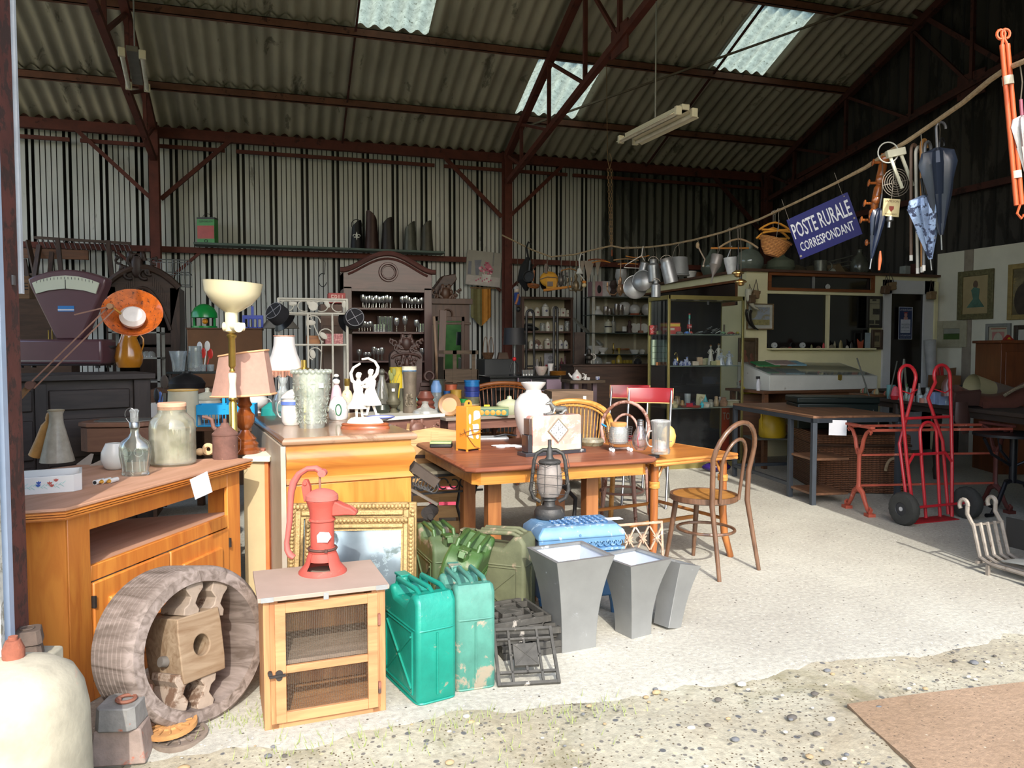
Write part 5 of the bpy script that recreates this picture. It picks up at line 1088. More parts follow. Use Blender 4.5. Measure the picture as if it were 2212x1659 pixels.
P(t,'frame',fr,WI)
g=G();zc=(zT+z1)/2;hh_=(zT-z1)/2
for i in range(4):x=we*(.12+.25*i);g.tube(arc(x,zc,.055,hh_*.75,20 if i%2 else 160,300 if i%2 else-120,10),.005,6);g.lathe([(0,-.004),(.03,0),(0,.004)],8,0,0,0)if 0 else g.at(x+.05,0,zc+.02,rot=(90,30*i,0)).ball(0,0,0,.035,.02,.005,6);g.at()
g.at(we*.5,0,zc,rot=(90,0,0)).lathe([(0,-.006),(.04,-.006),(.04,.006),(0,.006)],16).at()
g.tube([(we*.45,0,z1),(we*.52,0,z1-.12),(we*.62,0,z2+.02),(we*.6,0,z2-.2),(we*.5,0,z2-.35)],.005,6)
for i,(x,z,r_)in enumerate(((we*.5,z1-.08,.06),(we*.68,z2+.08,.06),(we*.52,z2-.08,.055),(we*.6,z2-.3,.06))):g.tube(arc(x,z,r_,r_,0,250,10),.005,6);g.at(x-.02,0,z,rot=(90,40*i,0)).ball(0,0,0,.04,.024,.005,6);g.at()
P(t,'scrollwork',g,WI)
P(t,'shelf',G().box(0,0,z2-.006,we,.3,z2),WI);P(t,'shelf',G().box(0,0,.544,we,.3,.55),WI)
def kepi(lab,px,py,Y,rx,ry,rz):
 p=onY(px,py,Y);k=kk(p);t=T('kepi_cap',lab,'cap',p,(rx,ry,rz),'uniform caps');r_=.085
 P(t,'crown',G().lathe([(0,.10),(r_*.95,.10),(r_,.09),(r_*1.06,0),(0,0)],28),mat('1b1b20',.9,0,.1));P(t,'braid',G().ring((0,0,.101),r_*.9,.0025,'z',28).bar((-r_*.9,0,.102),(r_*.9,0,.102),.004).bar((0,-r_*.9,.102),(0,r_*.9,.102),.004),mat('8a8a90',.6));P(t,'visor',G().lathe([(r_,.004),(r_*1.55,-.02),(r_*1.55,-.024),(r_,-.0)],16,a0=215,a1=325),mat('101013',.2))
kepi('black kepi cap with crossed grey braid, hung left on the white iron stand',606,684,Ye-.04,52,-38,-17)
kepi('dark kepi cap hanging at the right end of the white iron stand',764,690,Ye+.02,70,60,-17)
crate_box('red_tin','red tin box with pale capital lettering on the wooden cabinet behind the iron stand','box',728,655,36,22,.18,mat('9c2f2a',.5),Y=7.5,rot=0,parts=[('lettering',lambda k:text(G(),'FRU',24*k,14*k,-.003,0,11*k),mat('d8b0a0',.5))])
p=onY(692,657,7.4);q=onY(748,657,7.4)
t=T('wooden_locker','plain brown wooden cupboard standing behind the white iron stand','cupboard',(p.x,7.4,0),0);P(t,'body',G().box(0,0,0,q.x-p.x,.45,p.z),wood('5e3f28','472e1d','z',1.5),.003);P(t,'door',G().box(.02,-.015,.1,q.x-p.x-.02,0,p.z-.2),wood('553823','40281a','z',1.5),.003)
zsh=z2
crate_box('pink_box','pink patterned box on the shelf of the white iron stand','box',722,745,38,24,.15,mat('a8686a',.7,0,.3,60,0,'c89a94',.5,60),Y=Ye+.06,z=zsh,rot=0)
crate_box('wooden_box','small orange-brown wooden box beside the pink patterned box','box',677,745,28,20,.15,wood('a86a2c','7d4c20'),Y=Ye+.06,z=zsh,rot=0)
# ---------------- along the back wall, left part ----------------
DKW=wood('4a3428','31221b','z',1.8,.5,.15);DKX=wood('4a3428','31221b','x',1.8,.5,.15)
def Y_(px,py,Y):return onY(px,py,Y)
def carved(g,cx,cz,w,h,y,n=9,s=.022):
 g.ball(cx,y,cz,w*.16,.03,h*.42,8)
 for s_ in(-1,1):
  for i in range(n):
   u=(i+.5)/n;x=cx+s_*w*.5*u;z=cz+h*(.28*cos(u*7)-.15*u);r=s*(1.3-.7*u)
   g.ring((x,y,z),r,r*.36,'y',10,0,300);g.ball(x+s_*r*.6,y,z+r*.8,r*.6,r*.4,r*.9,6)
 return g
Ya=9.3;L_=Y_(228,650,Ya);R_=Y_(388,650,Ya);wa=R_.x-L_.x;zt_=Y_(310,600,Ya).z;zs_=Y_(385,622,Ya).z
t=T('arched_armoire','dark carved armoire with arched cornice and crest, behind the shop scale','wardrobe',(L_.x,Ya,0),0)
def archf(x,z0,z1):return z0+(z1-z0)*max(0,1-((x-wa/2)/(wa/2))**2)
zc0,zc1=zs_,Y_(310,578,Ya).z;n=16
top_=[(wa*i/n,archf(wa*i/n,zc0,zc1))for i in range(n+1)]
zi0,zi1=Y_(385,690,Ya).z-.12,Y_(310,622,Ya).z;inn=[(.1+(wa-.2)*i/n,zi0+(zi1-zi0)*max(0,1-(2*i/n-1)**2))for i in range(n+1)]
P(t,'side_panel',G().box(0,0,0,.1,.5,zc0),DKW,.003);P(t,'side_panel',G().box(wa-.1,0,0,wa,.5,zc0),DKW,.003)
g=G()
for i in range(n):g.prism([inn[i],inn[i+1],top_[i+1],top_[i]],0,.08)
P(t,'arch_board',g,DKX)
g=G().tube([(x,-.02,z)for x,z in top_],.035,8).tube([(x,-.01,z)for x,z in inn],.02,8);P(t,'cornice',g,DKX)
g=G()
for i in range(26):
 u=i/25;x=.12+(wa-.24)*u
 if abs(u-.5)>.14:za=(archf(x,zc0,zc1)+zi0+(zi1-zi0)*max(0,1-(2*u-1)**2))/2;g.box(x-.008,-.01,za-.055,x+.008,0,za+.055)
P(t,'fluting',g,DKX);P(t,'crest',carved(G(),wa/2-.05,zc1+.02,.4,.32,-.03,4,.05),wood('3a241b','22140f','z',2,.5))
P(t,'back_panel',G().box(.02,.45,0,wa-.02,.5,zc0),mat('1e1714',.9));P(t,'door',G().box(wa-.42,.02,.1,wa-.1,.05,zi0-.03),DKW,.003)
g=G().frame(.5,1.5,.03,.3).at();
o=P(t,'shelf',G().box(.1,.02,1.0,wa-.1,.45,1.03),DKX);P(t,'shelf',G().box(.1,.02,1.35,wa-.1,.45,1.38),DKX)
p=Y_(236,800,8.2);q=Y_(345,720,8.2);t=T('metal_shelf','grey metal shelf unit with stacked glassware behind the mustard jug','shelf',(p.x,8.2,0),0);wq=q.x-p.x
g=G()
for x in(0,wq-.03):
 for y in(0,.35):P(t,'post',G().box(x,y,0,x+.03,y+.03,1.55),mat('8a8a84',.6,.4))
for z in(.8,1.02,1.25,1.5):P(t,'shelf',G().box(0,0,z-.015,wq,.38,z),mat('8a8a84',.6,.4))
for i in range(5):
 O('glass_bowl','small upturned clear glass bowl on the grey metal shelf','bowl',(p.x+wq*(.5+.1*i)-.05,8.32,1.25),G().lathe([(.04,0),(.035,.04),(.015,.06),(0,.06)],12),CLEAR,0,'glass bowls on the metal shelf')
p=Y_(45,545,11.75);q=Y_(193,560,11.75)
O('wooden_plank','wide brown wooden board hanging level below the wall rail, far left','plank',(p.x-.3,11.7,Y_(120,560,11.75).z),G().box(0,0,0,q.x-p.x+.3,.04,.13),wood('6e4426','54321c'),0,None,.004)
a=Y_(74,513,11.7);b=Y_(282,526,11.7)
t=T('hay_rake','long wooden hay rake with pegs lying along the wall rail','rake',a,0);d=b-a;P(t,'beam',G().bar((0,0,0),tuple(d),.035),DKX)
g=G()
for i in range(19):u=(i+.5)/19;g.bar((d.x*u,0,d.z*u),(d.x*u+.05,-.03,d.z*u-.13),.012)
P(t,'teeth',g,DKX)
for j,(x0,y0,x1,y1)in enumerate(((60,520,100,700),(85,530,60,640),(112,545,92,700),(124,515,128,640),(233,520,238,640),(52,560,68,720))):
 a=Y_(x0,y0,11.6-.12*j);b=Y_(x1,y1,11.2-.12*j)
 b=a+(b-a)*((a.z-.02)/(a.z-b.z));b.y=min(11.8,max(b.y,10.6))
 O('wooden_pole',['dark pole leaning right','dark pole leaning left','thick dark stake','thin upright pole','thin pole beside the armoire crest','dark short stake'][j]+' against the far left of the back wall','pole',a,G().bar((0,0,0),tuple(b-a),.05),DKW,0,'old poles at the back left')
for j in range(5):
 a=Y_(52,600+22*j,11.3);O('ladder_rung','','rung',a,G(),DKW,0)if 0 else None
g=G();a=Y_(48,590,11.82)
for j in range(6):g.bar((0,0,-.12*j),(.75,0,-.12*j-.04),.03)
for j in range(4):g.bar((.1+.2*j,.02,.08),(.14+.2*j,.02,-.75),.03)
O('wooden_rack','dark wooden lattice rack hanging on the far left of the back wall','rack',a+Vector((0,.12,0)),g,DKW,0)
p=Y_(36,645,8.6);t=T('wooden_crate','light wooden crate end with stencilled letters, far left behind the scale','crate',(Y_(10,645,8.6).x,8.6,Y_(36,645,8.6).z),0);P(t,'board',G().box(0,0,0,Y_(64,640,8.6).x-Y_(10,640,8.6).x,.3,.22),wood('8a6848','6e5038'),.003);P(t,'lettering',text(G(),'ITE',.13,.07,-.003,.14,.12),BLACK)
O('crate_pile','stack of brown crates beneath the stencilled crate','crates',(Y_(0,645,8.6).x,8.6,0),G().box(0,0,0,.6,.35,Y_(36,645,8.6).z),wood('5c4434','453226'),0,None,.004)
a=Y_(318,565,9.6);b=Y_(410,565,9.6);g=G();wq=b.x-a.x;dz=.28
for z in(0,dz*.5,dz):g.tube([(0,0,z),(wq,0,z),(wq,.3,z),(0,.3,z)],.007,6,True)
for i in range(9):x=wq*i/8;g.tube([(x,0,0),(x,0,dz)],.004,5);g.tube([(x,.3,0),(x,.3,dz)],.004,5)
O('wire_rack','empty grey wire rack standing on top of the arched armoire','rack',(a.x,9.5,zs_+.05),g,mat('7c7f80',.5,.6),0)
SB=mat('55645e',.7,0,.15,5);zB=2.78;L2=Y_(420,530,11.7).x;R2=Y_(958,556,11.7).x
O('wall_shelf_board','long grey-green board lying on the wall rail carrying the coal scuttles','shelf',(L2,11.58,zB),G().box(0,0,0,R2-L2,.28,.03),SB,0,None,.002)
zB+=.03;p=atY(445,11.7,zB);k=kk(p)
t=T('oil_tin','tall green and red oil tin standing on the left end of the wall shelf','tin',p,CR)
P(t,'body',G().box(-19*k,0,0,19*k,.14,54*k),mat('2f8a3a',.4),.004);P(t,'red_panel',G().box(-18*k,-.003,10*k,18*k,-.001,38*k),mat('a8322e',.4));P(t,'top',G().box(-19*k,-.002,52*k,19*k,.142,56*k).tube(arc(0,57*k,10*k,8*k,0,180,8,.07),.004),BLACK)
P(t,'emblem',text(G().ring((0,-.004,5*k),3*k,.004),'TELEPHONE LEON',30*k,4*k,-.003,0,47*k),BLACK)
SCT=[(771,547,14,58,'black coal scuttle with a white fleur-de-lis and ring handle, first from the left','16161a'),(803,547,16,78,'tallest rust brown coal scuttle with pointed lip','3a2622'),(838,549,16,66,'dark brown coal scuttle, middle of the five','2e2826'),(886,551,15,60,'grey coal scuttle with black inner lip','55564f'),(922,552,15,62,'dark metal coal scuttle, last on the right','46433a')]
for i,(px_,py_,w2,h2,lab,col)in enumerate(SCT):
 p=atY(px_,11.72,zB);k=kk(p);w2*=k;h2*=k;n=16;m2=mat(col,.5,.4,.2,10,.2)
 t=T('coal_scuttle',lab,'scuttle',p,CR+(10,0,-10,15,-8)[i],'coal scuttles on the wall shelf')
 rs=[]
 for u in(0,.3,.6,1):
  r0=w2*(1.0-.28*u);rs.append([(r0*cos(2*PI*j/n),r0*.8*sin(2*PI*j/n),h2*(.75*u)+(h2*.32*(u**3)*(.5+.5*cos(2*PI*j/n+(.5 if i!=1 else PI*.7)))))for j in range(n)])
 P(t,'body',G().rings(rs+[[(x*.93,y*.93,z)for x,y,z in rs[3]],[(x*.93,y*.93,z-.02)for x,y,z in rs[2]]],False),m2)
 if i==0:
  P(t,'handle',G().ring((0,0,h2*.9),w2*.8,.006,'y',16),BLACK)
  g=G().at(0,-w2*.78,h2*.42).prism([(-.012,0),(0,-.05),(.012,0),(.01,.05),(0,.08),(-.01,.05)],-.004,0)
  for s_ in(-1,1):g.tube(arc(s_*.03,.01,.022,.03,0 if s_>0 else 180,180 if s_>0 else 0,6,-.004),.006,6)
  g.box(-.04,-.005,-.008,.04,0,.004);P(t,'fleur_de_lis',g,mat('c8c8c4',.5))
p=Y_(697,590,11.9);O('hanging_hook','thin black iron hook hanging on the back wall','hook',(p.x,11.93,p.z),G().tube(arc(0,-.1,.06,.1,60,340,12),.006,6).tube([(.03,0,-.01),(.04,0,.16),(.02,0,.2)],.005,6),BLACK,0)
# ---------------- glass bookcase with arched top ----------------
MAH=wood('5c3530','422521','z',1.6,.4,.1,0,.2);MAHX=wood('5f3833','452723','x',1.6,.4,.1,0,.2)
Yb=9.0;L_=Y_(742,620,Yb);R_=Y_(932,620,Yb);wb=R_.x-L_.x;ze=Y_(840,586,Yb).z;zk=Y_(840,548,Yb).z
t=T('arched_bookcase','tall reddish brown arched bookcase with three shelves of drinking glasses','bookcase',(L_.x,Yb,0),0);n=20
P(t,'side_panel',G().box(0,0,0,.07,.45,ze-.02),MAH,.003);P(t,'side_panel',G().box(wb-.07,0,0,wb,.45,ze-.02),MAH,.003)
P(t,'back_panel',G().box(.02,.42,0,wb-.02,.45,ze),mat('4a3026',.8));zf=Y_(840,625,Yb).z
def bt(u,up=0):return ze+(zk-ze)*(.5-.5*cos(2*PI*u))**.75+up
g=G()
for i in range(n):u0,u1=i/n,(i+1)/n;g.prism([(wb*u0,zf),(wb*u1,zf),(wb*u1,bt(u1)),(wb*u0,bt(u0))],-.02,.45)
P(t,'pediment',g,MAHX)
g=G().tube([(-.04,-.04,bt(0))]+[(wb*i/n,-.04,bt(i/n))for i in range(n+1)]+[(wb+.04,-.04,bt(1))],.03,8).tube([(wb*i/n,-.03,bt(i/n)-.06)for i in range(1,n)],.014,6)
g.ring((wb/2,-.03,(zf+zk)/2-.01),.1,.014,'y',28).ring((wb/2,-.03,(zf+zk)/2-.01),.075,.008,'y',28);P(t,'cornice',g,MAHX)
shz=[Y_(840,666,Yb+.1).z,Y_(840,717,Yb+.1).z,Y_(840,779,Yb+.1).z,.5]
for z in shz:P(t,'shelf',G().box(.07,.03,z-.022,wb-.07,.42,z),MAHX,.001)
P(t,'frame_rail',G().box(.07,-.015,zf-.03,wb-.07,.03,zf+.01).box(.0,-.02,0,.09,.0,zf+.02).box(wb-.09,-.02,0,wb,.0,zf+.02),MAH,.002)
gg=glass('fbfcfc',.93,.02,.03,1.6)
def goblet(r,h):return G().lathe([(0,0),(r*.8,0),(r*.15,h*.06),(r*.12,h*.4),(r*.8,h*.55),(r,h*.8),(r*.9,h),(r*.84,h),(r*.92,h*.8),(r*.7,h*.58),(0,h*.44)],12)
def tumbler(r,h):return G().lathe([(0,0),(r*.85,0),(r,h),(r*.92,h),(r*.78,h*.08),(0,h*.06)],12)
def row(z,Yr,xs_,hs,kind,lab,grp,flip=0,m=gg,nm='wine_glass',cat='glass'):
 first=None
 for x,h in zip(xs_,hs):
  p=atY(x,Yr,z);k=kk(p)
  if first is None:
   first=O(nm,lab,cat,p,kind(6.2*k,26*k),m,0,grp);first['hh']=26.0
  else:first_=dup(first,p,0)
  ob=first if first.location==p else first_
  ob.scale=(1,1,h/26);
  if flip:ob.scale=(1,1,-h/26);ob.location=p+Vector((0,0,h*k))
for ob in():pass
row(shz[0],Yb+.12,[784,791,798,806,813,820,828,836,843],[28,24,26,22,27,24,26,28,26],goblet,'stemmed drinking glass in the left cluster on the top shelf of the arched bookcase','glasses on the top bookcase shelf, left')
row(shz[0],Yb+.3,[787,796,803,811,825,832],[30,28,30,28,29,30],goblet,'stemmed glass in the back row of the top bookcase shelf','back row of the top bookcase shelf')
row(shz[0],Yb+.14,[869,878,884,890,897,904,911],[26,28,24,20,24,20,24],goblet,'stemmed drinking glass in the right cluster on the top shelf of the arched bookcase','glasses on the top bookcase shelf, right')
row(shz[1],Yb+.12,[776,782,788,794,800],[20,20,22,20,22],goblet,'small stemmed glass at the left end of the middle bookcase shelf','small glasses on the middle bookcase shelf')
row(shz[1],Yb+.14,[810,817,823,829],[16,16,16,16],tumbler,'low tumbler on the middle shelf of the arched bookcase','tumblers on the middle bookcase shelf',nm='glass_tumbler')
row(shz[1],Yb+.3,[821,827,833,839,844],[34,33,34,32,34],tumbler,'tall straight glass on the middle shelf of the arched bookcase','tall glasses on the middle bookcase shelf',nm='tall_glass')
row(shz[1],Yb+.12,[857],[30],goblet,'wide goblet standing alone left of the tallest goblet, middle bookcase shelf',None);row(shz[1],Yb+.12,[875],[34],goblet,'tallest goblet on the middle bookcase shelf',None);row(shz[1],Yb+.12,[900],[26],goblet,'decanter shaped glass at the right of the middle bookcase shelf',None)
row(shz[1],Yb+.14,[908,914],[18,18],tumbler,'tumbler at the right end of the middle bookcase shelf','right end tumblers of the middle bookcase shelf',nm='glass_tumbler')
row(shz[2],Yb+.12,[776,790,797,808,817,825],[24,18,18,30,26,28],goblet,'stemmed glass on the bottom visible shelf of the arched bookcase','glasses on the bottom bookcase shelf')
row(shz[2],Yb+.12,[912],[26],goblet,'lone stemmed glass at the right end of the bottom bookcase shelf',None)
CV=wood('4c322b','33201b','x',2,.45,.2);Yc=7.6;L_=Y_(808,860,Yc);R_=Y_(945,860,Yc);wq=R_.x-L_.x;zb_=0;zk=Y_(872,738,Yc).z;zs1=Y_(872,770,Yc).z;zs2=Y_(815,800,Yc).z
t=T('carved_sideboard_top','carved dark wood furniture crest with scrolls and fluted ends, in front of the bookcase','sideboard',(L_.x,Yc,0),0);n=14
P(t,'body',G().box(.0,0,0,wq,.35,zs2-.12),CV,.003)
P(t,'centre_arch',G().prism([(wq*.27,0.6),(wq*.73,.6),(wq*.75,zs1)]+[(wq*(.5+.25*cos(PI*i/n)),zs1+(zk-zs1-.06)*sin(PI*i/n))for i in range(n+1)]+[(wq*.25,zs1)],-.03,.1),CV,.003)
g=carved(G(),wq/2,zk-.02,wq*.5,.16,-.04,6,.032);carved(g,wq/2,(zs1+zs2)/2,wq*.3,.16,-.05,5,.03);g.tube([(wq*(.5+.22*cos(PI*i/n)),-.04,zs1-.02+(zk-zs1-.1)*sin(PI*i/n))for i in range(n+1)],.014);P(t,'carving',g,CV)
for x0 in(0,wq-.18):
 g=G()
 for i in range(6):g.box(x0-.01*(i%2),-.05+.01*(i%2),zs2-.16-.045*i,x0+.18+.01*(i%2),.2,zs2-.125-.045*i)
 P(t,'fluted_end',g.ring((x0+.09,-.03,zs2-.06),.045,.016),CV,.003)
Ym=9.6;L_=Y_(928,650,Ym);R_=Y_(1015,650,Ym);wq=R_.x-L_.x;zt_=Y_(970,650,Ym).z
AW=wood('5a3c2a','42291c','z',1.6,.45,.1)
t=T('mirror_armoire','brown wardrobe with carved crest and a mirror reflecting green outdoors','wardrobe',(L_.x,Ym,0),0)
P(t,'body',G().box(0,.02,0,wq,.5,zt_),AW,.003)
P(t,'cornice',G().box(-.03,-.03,zt_-.04,wq+.03,.5,zt_+.03).box(-.01,-.01,zt_-.3,wq+.01,.0,zt_-.27).ring((wq*.45,-.0,zt_-.17),.06,.012),AW,.004)
P(t,'crest',carved(G(),wq*.42,zt_+.1,wq*.75,.2,.05,6,.035),AW)
zm0,zm1=Y_(970,780,Ym).z,Y_(970,694,Ym).z
P(t,'mirror',G().box(wq*.2,.0,zm0-.4,wq*.78,.018,zm1),mat('9aa0a0',.03,1,0,4,0));P(t,'mirror_frame',G().box(wq*.12,-.015,zm0-.45,wq*.2,.02,zm1+.06).box(wq*.78,-.015,zm0-.45,wq*.86,.02,zm1+.06).box(wq*.12,-.015,zm1,wq*.86,.02,zm1+.06),AW,.004)
p=Y_(945,800,8.6);O('leaning_board','tall narrow brown board leaning against the mirrored wardrobe','board',(Y_(938,800,8.5).x,8.5,0),G().box(0,0,0,.08,.03,1.78),AW,(-4,3,0),None,.002)
O('leaning_lath','thin pale lath leaning against the mirrored wardrobe','lath',(Y_(952,800,8.4).x,8.4,0),G().box(0,0,0,.025,.02,1.7),wood('8a6840','6e5030','z'),(-4,-2,0))
p=Y_(938,610,9.75);O('wooden_chute','dark brown wooden funnel shaped object on top of the mirrored wardrobe','container',(p.x,9.75,zt_+.03),G().prism([(0,0),(.1,0),(.3,.26),(.28,.33),(.12,.3),(.0,.14)],0,.22),wood('4a2c1e','301b12'),0,None,.01)
Yp=11.83;a=Y_(1005,614,Yp);b=Y_(1080,614,Yp);wq=b.x-a.x;hq=Y_(1040,540,Yp).z-a.z
t=T('flower_painting','unframed painting of pink flowers in a white pot, tilted beside the steel column','painting',a,(0,4,0))
g=G().box(0,0,0,wq,.03,hq);g.mi=1;g.box(.01,-.002,.01,wq-.01,0,hq*.28);g.mi=2;g.prism([(wq*.28,hq*.3),(wq*.36,hq*.3),(wq*.42,hq*.75),(wq*.22,hq*.72)],-.002,0);g.mi=3;g.prism([(wq*.5,hq*.12),(wq*.68,hq*.12),(wq*.72,hq*.34),(wq*.46,hq*.34)],-.005,-.002)
g.mi=4;g.box(wq*.74,-.002,hq*.6,wq*.78,0,hq);g.mi=2;g.box(wq*.05,-.003,hq*.3,wq*.14,0,hq*.68)
random.seed(11)
for i in range(46):g.mi=random.choice((5,5,6,7));q=random.uniform(0,6.28);r_=random.uniform(0,.22)*hq;g.cyl((wq*.58+r_*cos(q),-.007-.0002*i,hq*.52+r_*.8*sin(q)),(wq*.58+r_*cos(q),-.004,hq*.52+r_*.8*sin(q)),random.uniform(.012,.024),None,7)
for i in range(8):g.mi=5;g.cyl((wq*(.3+.06*i),-.008,hq*(.14+.04*(i%3))),(wq*(.3+.06*i),-.004,hq*(.14+.04*(i%3))),.014,None,6)
P(t,'canvas',g,[mat('9b9790',.7,0,.12,3),mat('b4aca8',.7),mat('787a86',.7),mat('cfccc8',.6),mat('7c7c7c',.7),mat('c06a80',.7),mat('d9a5b0',.7),mat('9c3a58',.7)])
p=Y_(1041,622,11.88);k=kk(p)
t=T('pennant','hanging two tone cloth pennant, olive green and orange, on a rod below the flower painting','pennant',p,0)
P(t,'rod',G().cyl((-26*k,0,0),(30*k,0,0),.01).tube([(-20*k,0,0),(0,0,10*k),(22*k,0,0)],.004),wood('8a6a3c','6e5030'));
g=G();g.mi=0;wv=lambda x:.015*sin(x*60)
def strip(xa,xb,n=5):
 for i in range(n):
  x0=xa+(xb-xa)*i/n;x1=xa+(xb-xa)*(i+1)/n;bz=lambda x:(-62-22*(1-abs(x+2)/22))*k
  g.add([(x0*k,wv(x0*k),-2*k),(x1*k,wv(x1*k),-2*k),(x1*k,wv(x1*k),bz(x1)),(x0*k,wv(x0*k),bz(x0)),(x0*k,wv(x0*k)+.004,-2*k),(x1*k,wv(x1*k)+.004,-2*k),(x1*k,wv(x1*k)+.004,bz(x1)),(x0*k,wv(x0*k)+.004,bz(x0))],[(0,1,2,3),(7,6,5,4),(2,3,7,6),(0,3,7,4),(1,2,6,5)])
strip(-24,0);g.mi=1;strip(0,20);P(t,'cloth',g,[mat('6b6540',.8,0,.2),mat('b3782a',.8,0,.2)])
# ---------------- marble table with pots ----------------
ZM=.80;p=on(742,905,ZM);q=on(960,893,ZM);m_,w_,an=edge(on(850,900,ZM),on(962,893,ZM));w_=(on(962,893,ZM)-on(790,903,ZM)).length
o_=on(962,893,ZM)
t=T('marble_console','console table with white marble top and carved brown apron crowded with pots and tins','table',Vector((o_.x,o_.y,0)),an)
P(t,'top',G().box(-w_,0,ZM-.03,0,.55,ZM),mat('c9c6bc',.3,0,.08,4,0,coat=.3),.006)
CW2=wood('7a5548','5c3d33','x',2,.5,.2);P(t,'apron',G().box(-w_+.03,.03,ZM-.16,-.03,.06,ZM-.03),CW2,.003);P(t,'carving',carved(G(),-.26,ZM-.12,.42,.16,.02,5,.03),CW2)
for x in(-w_+.05,-.09):
 for y in(.06,.48):P(t,'leg',G().lathe([(.02,0),(.03,.1),(.02,.3),(.035,.5),(.03,ZM-.03),(0,ZM-.03)],12,x+.02,y),CW2)
def M_(px,d):q=on(px,893,ZM);return q+FW*0+Vector((FW.x*d,FW.y*d,0))
def mp(name,lab,cat,px,d,prof,m,**kw):
 q=M_(px,d);ob=pot(name,lab,cat,px,893,prof,m,z=ZM,**kw);ob.location=q;return ob
VB=mat('54503f',.55,.3,.3,14,.3);
mp('bronze_vase','olive bronze footed vase with a price sticker and dry leaves, front of the marble console','vase',846,.1,[(0,0),(13,0),(9,4),(5,9),(8,12),(15,18),(16,24),(10,32),(10,40),(13,58),(14,64),(12,64),(11,56),(8,40),(0,38)],VB,parts=[('dry_leaves',lambda k:G().tube([(0,0,50*k),(2*k,0,80*k)],.003,5).tube([(0,0,50*k),(-8*k,0,86*k)],.003,5).tube([(0,0,50*k),(14*k,0,84*k)],.002,5).ball(-4*k,0,78*k,5*k,2*k,9*k,6).ball(2*k,0,88*k,4*k,2*k,9*k,6).ball(-8*k,0,86*k,3*k,2*k,7*k,6),mat('6a6e3c',.8)),('sticker',lambda k:G().box(-1*k,-14*k,47*k,5*k,-12*k,53*k),PAPER)])
mp('shell_case_vase','tall brown embossed metal cylinder vase, centre of the marble console','vase',883,.08,[(0,0),(15,0),(16,4),(14,20),(14,60),(16,88),(14,90),(13,60),(0,60)],mat('5f5548',.6,.3,.25,16,.5),parts=[('embossing',lambda k:carved(G(),0,30*k,10*k,30*k,-14*k,3,.02),mat('6a6050',.6,.3))])
mp('grey_vase','low grey-green flared vase behind the bronze footed vase','vase',863,.3,[(0,0),(20,0),(17,8),(12,30),(10,50),(9,50),(0,48)],mat('62604c',.6,.2))
mp('white_blue_jar','cylindrical white jar with blue flowers and a checked lid','jar',870,.42,[(0,0),(16,0),(16,82),(0,82)],mat('cfc8b4',.4,0,.04,6,0,'2f3f9c',.66,14),parts=[('checked_band',[(16.3,82),(16.3,90),(0,90)],mat('2a6fa8',.4,0,.6,90,0)),('lid',[(17,90),(17,99),(0,100)],mat('d8d2bc',.4))])
mp('yellow_vase','yellow and green glazed cylinder vase left of the checked jar','vase',840,.46,[(0,0),(17,0),(17,97),(15,97),(15,4),(0,4)],mat('b5a02c',.3,0,.3,5,0,'5f7a30',.55,5))
mp('glass_decanter','dark smoked cut glass decanter with round stopper, next to the statuette','decanter',808,.4,[(0,0),(16,0),(18,10),(18,30),(10,60),(6,72),(6,80),(0,80)],glass('9a9a90',.7,.05,.2,.5),parts=[('stopper',lambda k:G().ball(0,0,87*k,7*k),glass('9a9a90',.7,.05,.2,.5))])
RDP=mat('b8382a',.4)
for i,(x,d)in enumerate(((817,.22),(826,.3))):
 ob=O('red_apple_ornament',['left','right'][i]+' one of two red apple ornaments beside the smoked decanter','ornament',M_(x,d)+Vector((0,0,.025)),G().ball(0,0,0,.026).cyl((0,0,.02),(0,0,.035),.003),RDP,CR,'red apple ornaments')
mp('brown_jar','ribbed dark red-brown jar right of the embossed cylinder','jar',912,.25,[(0,0),(20,0),(22,8),(18,12),(21,18),(17,24),(20,30),(16,36),(12,44),(0,46)],mat('5a3026',.4,0,.2),)
mp('bowl_lid','clear cut glass butter dish with star knob on the marble console','dish',917,.05,[(0,0),(28,0),(26,5),(10,12),(6,20),(8,24),(0,26)],glass('e8eae4',.75,.05,.2,.6))
mp('dark_round_tin','dark teapot shaped metal ornament left of the bronze footed vase','ornament',824,.04,[(0,0),(14,0),(18,8),(14,18),(0,20)],mat('33372e',.3,.4))
crate_box('woven_tin','oblong olive tin with teal lid and scroll pattern','tin',916,893,42,30,.12,mat('8a8444',.5,0,.4,40,0),s=6.9,rot=-8,bev=.01,parts=[('lid',lambda k:G().box(-22*k,-.004,28*k,22*k,.124,34*k),mat('4f8a84',.5))])
ZT=.70;o1=on(963,903,ZT);o2=on(1140,895,ZT);m_,w_,an=edge(o1,o2)
t=T('turned_leg_table','grey topped table with turned legs holding biscuit tins, right of the marble console','table',Vector((o1.x,o1.y,0)),an)
P(t,'top',G().box(0,0,ZT-.03,w_,.7,ZT),mat('807468',.6,0,.15,4),.004);P(t,'apron',G().box(.04,.04,ZT-.12,w_-.04,.66,ZT-.03),CW2)
for x in(.07,w_-.07):
 for y in(.08,.6):P(t,'leg',G().box(x-.03,y-.03,ZT-.2,x+.03,y+.03,ZT-.04).lathe([(.012,0),(.03,.04),(.022,.12),(.03,.3),(.016,.34),(.036,.4),(.02,.45),(.03,ZT-.2),(0,ZT-.2)],14,x,y),CW2)
def N_(px,d):q=on(px,900,ZT);return q+Vector((FW.x*d,FW.y*d,0))
def np_(name,lab,cat,px,d,prof,m,**kw):ob=pot(name,lab,cat,px,900,prof,m,z=ZT,**kw);ob.location=N_(px,d);return ob
np_('amber_plate','round amber glass dish standing upright on a little easel','dish',968,.06,[(0,0),(0,0)],mat('8a6a3c'),)if 0 else None
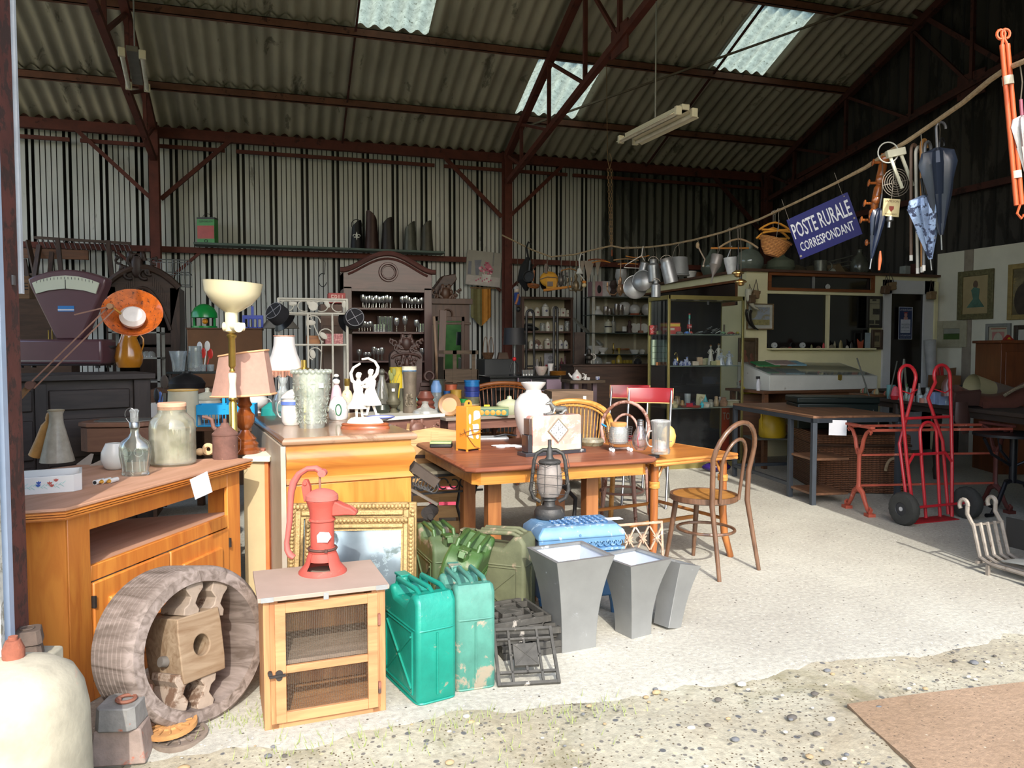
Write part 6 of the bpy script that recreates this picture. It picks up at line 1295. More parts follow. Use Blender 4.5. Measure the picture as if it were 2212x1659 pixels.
q=N_(970,.06);k=kk(q);t=T('amber_dish','brown and amber round dish standing on edge, left end of the tin table','dish',q,CR);P(t,'rim',G().at(0,0,24*k,rot=(78,0,0)).lathe([(16*k,0),(24*k,.0),(25*k,.012),(23*k,.02),(16*k,.012)],30),mat('8a6238',.4));P(t,'centre',G().at(0,0,24*k,rot=(78,0,0)).lathe([(0,.004),(16*k,.004),(16*k,.01),(0,.01)],30),mat('b06f18',.2,0,.1,4,0,coat=.5));P(t,'stand',G().box(-12*k,-.02,0,10*k,.04,.02),mat('a0784c'))
np_('tall_metal_pot','tall grey metal pot behind the blue capped bottle','pot',936,.42,[(0,0),(18,0),(18,72),(20,76),(17,76),(17,3),(0,3)],mat('6b6f66',.35,.7))
np_('blue_cap_bottle','tall clear bottle with a pale blue domed cap','bottle',938,.2,[(0,0),(12,0),(12,44),(11,50),(0,50)],glass('e4ecee',.8,.05,.2),parts=[('cap',[(12,50),(12,64),(8,72),(7,76),(0,77)],mat('6d95c8',.4))])
np_('white_bottle','small cream bottle with gold cap beside the metal pot','bottle',917,.3,[(0,0),(8,0),(8,32),(5,36),(0,36)],mat('c8c2a0',.4),parts=[('cap',[(5,36),(5,41),(0,41)],BRASS)])
for i,(px_,d,w2,z0,h2,c1,lab)in enumerate(((965,.5,13,44,16,'a8583c','reddish round tin on top of the small tins'),(966,.5,13,0,44,'6a6438','olive round canister supporting the reddish tin'),(978,.42,12,26,24,'b8923c','mustard yellow round tin with silver lid'),(978,.42,13,0,26,'8a7040','tan round canister under the mustard tin'),(958,.38,7,30,18,'1c4f8a','small dark blue tin with light blue lid'),(958,.38,8,0,30,'5c4a34','brown tin under the small blue tin'),(996,.34,10,24,8,'1f8a3c','small green plastic lid tin'),(996,.34,14,0,24,'7a6a4c','tan tin under the green lidded one'))):
 q=N_(px_,d);k=kk(q);O('round_tin',lab,'tin',q+Vector((0,0,z0*k)),G().lathe(sc([(0,0),(w2,0),(w2,h2-3),(w2+.6,h2-3),(w2+.6,h2),(0,h2)],k),20),mat(c1,.4,.1),CR,'tins on the tin table')
for i,(z0,h2,c1,lab)in enumerate(((0,22,'a8987c','tan printed round biscuit tin, bottom of the stack'),(22,14,'6a6a54','grey green tin, second in the stack'),(36,12,'2c3f8c','dark blue tin, third in the stack'),(48,10,'27347c','deep blue tin, fourth in the stack'),(58,14,'1f6fb0','bright blue lidded tin topping the stack'))):
 q=N_(1015,.38);k=kk(q);O('biscuit_tin',lab+' beside the orange lamp','tin',q+Vector((0,0,z0*k)),G().lathe(sc([(0,0),(16,0),(16,h2-4),(17,h2-4),(17,h2-.4),(0,h2-.4)],k),24),mat(c1,.35,.1,.2,30,0),CR,'stacked biscuit tins')
q=N_(1085,.1);k=kk(q);t=T('biscuit_box','long green tin printed with golden biscuits lying on the tin table','tin',N_(1070,.08),CR+3);P(t,'body',G().box(-45*k,0,0,28*k,.12,18*k),mat('3c6e62',.5),.003);g=G()
for i in range(5):g.at((-30+12*i)*k,-.002,7*k,rot=(90,0,0)).lathe([(0,0),(5.5*k,0),(4*k,.003),(0,.004)],12)
P(t,'printed_biscuits',g,mat('c98a34',.6));P(t,'edge_band',G().box(-45.5*k,-.001,14*k,28.5*k,.121,18.4*k),mat('7d8a62',.5),.002)
np_('pale_tureen','pale green lidded porcelain tureen behind the biscuit tin','tureen',1100,.28,[(0,0),(18,0),(28,10),(30,22),(24,28),(6,34),(5,40),(0,42)],mat('b4b89a',.3,0,.08,coat=.3))
crate_box('yellow_tin','small yellow box on top of flat tins beside the orange lamp','box',1050,900,14,12,.06,mat('c9b022',.5),s=6.55,rot=CR).location=N_(1050,.2)+Vector((0,0,.047))
q=N_(1052,.2);O('flat_tin','flat olive tin lying beneath the small yellow box','tin',q,G().box(-.14,-.05,0,.12,.1,.045),mat('8a8454',.5),CR,None,.003)
# ---------------- rope and what hangs on it ----------------
ROPE=mat('a08a6c',.9,0,.3,40,.4)
rp=[(1085,508,11.6),(1150,540,11.1),(1190,555,10.8),(1240,550,10.5),(1280,540,10.2),(1321,531,9.95),(1345,536,9.8),(1402,534,9.3),(1450,528,8.9),(1500,518,8.4),(1560,502,7.9),(1640,474,7.3),(1720,437,6.75),(1800,398,6.3),(1870,362,5.95),(1915,332,5.7),(1960,305,5.5),(2010,271,5.3),(2080,222,4.9),(2140,172,4.5),(2175,148,4.3),(2260,112,4.0)]
RW=[wd(*q)for q in rp]
O('rope','long twisted beige rope sagging across the hangar from the steel column','rope',RW[0],G().tube([q-RW[0]for q in RW],[.011 if i<14 else .016 for i in range(len(RW))],8),ROPE,0)
def rope_at(px):
 for(a,b),(A2,B2)in zip(zip(rp,rp[1:]),zip(RW,RW[1:])):
  if a[0]<=px<=b[0]:u=(px-a[0])/(b[0]-a[0]);return A2.lerp(B2,u),a[2]+(b[2]-a[2])*u
g=G();top=wd(1317,365,9.95);bot=RW[5];nl=22;CH=mat('8a7050',.6,.4)
for s_ in(-1,1):
 for i in range(nl):c_=top.lerp(bot,(i+.5)/nl)-top;g.at(c_.x+s_*.022*(1-i/nl*.6),c_.y,c_.z,rot=(0,0,90*(i%2))).tube([(.014*cos(R(a)),0,.03*sin(R(a)))for a in range(0,360,60)],.0035,5,True)
g.at();O('hanging_chain','doubled rusty chain hanging from the roof and holding up the rope','chain',top,g,CH,0)
u=wd(1310,140,8.9)-top;O('suspension_wire','thin wire from the roof truss down to the rusty chain','wire',top,G().tube([(0,0,0),(-.03,0,.12),tuple(u)],.004,5).tube([(0,0,0),(.03,0,.12),(0,0,.2)],.004,5),CH,0)
ALU=mat('9d9ea0',.42,.7,.15,16,.1);HW1=wood('c9883c','a5682a','x',2,.4,.05);WIR=mat('8d8478',.5,.6)
def hang(name,lab,cat,px,py,s,rot=CR,group=None):
 t=T(name,lab,cat,wd(px,py,s),rot,group);v=rope_at(px)[0]-t.location
 if .06<v.length<1.3:
  v=v*(1-.012/v.length)
  v=t.rotation_euler.to_matrix().inverted()@v;P(t,'cord',G().tube([(0,0,0),tuple(v*.5+Vector((.01,0,0))),tuple(v)],.0035,5),WIR)
 return t,s/F
def hook(g,k,h,r=4,th=.0025):return g.tube([(0,0,-h*k),(0,0,-r*k)]+arc(-r*k*.0,0,r*k,r*k,-60,200,8),th,5)
def hanger(lab,px,py,s,w,m,rot,thick=.012,bar=True,rise=12,hk=12):
 t,k=hang('coat_hanger',lab,'hanger',px,py,s,rot,'coat hangers on the rope')
 P(t,'hook',hook(G(),k,hk),WIR)
 pts=[(w*k*x,0,(-hk-rise*abs(x)**1.6)*k)for x in(-1,-.7,-.35,0,.35,.7,1)]
 P(t,'shoulder',G().tube(pts,thick,8,sy=.6),m)
 if bar:P(t,'bar',G().cyl((-w*k*.85,0,(-hk-rise)*k),(w*k*.85,0,(-hk-rise)*k),thick*.6),m)
 return t
def can(lab,px,py,s,w,h,rot,neck=.6,name='milk_can'):
 t,k=hang(name,lab,'can',px,py,s,rot,'metal cans on the rope');w*=k/2;h*=k
 P(t,'body',G().lathe([(0,-h),(w,-h),(w,-h*.28),(w*neck,-h*.17),(w*neck,-h*.05),(w*neck*1.15,0),(w*neck*.95,0),(w*neck*.95,-h*.1)],24),ALU)
 P(t,'handle',G().tube(arc(0,-h*.1,w*.9,h*.22,10,170,8),.004,6),WIR);return t
can('tall aluminium milk can hanging second from the grey zinc bucket',1411,560,8.7,25,48,(0,-4,-17))
can('large aluminium milk can with a copper reflection beside the zinc bucket',1438,558,8.4,30,54,(0,-14,-17),.85)
can('small aluminium milk can hanging lowest, in front of the display cabinet top',1417,606,8.4,20,36,CR,.5)
can('small cylindrical metal pot hanging upper left of the milk cans',1393,568,8.9,19,24,(0,14,-17),.95,'metal_pot')
t,k=hang('zinc_bucket','grey zinc bucket turned upside down on the rope','bucket',1466,556,8.5,CR,'metal cans on the rope')
P(t,'body',G().lathe(sc([(0,-1),(19,0),(22,-36),(24,-38),(23,-40),(21,-38),(0,-4)],k),24),mat('77797a',.6,.3,.12,10));P(t,'handle',G().tube([(-14*k,0,0),(-8*k,0,20*k),(6*k,0,34*k),(10*k,0,30*k)],.003,5),WIR)
for i,(px,py,r_,lab)in enumerate(((1372,620,25,'round aluminium basin hanging edge on above the glass shelves'),(1388,606,22,'aluminium colander hanging against the aluminium basin'))):
 t,k=hang('metal_basin',lab,'basin',px,py,8.9-.1*i,(0,0,-17-25*i),'metal basins on the rope');g=G();g.M=Matrix.Rotation(R(78),4,'X');g.lathe(sc([(0,8),(12,7),(20,2),(r_,0),(r_+1,-1),(r_,-2),(19,0),(11,5),(0,6)],k),30);P(t,'bowl',g,ALU);P(t,'rim',G().ring((0,0,0),r_*k,.006,'y',30),ALU)
t,k=hang('funnel','tilted grey metal funnel with thin spout hanging left of the white pitcher','funnel',1550,550,7.9,(0,12,CR));P(t,'cone',G().lathe(sc([(12,0),(13,-2),(12,-22),(13,-22),(12,-24),(4,-42),(2,-46),(1,-62),(0,-62)],k),20),mat('8a8480',.45,.5));P(t,'wire',G().tube([(0,0,0),(4*k,0,22*k)],.003,5),WIR)
t,k=hang('enamel_pitcher','white enamel pitcher with long handle strip hanging right of the funnel','pitcher',1577,556,7.8,(0,-6,CR));P(t,'body',G().lathe(sc([(0,-36),(9,-36),(13,-10),(14,0),(13,0),(11,-10),(8,-34),(0,-34)],k),22),mat('b8babc',.4,.2,.2,14,0,'8a8c90',.6,12));P(t,'handle',G().bar((-8*k,0,-4*k),(6*k,0,24*k),.03,.004),mat('b4b8bc',.4,.3))
t,k=hang('wire_hanger','light wire clothes hanger left of the tall milk can','hanger',1386,552,9.0,CR);P(t,'wire',G().tube([(0,0,0),(-34*k,0,20*k*-1),(-38*k,0,-26*k),(16*k,0,-28*k),(0,0,0),(3*k,0,20*k)],.006,6),mat('c4beb8',.4))
for i,(px,s,w,lab,m2,rot,rise,hk,bar)in enumerate(((1232,10.4,24,'wooden hanger nearest the steel column, hanging among pans',HW1,15,6,30,0),(1290,10.0,20,'red-brown hanger just left of the chain',wood('9c4a24','743418'),-10,3,22,0),(1299,9.9,20,'orange wooden hanger directly left of the chain',HW1,-25,4,28,0),(1322,9.7,5,'narrow red-brown hanger seen edge on beneath the chain',wood('a8542c','7d3a1c'),70,12,10,0),(1353,9.5,28,'pale hanger right of the chain',wood('b8936a','98744c'),-14,3,24,0),(1357,9.45,22,'lower orange hanger right of the chain',HW1,-20,2,34,0),(1378,9.3,26,'bright orange hanger above the hanging milk cans',HW1,-30,-4,22,0),(1597,7.6,43,'curved pale wooden hanger over the white pitcher',wood('b0987a','8c7456'),-17,20,26,0),(1578,7.7,41,'straight orange trouser hanger over the funnel',HW1,-17,0,40,0),(1676,7.1,36,'yellow wooden suit hanger nearest the blue sign, upper',wood('d99a3c','b87a28'),-5,16,22,1),(1672,7.2,36,'second yellow wooden suit hanger behind the upper one',wood('d99a3c','b87a28'),-12,22,32,1),(1684,7.0,34,'lowest yellow wooden suit hanger above the wicker basket',wood('cf9038','b07426'),-20,4,44,0))):
 q,s2=rope_at(px);t=hanger(lab,px,0,s,w,m2,rot,.013 if i<7 else .016,bool(bar),rise,hk);t.location=q
q=wd(1676,520,7.0);k=7/F;t=T('wicker_basket','small oval wicker basket hanging under the yellow hangers','basket',q,(0,16,CR));WK=weave('c58a4c','8a5428',160)
P(t,'bowl',G().lathe(sc([(0,-34),(16,-33),(27,-20),(34,0),(32,0),(25,-19),(15,-30),(0,-31)],k),30,sy=.6),WK);P(t,'rim',G().tube([(34*k*cos(R(a)),20*k*sin(R(a)),1*k)for a in range(0,360,12)],.01,8,True),weave('c98f50','96602e',200));P(t,'hook',G().tube([(0,0,0),(-6*k,0,44*k)],.003,5),WIR)
for i,(px,py,w,lab)in enumerate(((1594,583,13,'upper brass bell lamp hanging at the office corner'),(1600,602,13,'lower brass bell lamp hanging at the office corner'))):
 t,k=hang('brass_bell_lamp',lab,'lamp',px,py,7.2,CR,'brass bell lamps');P(t,'dome',G().lathe(sc([(3,0),(9,-3),(w,-6),(w,-8),(8,-10),(7,-14),(3,-16),(0,-16)],k),20),mat('c0a06a',.25,.9));P(t,'cord',G().cyl((0,0,0),(0,0,(56 if i==0 else 6)*k),.004).cyl((0,0,0),(0,0,12*k),.012),BLACK)
t,k=hang('gas_wall_arm','bent metal rod with ball end tied to the rope','hook',1507,530,8.2,CR);P(t,'rod',G().tube([(0,0,0),(8*k,0,-16*k),(16*k,0,-30*k),(13*k,0,-42*k)],.008,6),mat('a89684',.5,.4));P(t,'ball',G().ball(13*k,0,-44*k,3*k),mat('c8bca8',.3,.6));P(t,'knot',G().ball(0,0,0,4*k,4*k,7*k),ROPE)
MUS=mat('c08a22',.7,0,.2,8,.1);t,k=hang('yellow_satchel','mustard yellow felt bag with grey straps hanging near the steel column','bag',1182,571,10.4,CR)
P(t,'bag',G().ball(4*k,0,-32*k,20*k,.06,17*k,12).box(-2*k,-.06,-52*k,20*k,.04,-30*k),MUS);P(t,'strap',G().box(-6*k,-.08,-20*k,0,-.05,0).box(0,-.08,-48*k,12*k,-.06,-38*k).tube([(-18*k,-.07,-34*k),(0,-.085,-28*k),(22*k,-.07,-30*k)],.006,5).tube([(0,0,0),(6*k,0,-14*k)],.005,5),mat('6a5c54',.7))
for i,(px,py,r_,m2,lab,rx)in enumerate(((1143,598,13,mat('3f4042',.3,.6),'dark grey frying pan hanging in the cluster by the column',-35),(1181,615,17,mat('2c1f18',.4,.5),'dark brown pan hanging beneath the mustard bag',0),(1152,620,14,wood('a8683a','80481f'),'round orange-brown wooden bowl in the cluster by the column',0))):
 t,k=hang('hanging_pan',lab,'pan',px,py,10.7,(0,0,rx),'pans hanging by the column');g=G();g.M=Matrix.Rotation(R(80 if i<2 else 20),4,'X');g.lathe(sc([(0,0),(r_-2,0),(r_,5),(r_-1,5),(r_-3,1.5),(0,1.5)],k),20);P(t,'dish',g,m2);P(t,'handle',G().bar((0,0,(r_-1)*k),(2*k,0,(r_+22)*k),.02,.008),m2)
O('black_cloth_bag','black cloth bag hanging from a cane hook nearest the column','bag',wd(1137,590,10.9),G().tube([(0,0,-.25),(-.02,0,-.1),(0,0,.08),(.03,0,.22)],[.02,.11,.09,.03],12).tube([(.03,0,.2),(.0,0,.36),(.03,0,.44),(.07,0,.40)],.014,8),mat('141416',.85),CR)
t,k=hang('hanging_doll','cloth doll in blue overalls hanging beside the steel column','doll',1117,622,10.9,(0,8,CR));P(t,'head',G().ball(0,0,-5*k,6*k),mat('b8a898',.8));P(t,'hat',G().ball(-1*k,0,-1*k,6.5*k,6.5*k,5*k),mat('a8a4a4',.8));P(t,'torso',G().tube([(0,0,-10*k),(3*k,0,-22*k),(6*k,0,-36*k)],[5*k,7*k,6*k],8),mat('1c3a7c',.8));P(t,'arm',G().tube([(5*k,-.03,-13*k),(4*k,-.05,-26*k),(2*k,-.05,-36*k)],2.4*k,6),mat('a8704c',.8));P(t,'shoes',G().ball(9*k,0,-45*k,5*k,4*k,6*k),BLACK)
for i,(x,py,w,lab)in enumerate(((1192,620,30,'long straight orange wooden handle bar under the mustard bag'),(1228,556+8,4,'small upright wooden stick left of the pennants'))):
 if i==0:O('wooden_bar',lab,'bar',wd(1206,624,10.3),G().tube([(-30*k,0,-.02),(26*k,0,.03)],.018,8).tube([(0,0,0),(-6*k,0,30*k)],.003,5),HW1,CR)
g=G()
for i,(x,w,h)in enumerate(((-6,6,26),(8,11,44),(26,6,32))):g.add([((x-w)*k,0,0),((x+w)*k,.02,0),((x-w*.2)*k,.02,-h*k),((x-w)*k,.003,0),((x+w)*k,.023,0),((x-w*.2)*k,.023,-h*k)],[(0,1,2),(3,5,4),(1,4,5,2),(0,2,5,3)])
O('fabric_bunting','short string of beige triangular pennants on the rope','bunting',rope_at(1265)[0]+Vector((0,0,-.12)),g,mat('8a7e72',.8,0,.1),CR)
t,k=hang('pendant_socket','white pendant lamp socket and a bulb on a looped cable left of the chain','lamp',1252,580,10.0,CR);P(t,'shade',G().lathe(sc([(0,0),(4,0),(8,-12),(7,-12),(0,-3)],k),16),mat('b4b4b0',.4));P(t,'cable',G().tube([(0,0,0),(-1*k,0,18*k),(3*k,0,32*k),(9*k,0,28*k)],.008,6).tube([(0,0,-12*k),(5*k,0,-18*k),(12*k,0,-28*k)],.008,6),mat('b4b4b0',.4));P(t,'bulb',G().ball(10*k,0,-36*k,5*k),mat('c9b48a',.4));P(t,'socket',G().ball(10*k,0,-29*k,4.5*k,4.5*k,3.5*k),mat('c87a28',.4))
def chandelier(lab,px,py,s,n,r,m,w=1):
 t,k=hang('chandelier',lab,'chandelier',px,py,s,CR);P(t,'stem',G().lathe(sc([(0,0),(2,0),(4,-8),(2,-14),(6,-20),(8,-28),(5,-36),(2,-40),(0,-42)],k),14).cyl((0,0,0),(0,0,30*k),.003),m)
 for i in range(n):
  a=2*PI*i/n+.3;g=G().tube([(u_*r*k*cos(a),u_*r*k*sin(a),z*k)for u_,z in((.1,-30),(.45,-38),(.8,-36),(1,-26),(1,-20))],.008,6);ar=P(t,'arm',g,m);P(ar,'candle_cup',G().lathe(sc([(0,0),(4,1),(2,2),(2,10),(0,10)],k),10,r*k*cos(a),r*k*sin(a),-20*k),m)
chandelier('twisted brass chandelier with candle arms hanging near the metal shelves',1244,590,10.2,5,18,mat('7d6c54',.4,.6,.3,20));chandelier('grey metal utensil chandelier behind the mustard bag',1212,578,10.6,4,14,mat('6a6460',.4,.5))
chandelier('copper coloured hanging lamp with curved horn arms above the glass shelves',1340,598,9.4,3,34,mat('9c7a5c',.4,.5,.2,20,0))
# ---------------- sign, umbrellas, coat rack, red pokers ----------------
NAVY=mat('15156a',.3,0,.08,4,0,coat=.2);A1=wd(1707,474,6.75);A2=wd(1840,413,6.35);A3=wd(1855,503,6.38);A4=wd(1719,565,6.78)
X_=(A2-A1);hh_=(A1-A4).length;ws=X_.length;xr=X_.normalized();ny=xr.cross((A1-A4).normalized()).normalized();zr=ny.cross(xr)*-1;zr=xr.cross(ny)*-1
zr=(A1-A4).normalized();yr=zr.cross(xr).normalized();zr=xr.cross(yr).normalized();mt_=Matrix((xr,yr,zr)).transposed()
if(yr.dot(FW))<0:print('sign y flip')
t=T('enamel_sign','tilted blue enamel sign with white lettering hanging from the rope','sign',(A1+A2+A3+A4)/4,0);t.rotation_euler=mt_.to_euler()
P(t,'plate',G().box(-ws/2,0,-hh_/2,ws/2,.004,hh_/2),NAVY,.001)
g=text(G(),'POSTE RURALE',ws*.93,hh_*.37,-.003,0,hh_*.17,.012);g2=text(G(),'CORRESPONDANT',ws*.86,hh_*.22,-.003,0,-hh_*.24,.012)
P(t,'lettering',g,mat('e4e4ea',.3));P(t,'second_line',g2,mat('e4e4ea',.3));P(t,'hanging_wire',G().cyl((ws*.42,0,hh_*.48),(ws*.42,0,hh_*.48+.2),.0015).cyl((-ws*.46,0,hh_*.46),(-ws*.46,0,hh_*.46+.2),.0015),WIR)
P(t,'chipped_spot',G().cyl((ws*.44,-.005,hh_*.44),(ws*.44,-.002,hh_*.44),.006).cyl((ws*.47,-.005,-hh_*.1),(ws*.47,-.002,-hh_*.1),.008).cyl((-ws*.47,-.005,-hh_*.43),(-ws*.47,-.002,-hh_*.43),.01),mat('a89a8c',.7))
def umbrella(lab,px,py,s,ln,w,m,rot,hm,crook=1,name='umbrella'):
 t,k=hang(name,lab,'umbrella',px,py,s,rot,'umbrellas and canes on the rope');L_=ln*k;w*=k
 P(t,'handle',G().tube([(0,0,-L_*.2),(0,0,-.03)]+arc(.035,-.03,.035,.04,180,-10,8)if crook else[(0,0,-L_*.2),(0,0,0)],.009,8),hm)
 n=32;rs=[]
 for u,r in((.2,.15),(.24,.85),(.34,1.0),(.6,.62),(.85,.25),(.95,.1)):
  rs.append([(w*r*(1+.28*sin(6*2*PI*i/n+u*4))*cos(2*PI*i/n),.75*w*r*(1+.28*sin(6*2*PI*i/n+u*4))*sin(2*PI*i/n),-L_*u)for i in range(n)])
 P(t,'canopy',G().rings(rs),m);P(t,'tip',G().cyl((0,0,-L_*.93),(0,0,-L_*1.08),.006),STEEL);return t
NB=mat('2a3242',.3,0,.15,8,.05);umbrella('large black umbrella with grey crook handle, rightmost on the rope',2022,268,5.25,250,36,NB,(2,-6,-10),mat('5a5a5e',.3,.2))
umbrella('second black folded umbrella behind the large one, right side',2030,300,5.35,200,22,NB,(0,3,20),BLACK)
umbrella('silver blue patterned umbrella tapering to a point in front of the canes',1990,385,5.35,185,30,mat('8fa4c8',.3,.2,.3,16,.1,'2c344c',.52,16),(0,-8,-17),BLACK,0)
umbrella('thin dark blue folded umbrella hanging low left of the canes',1905,420,5.6,150,14,mat('1a2236',.3,0,.2,10),(0,8,-17),BLACK,0)
umbrella('crumpled silver umbrella cut by the right edge of the picture',2205,215,4.25,170,20,mat('b4b0b0',.3,.3,.3,12,.2),(0,-6,-17),mat('8a4a5c',.4),0)
for i,(px,py,s,ln,m2,lab)in enumerate(((1978,318,5.45,262,mat('b8b4a8',.4),'pale silver walking cane'),(1990,302,5.4,275,wood('c08a4c','9a6630','z'),'tan bamboo walking cane with broad crook'),(1968,312,5.5,240,wood('7d6250','5c4436','z'),'grey brown walking cane'),(1998,306,5.38,268,mat('6a6a6c',.4,.3),'grey metal walking cane'))):
 k=s/F;t=T('walking_cane',lab+' hooked over the rope','cane',wd(px,py,s),(0,-5+i,20),'umbrellas and canes on the rope');P(t,'shaft',G().tube([(0,0,-ln*k)]+[(0,0,-.06)]+arc(.045,-.05,.045,.055,180,0,8),.011,8),m2);P(t,'ferrule',G().cyl((0,0,-ln*k-.03),(0,0,-ln*k+.01),.012),mat('d8d4cc',.5))
q=wd(1912,335,5.75);k=5.75/F;t=T('peg_coat_rack','turned honey wood coat rack with round pegs hanging from the rope','rack',q,(0,10,-30));HB=wood('a8602c','84461c','z',2,.25,.05,0,.5)
P(t,'rail',G().lathe(sc([(0,4),(9,2),(8,-12),(6,-18),(9,-22),(9,-60),(6,-66),(9,-72),(8,-110),(6,-116),(9,-122),(6,-146),(0,-148)],k),16),HB)
for i,z in enumerate((-16,-60,-104,-140)):
 pg=P(t,'peg',G().cyl((0,0,z*k),(-20*k,-.02,(z-4)*k),3*k),HB);P(pg,'knob',G().ball(-22*k,-.02,(z-4)*k,3*k,7*k,8*k),HB);P(t,'rosette',G().ball(0,-9*k,z*k+.02,9*k,4*k,9*k),HB)
q=wd(1872,524,5.7);O('turned_peg','single turned wooden peg sticking out left of the thin dark umbrella','knob',q,G().ball(0,0,0,.012,.02,.025).cyl((0,0,0),(.055,0,-.005),.006),HB,CR)
O('leather_slipper_mould','long thin copper coloured wooden form hanging under the thin dark umbrella','form',wd(1901,560,5.6),G().tube([(0,0,.06),(.0,0,0),(-.006,0,-.08)],[.006,.014,.008],8),wood('c0683c','984a26','z'),CR)
q=wd(1935,330,5.55);k=5.55/F;WB=mat('c8c6b0',.5,0,.06);t=T('folding_bracket','cream folding wall bracket with a cable loop hanging on the rope','bracket',q,(0,-12,-17))
P(t,'plate',G().box(-20*k,-.02,-8*k,20*k,.02,8*k),WB,.004)
for x in(-14,10):P(t,'arm',G().bar((x*k,0,-4*k),((x+12)*k,-.01,-78*k),.02,.012),WB)
P(t,'cable_loop',G().ring((-16*k,0,4*k),22*k,.005,'y',22),mat('b8b8b0',.4));P(t,'wire_fan_guard',G().ring((-8*k,.02,-62*k),30*k,.003).ring((-8*k,.02,-62*k),25*k,.003).ring((-8*k,.02,-62*k),20*k,.003).ring((-8*k,.02,-62*k),15*k,.003).ring((-8*k,.02,-62*k),10*k,.003).ring((-8*k,.02,-62*k),5*k,.003).bar((-38*k,.02,-62*k),(22*k,.02,-62*k),.004).bar((-8*k,.02,-92*k),(-8*k,.02,-32*k),.004),WIR)
q=wd(1924,450,5.58);t=T('bottle_dispenser','cream square advertising card with crest on a spirit dispenser hanging below the bracket','sign',q,(0,4,CR));P(t,'card',G().box(-18*k,-.01,-18*k,18*k,.0,20*k),mat('c9b98a',.6),.001);P(t,'lettering',text(text(G(),'JAMESON',30*k,6*k,-.012,0,14*k),'IRISH WHISKEY',26*k,3*k,-.012,0,-13*k),mat('5c3a26',.6));P(t,'crest',G().prism(sc([(-5,4),(5,4),(5,-2),(0,-8),(-5,-2)],k),-.013,-.01),mat('8a3a2c',.6));P(t,'cord',G().cyl((0,0,20*k),(0,0,125*k),.003),WIR);P(t,'spout',G().lathe(sc([(0,-42),(4,-42),(4,-30),(8,-26),(6,-18),(0,-18)],k),12),STEEL)
q=wd(2166,72,4.25);k=4.25/F;RDT=mat('c0562c',.4,.0,.12,8,.05);t=T('scrolled_poles','pair of orange red tubular poles with scrolled iron tops hanging on the rope','poles',q,(0,-7,CR))
for i,dx in enumerate((-4,8)):
 pl_=P(t,'tube',G().lathe(sc([(0,-24),(5,-24),(5.5,-30),(5,-34),(5,-370),(0,-372)],k),14,dx*k,0,0),RDT);P(pl_,'scroll',G().tube([(dx*k,0,-26*k),((dx*.3)*k,0,-12*k)]+[(((-1 if i==0 else 1)*(-8+9*cos(R(a))))*k+(4*k if i else-2*k),0,(-2+10*sin(R(a)))*k)for a in range(0,300,30)],.008,6),RDT)
P(t,'paper_band',G().cyl((2*k,0,-92*k),(2*k,0,-110*k),11*k).cyl((2*k,0,-296*k),(2*k,0,-312*k),10*k),mat('c9c0ac',.7));P(t,'hook',G().tube([(4*k,0,-370*k),(-4*k,0,-388*k),(4*k,0,-400*k),(10*k,0,-392*k)],.007,6),RDT)
# ---------------- fluorescent fittings ----------------
CWH=mat('d0c9b0',.5,0,.05)
def fitting(lab,a,b,kind):
 d=b-a;m_=(a+b)/2;L_=d.length;t=T('fluorescent_lamp',lab,'lamp',m_,math.degrees(math.atan2(d.y,d.x)))
 if kind:
  P(t,'housing',G().box(-L_/2,-.04,0,L_/2,.04,.05),CWH,.004);P(t,'reflector',G().prism([(-.15,-.05),(-.04,.01),(.04,.01),(.15,-.05),(.15,-.056),(.04,.0),(-.04,0),(-.15,-.056)],-L_/2+.02,L_/2-.02).at()if 0 else G().rings([[(x,y,z)for y,z in[(-.15,-.05),(-.04,.01),(.04,.01),(.15,-.05),(.15,-.058),(.04,.0),(-.04,0),(-.15,-.058)]]for x in(-L_/2+.02,L_/2-.02)]),CWH)
 else:P(t,'housing',G().box(-L_/2,-.05,0,L_/2,.05,.05),mat('6a655c',.6),.004)
 for y in(-.085,.085):
  P(t,'tube',G().cyl((-L_/2,y,-.035),(L_/2,y,-.035),.021),mat('d8d4c4',.3))
  for x in(-L_/2,L_/2):P(t,'lampholder',G().box(x-.02,y-.03,-.06,x+.02,y+.03,.02),CWH,.006)
 P(t,'suspension_rod',G().cyl((0,0,.05),(0,0,1.6),.007),mat('8a8a86',.5));return t
fitting('fluorescent fitting with bare tubes hanging high at the left',wd(285,112,7.0),wd(298,182,7.9),0);fitting('fluorescent fitting with cream reflector hanging at the right of the middle truss',wd(1482,240,7.0),wd(1357,296,7.97),1)
# ---------------- jar bookcase and glass shelves at the back ----------------
Yj=10.7;L_=onY(1128,700,Yj).x;R_=onY(1237,700,Yj).x;wj=R_-L_;zj=onY(1180,646,Yj).z
t=T('jar_bookcase','brown bookcase with cream back holding rows of porcelain kitchen jars','bookcase',(L_,Yj,0),0);BKC=wood('55392c','3e281f','z',1.6)
P(t,'side_panel',G().box(0,0,0,.03,.3,zj),BKC);P(t,'side_panel',G().box(wj-.03,0,0,wj,.3,zj),BKC);P(t,'back_panel',G().box(.03,.27,0,wj-.03,.29,zj),mat('a39a82',.8,0,.08));P(t,'top',G().box(-.01,-.01,zj,wj+.01,.3,zj+.03),BKC)
jz=[onY(1180,y,Yj).z for y in(683,715.5,753.5,796)]
for z in jz:P(t,'shelf',G().box(.03,0,z-.025,wj-.03,.27,z),BKC)
JP=mat('c9c8c2',.25,0,.06,6,0,'6a6c8c',.66,30,coat=.4);JP2=mat('c8c4b8',.25,0,.06,6,0,'a0605c',.66,30,coat=.4)
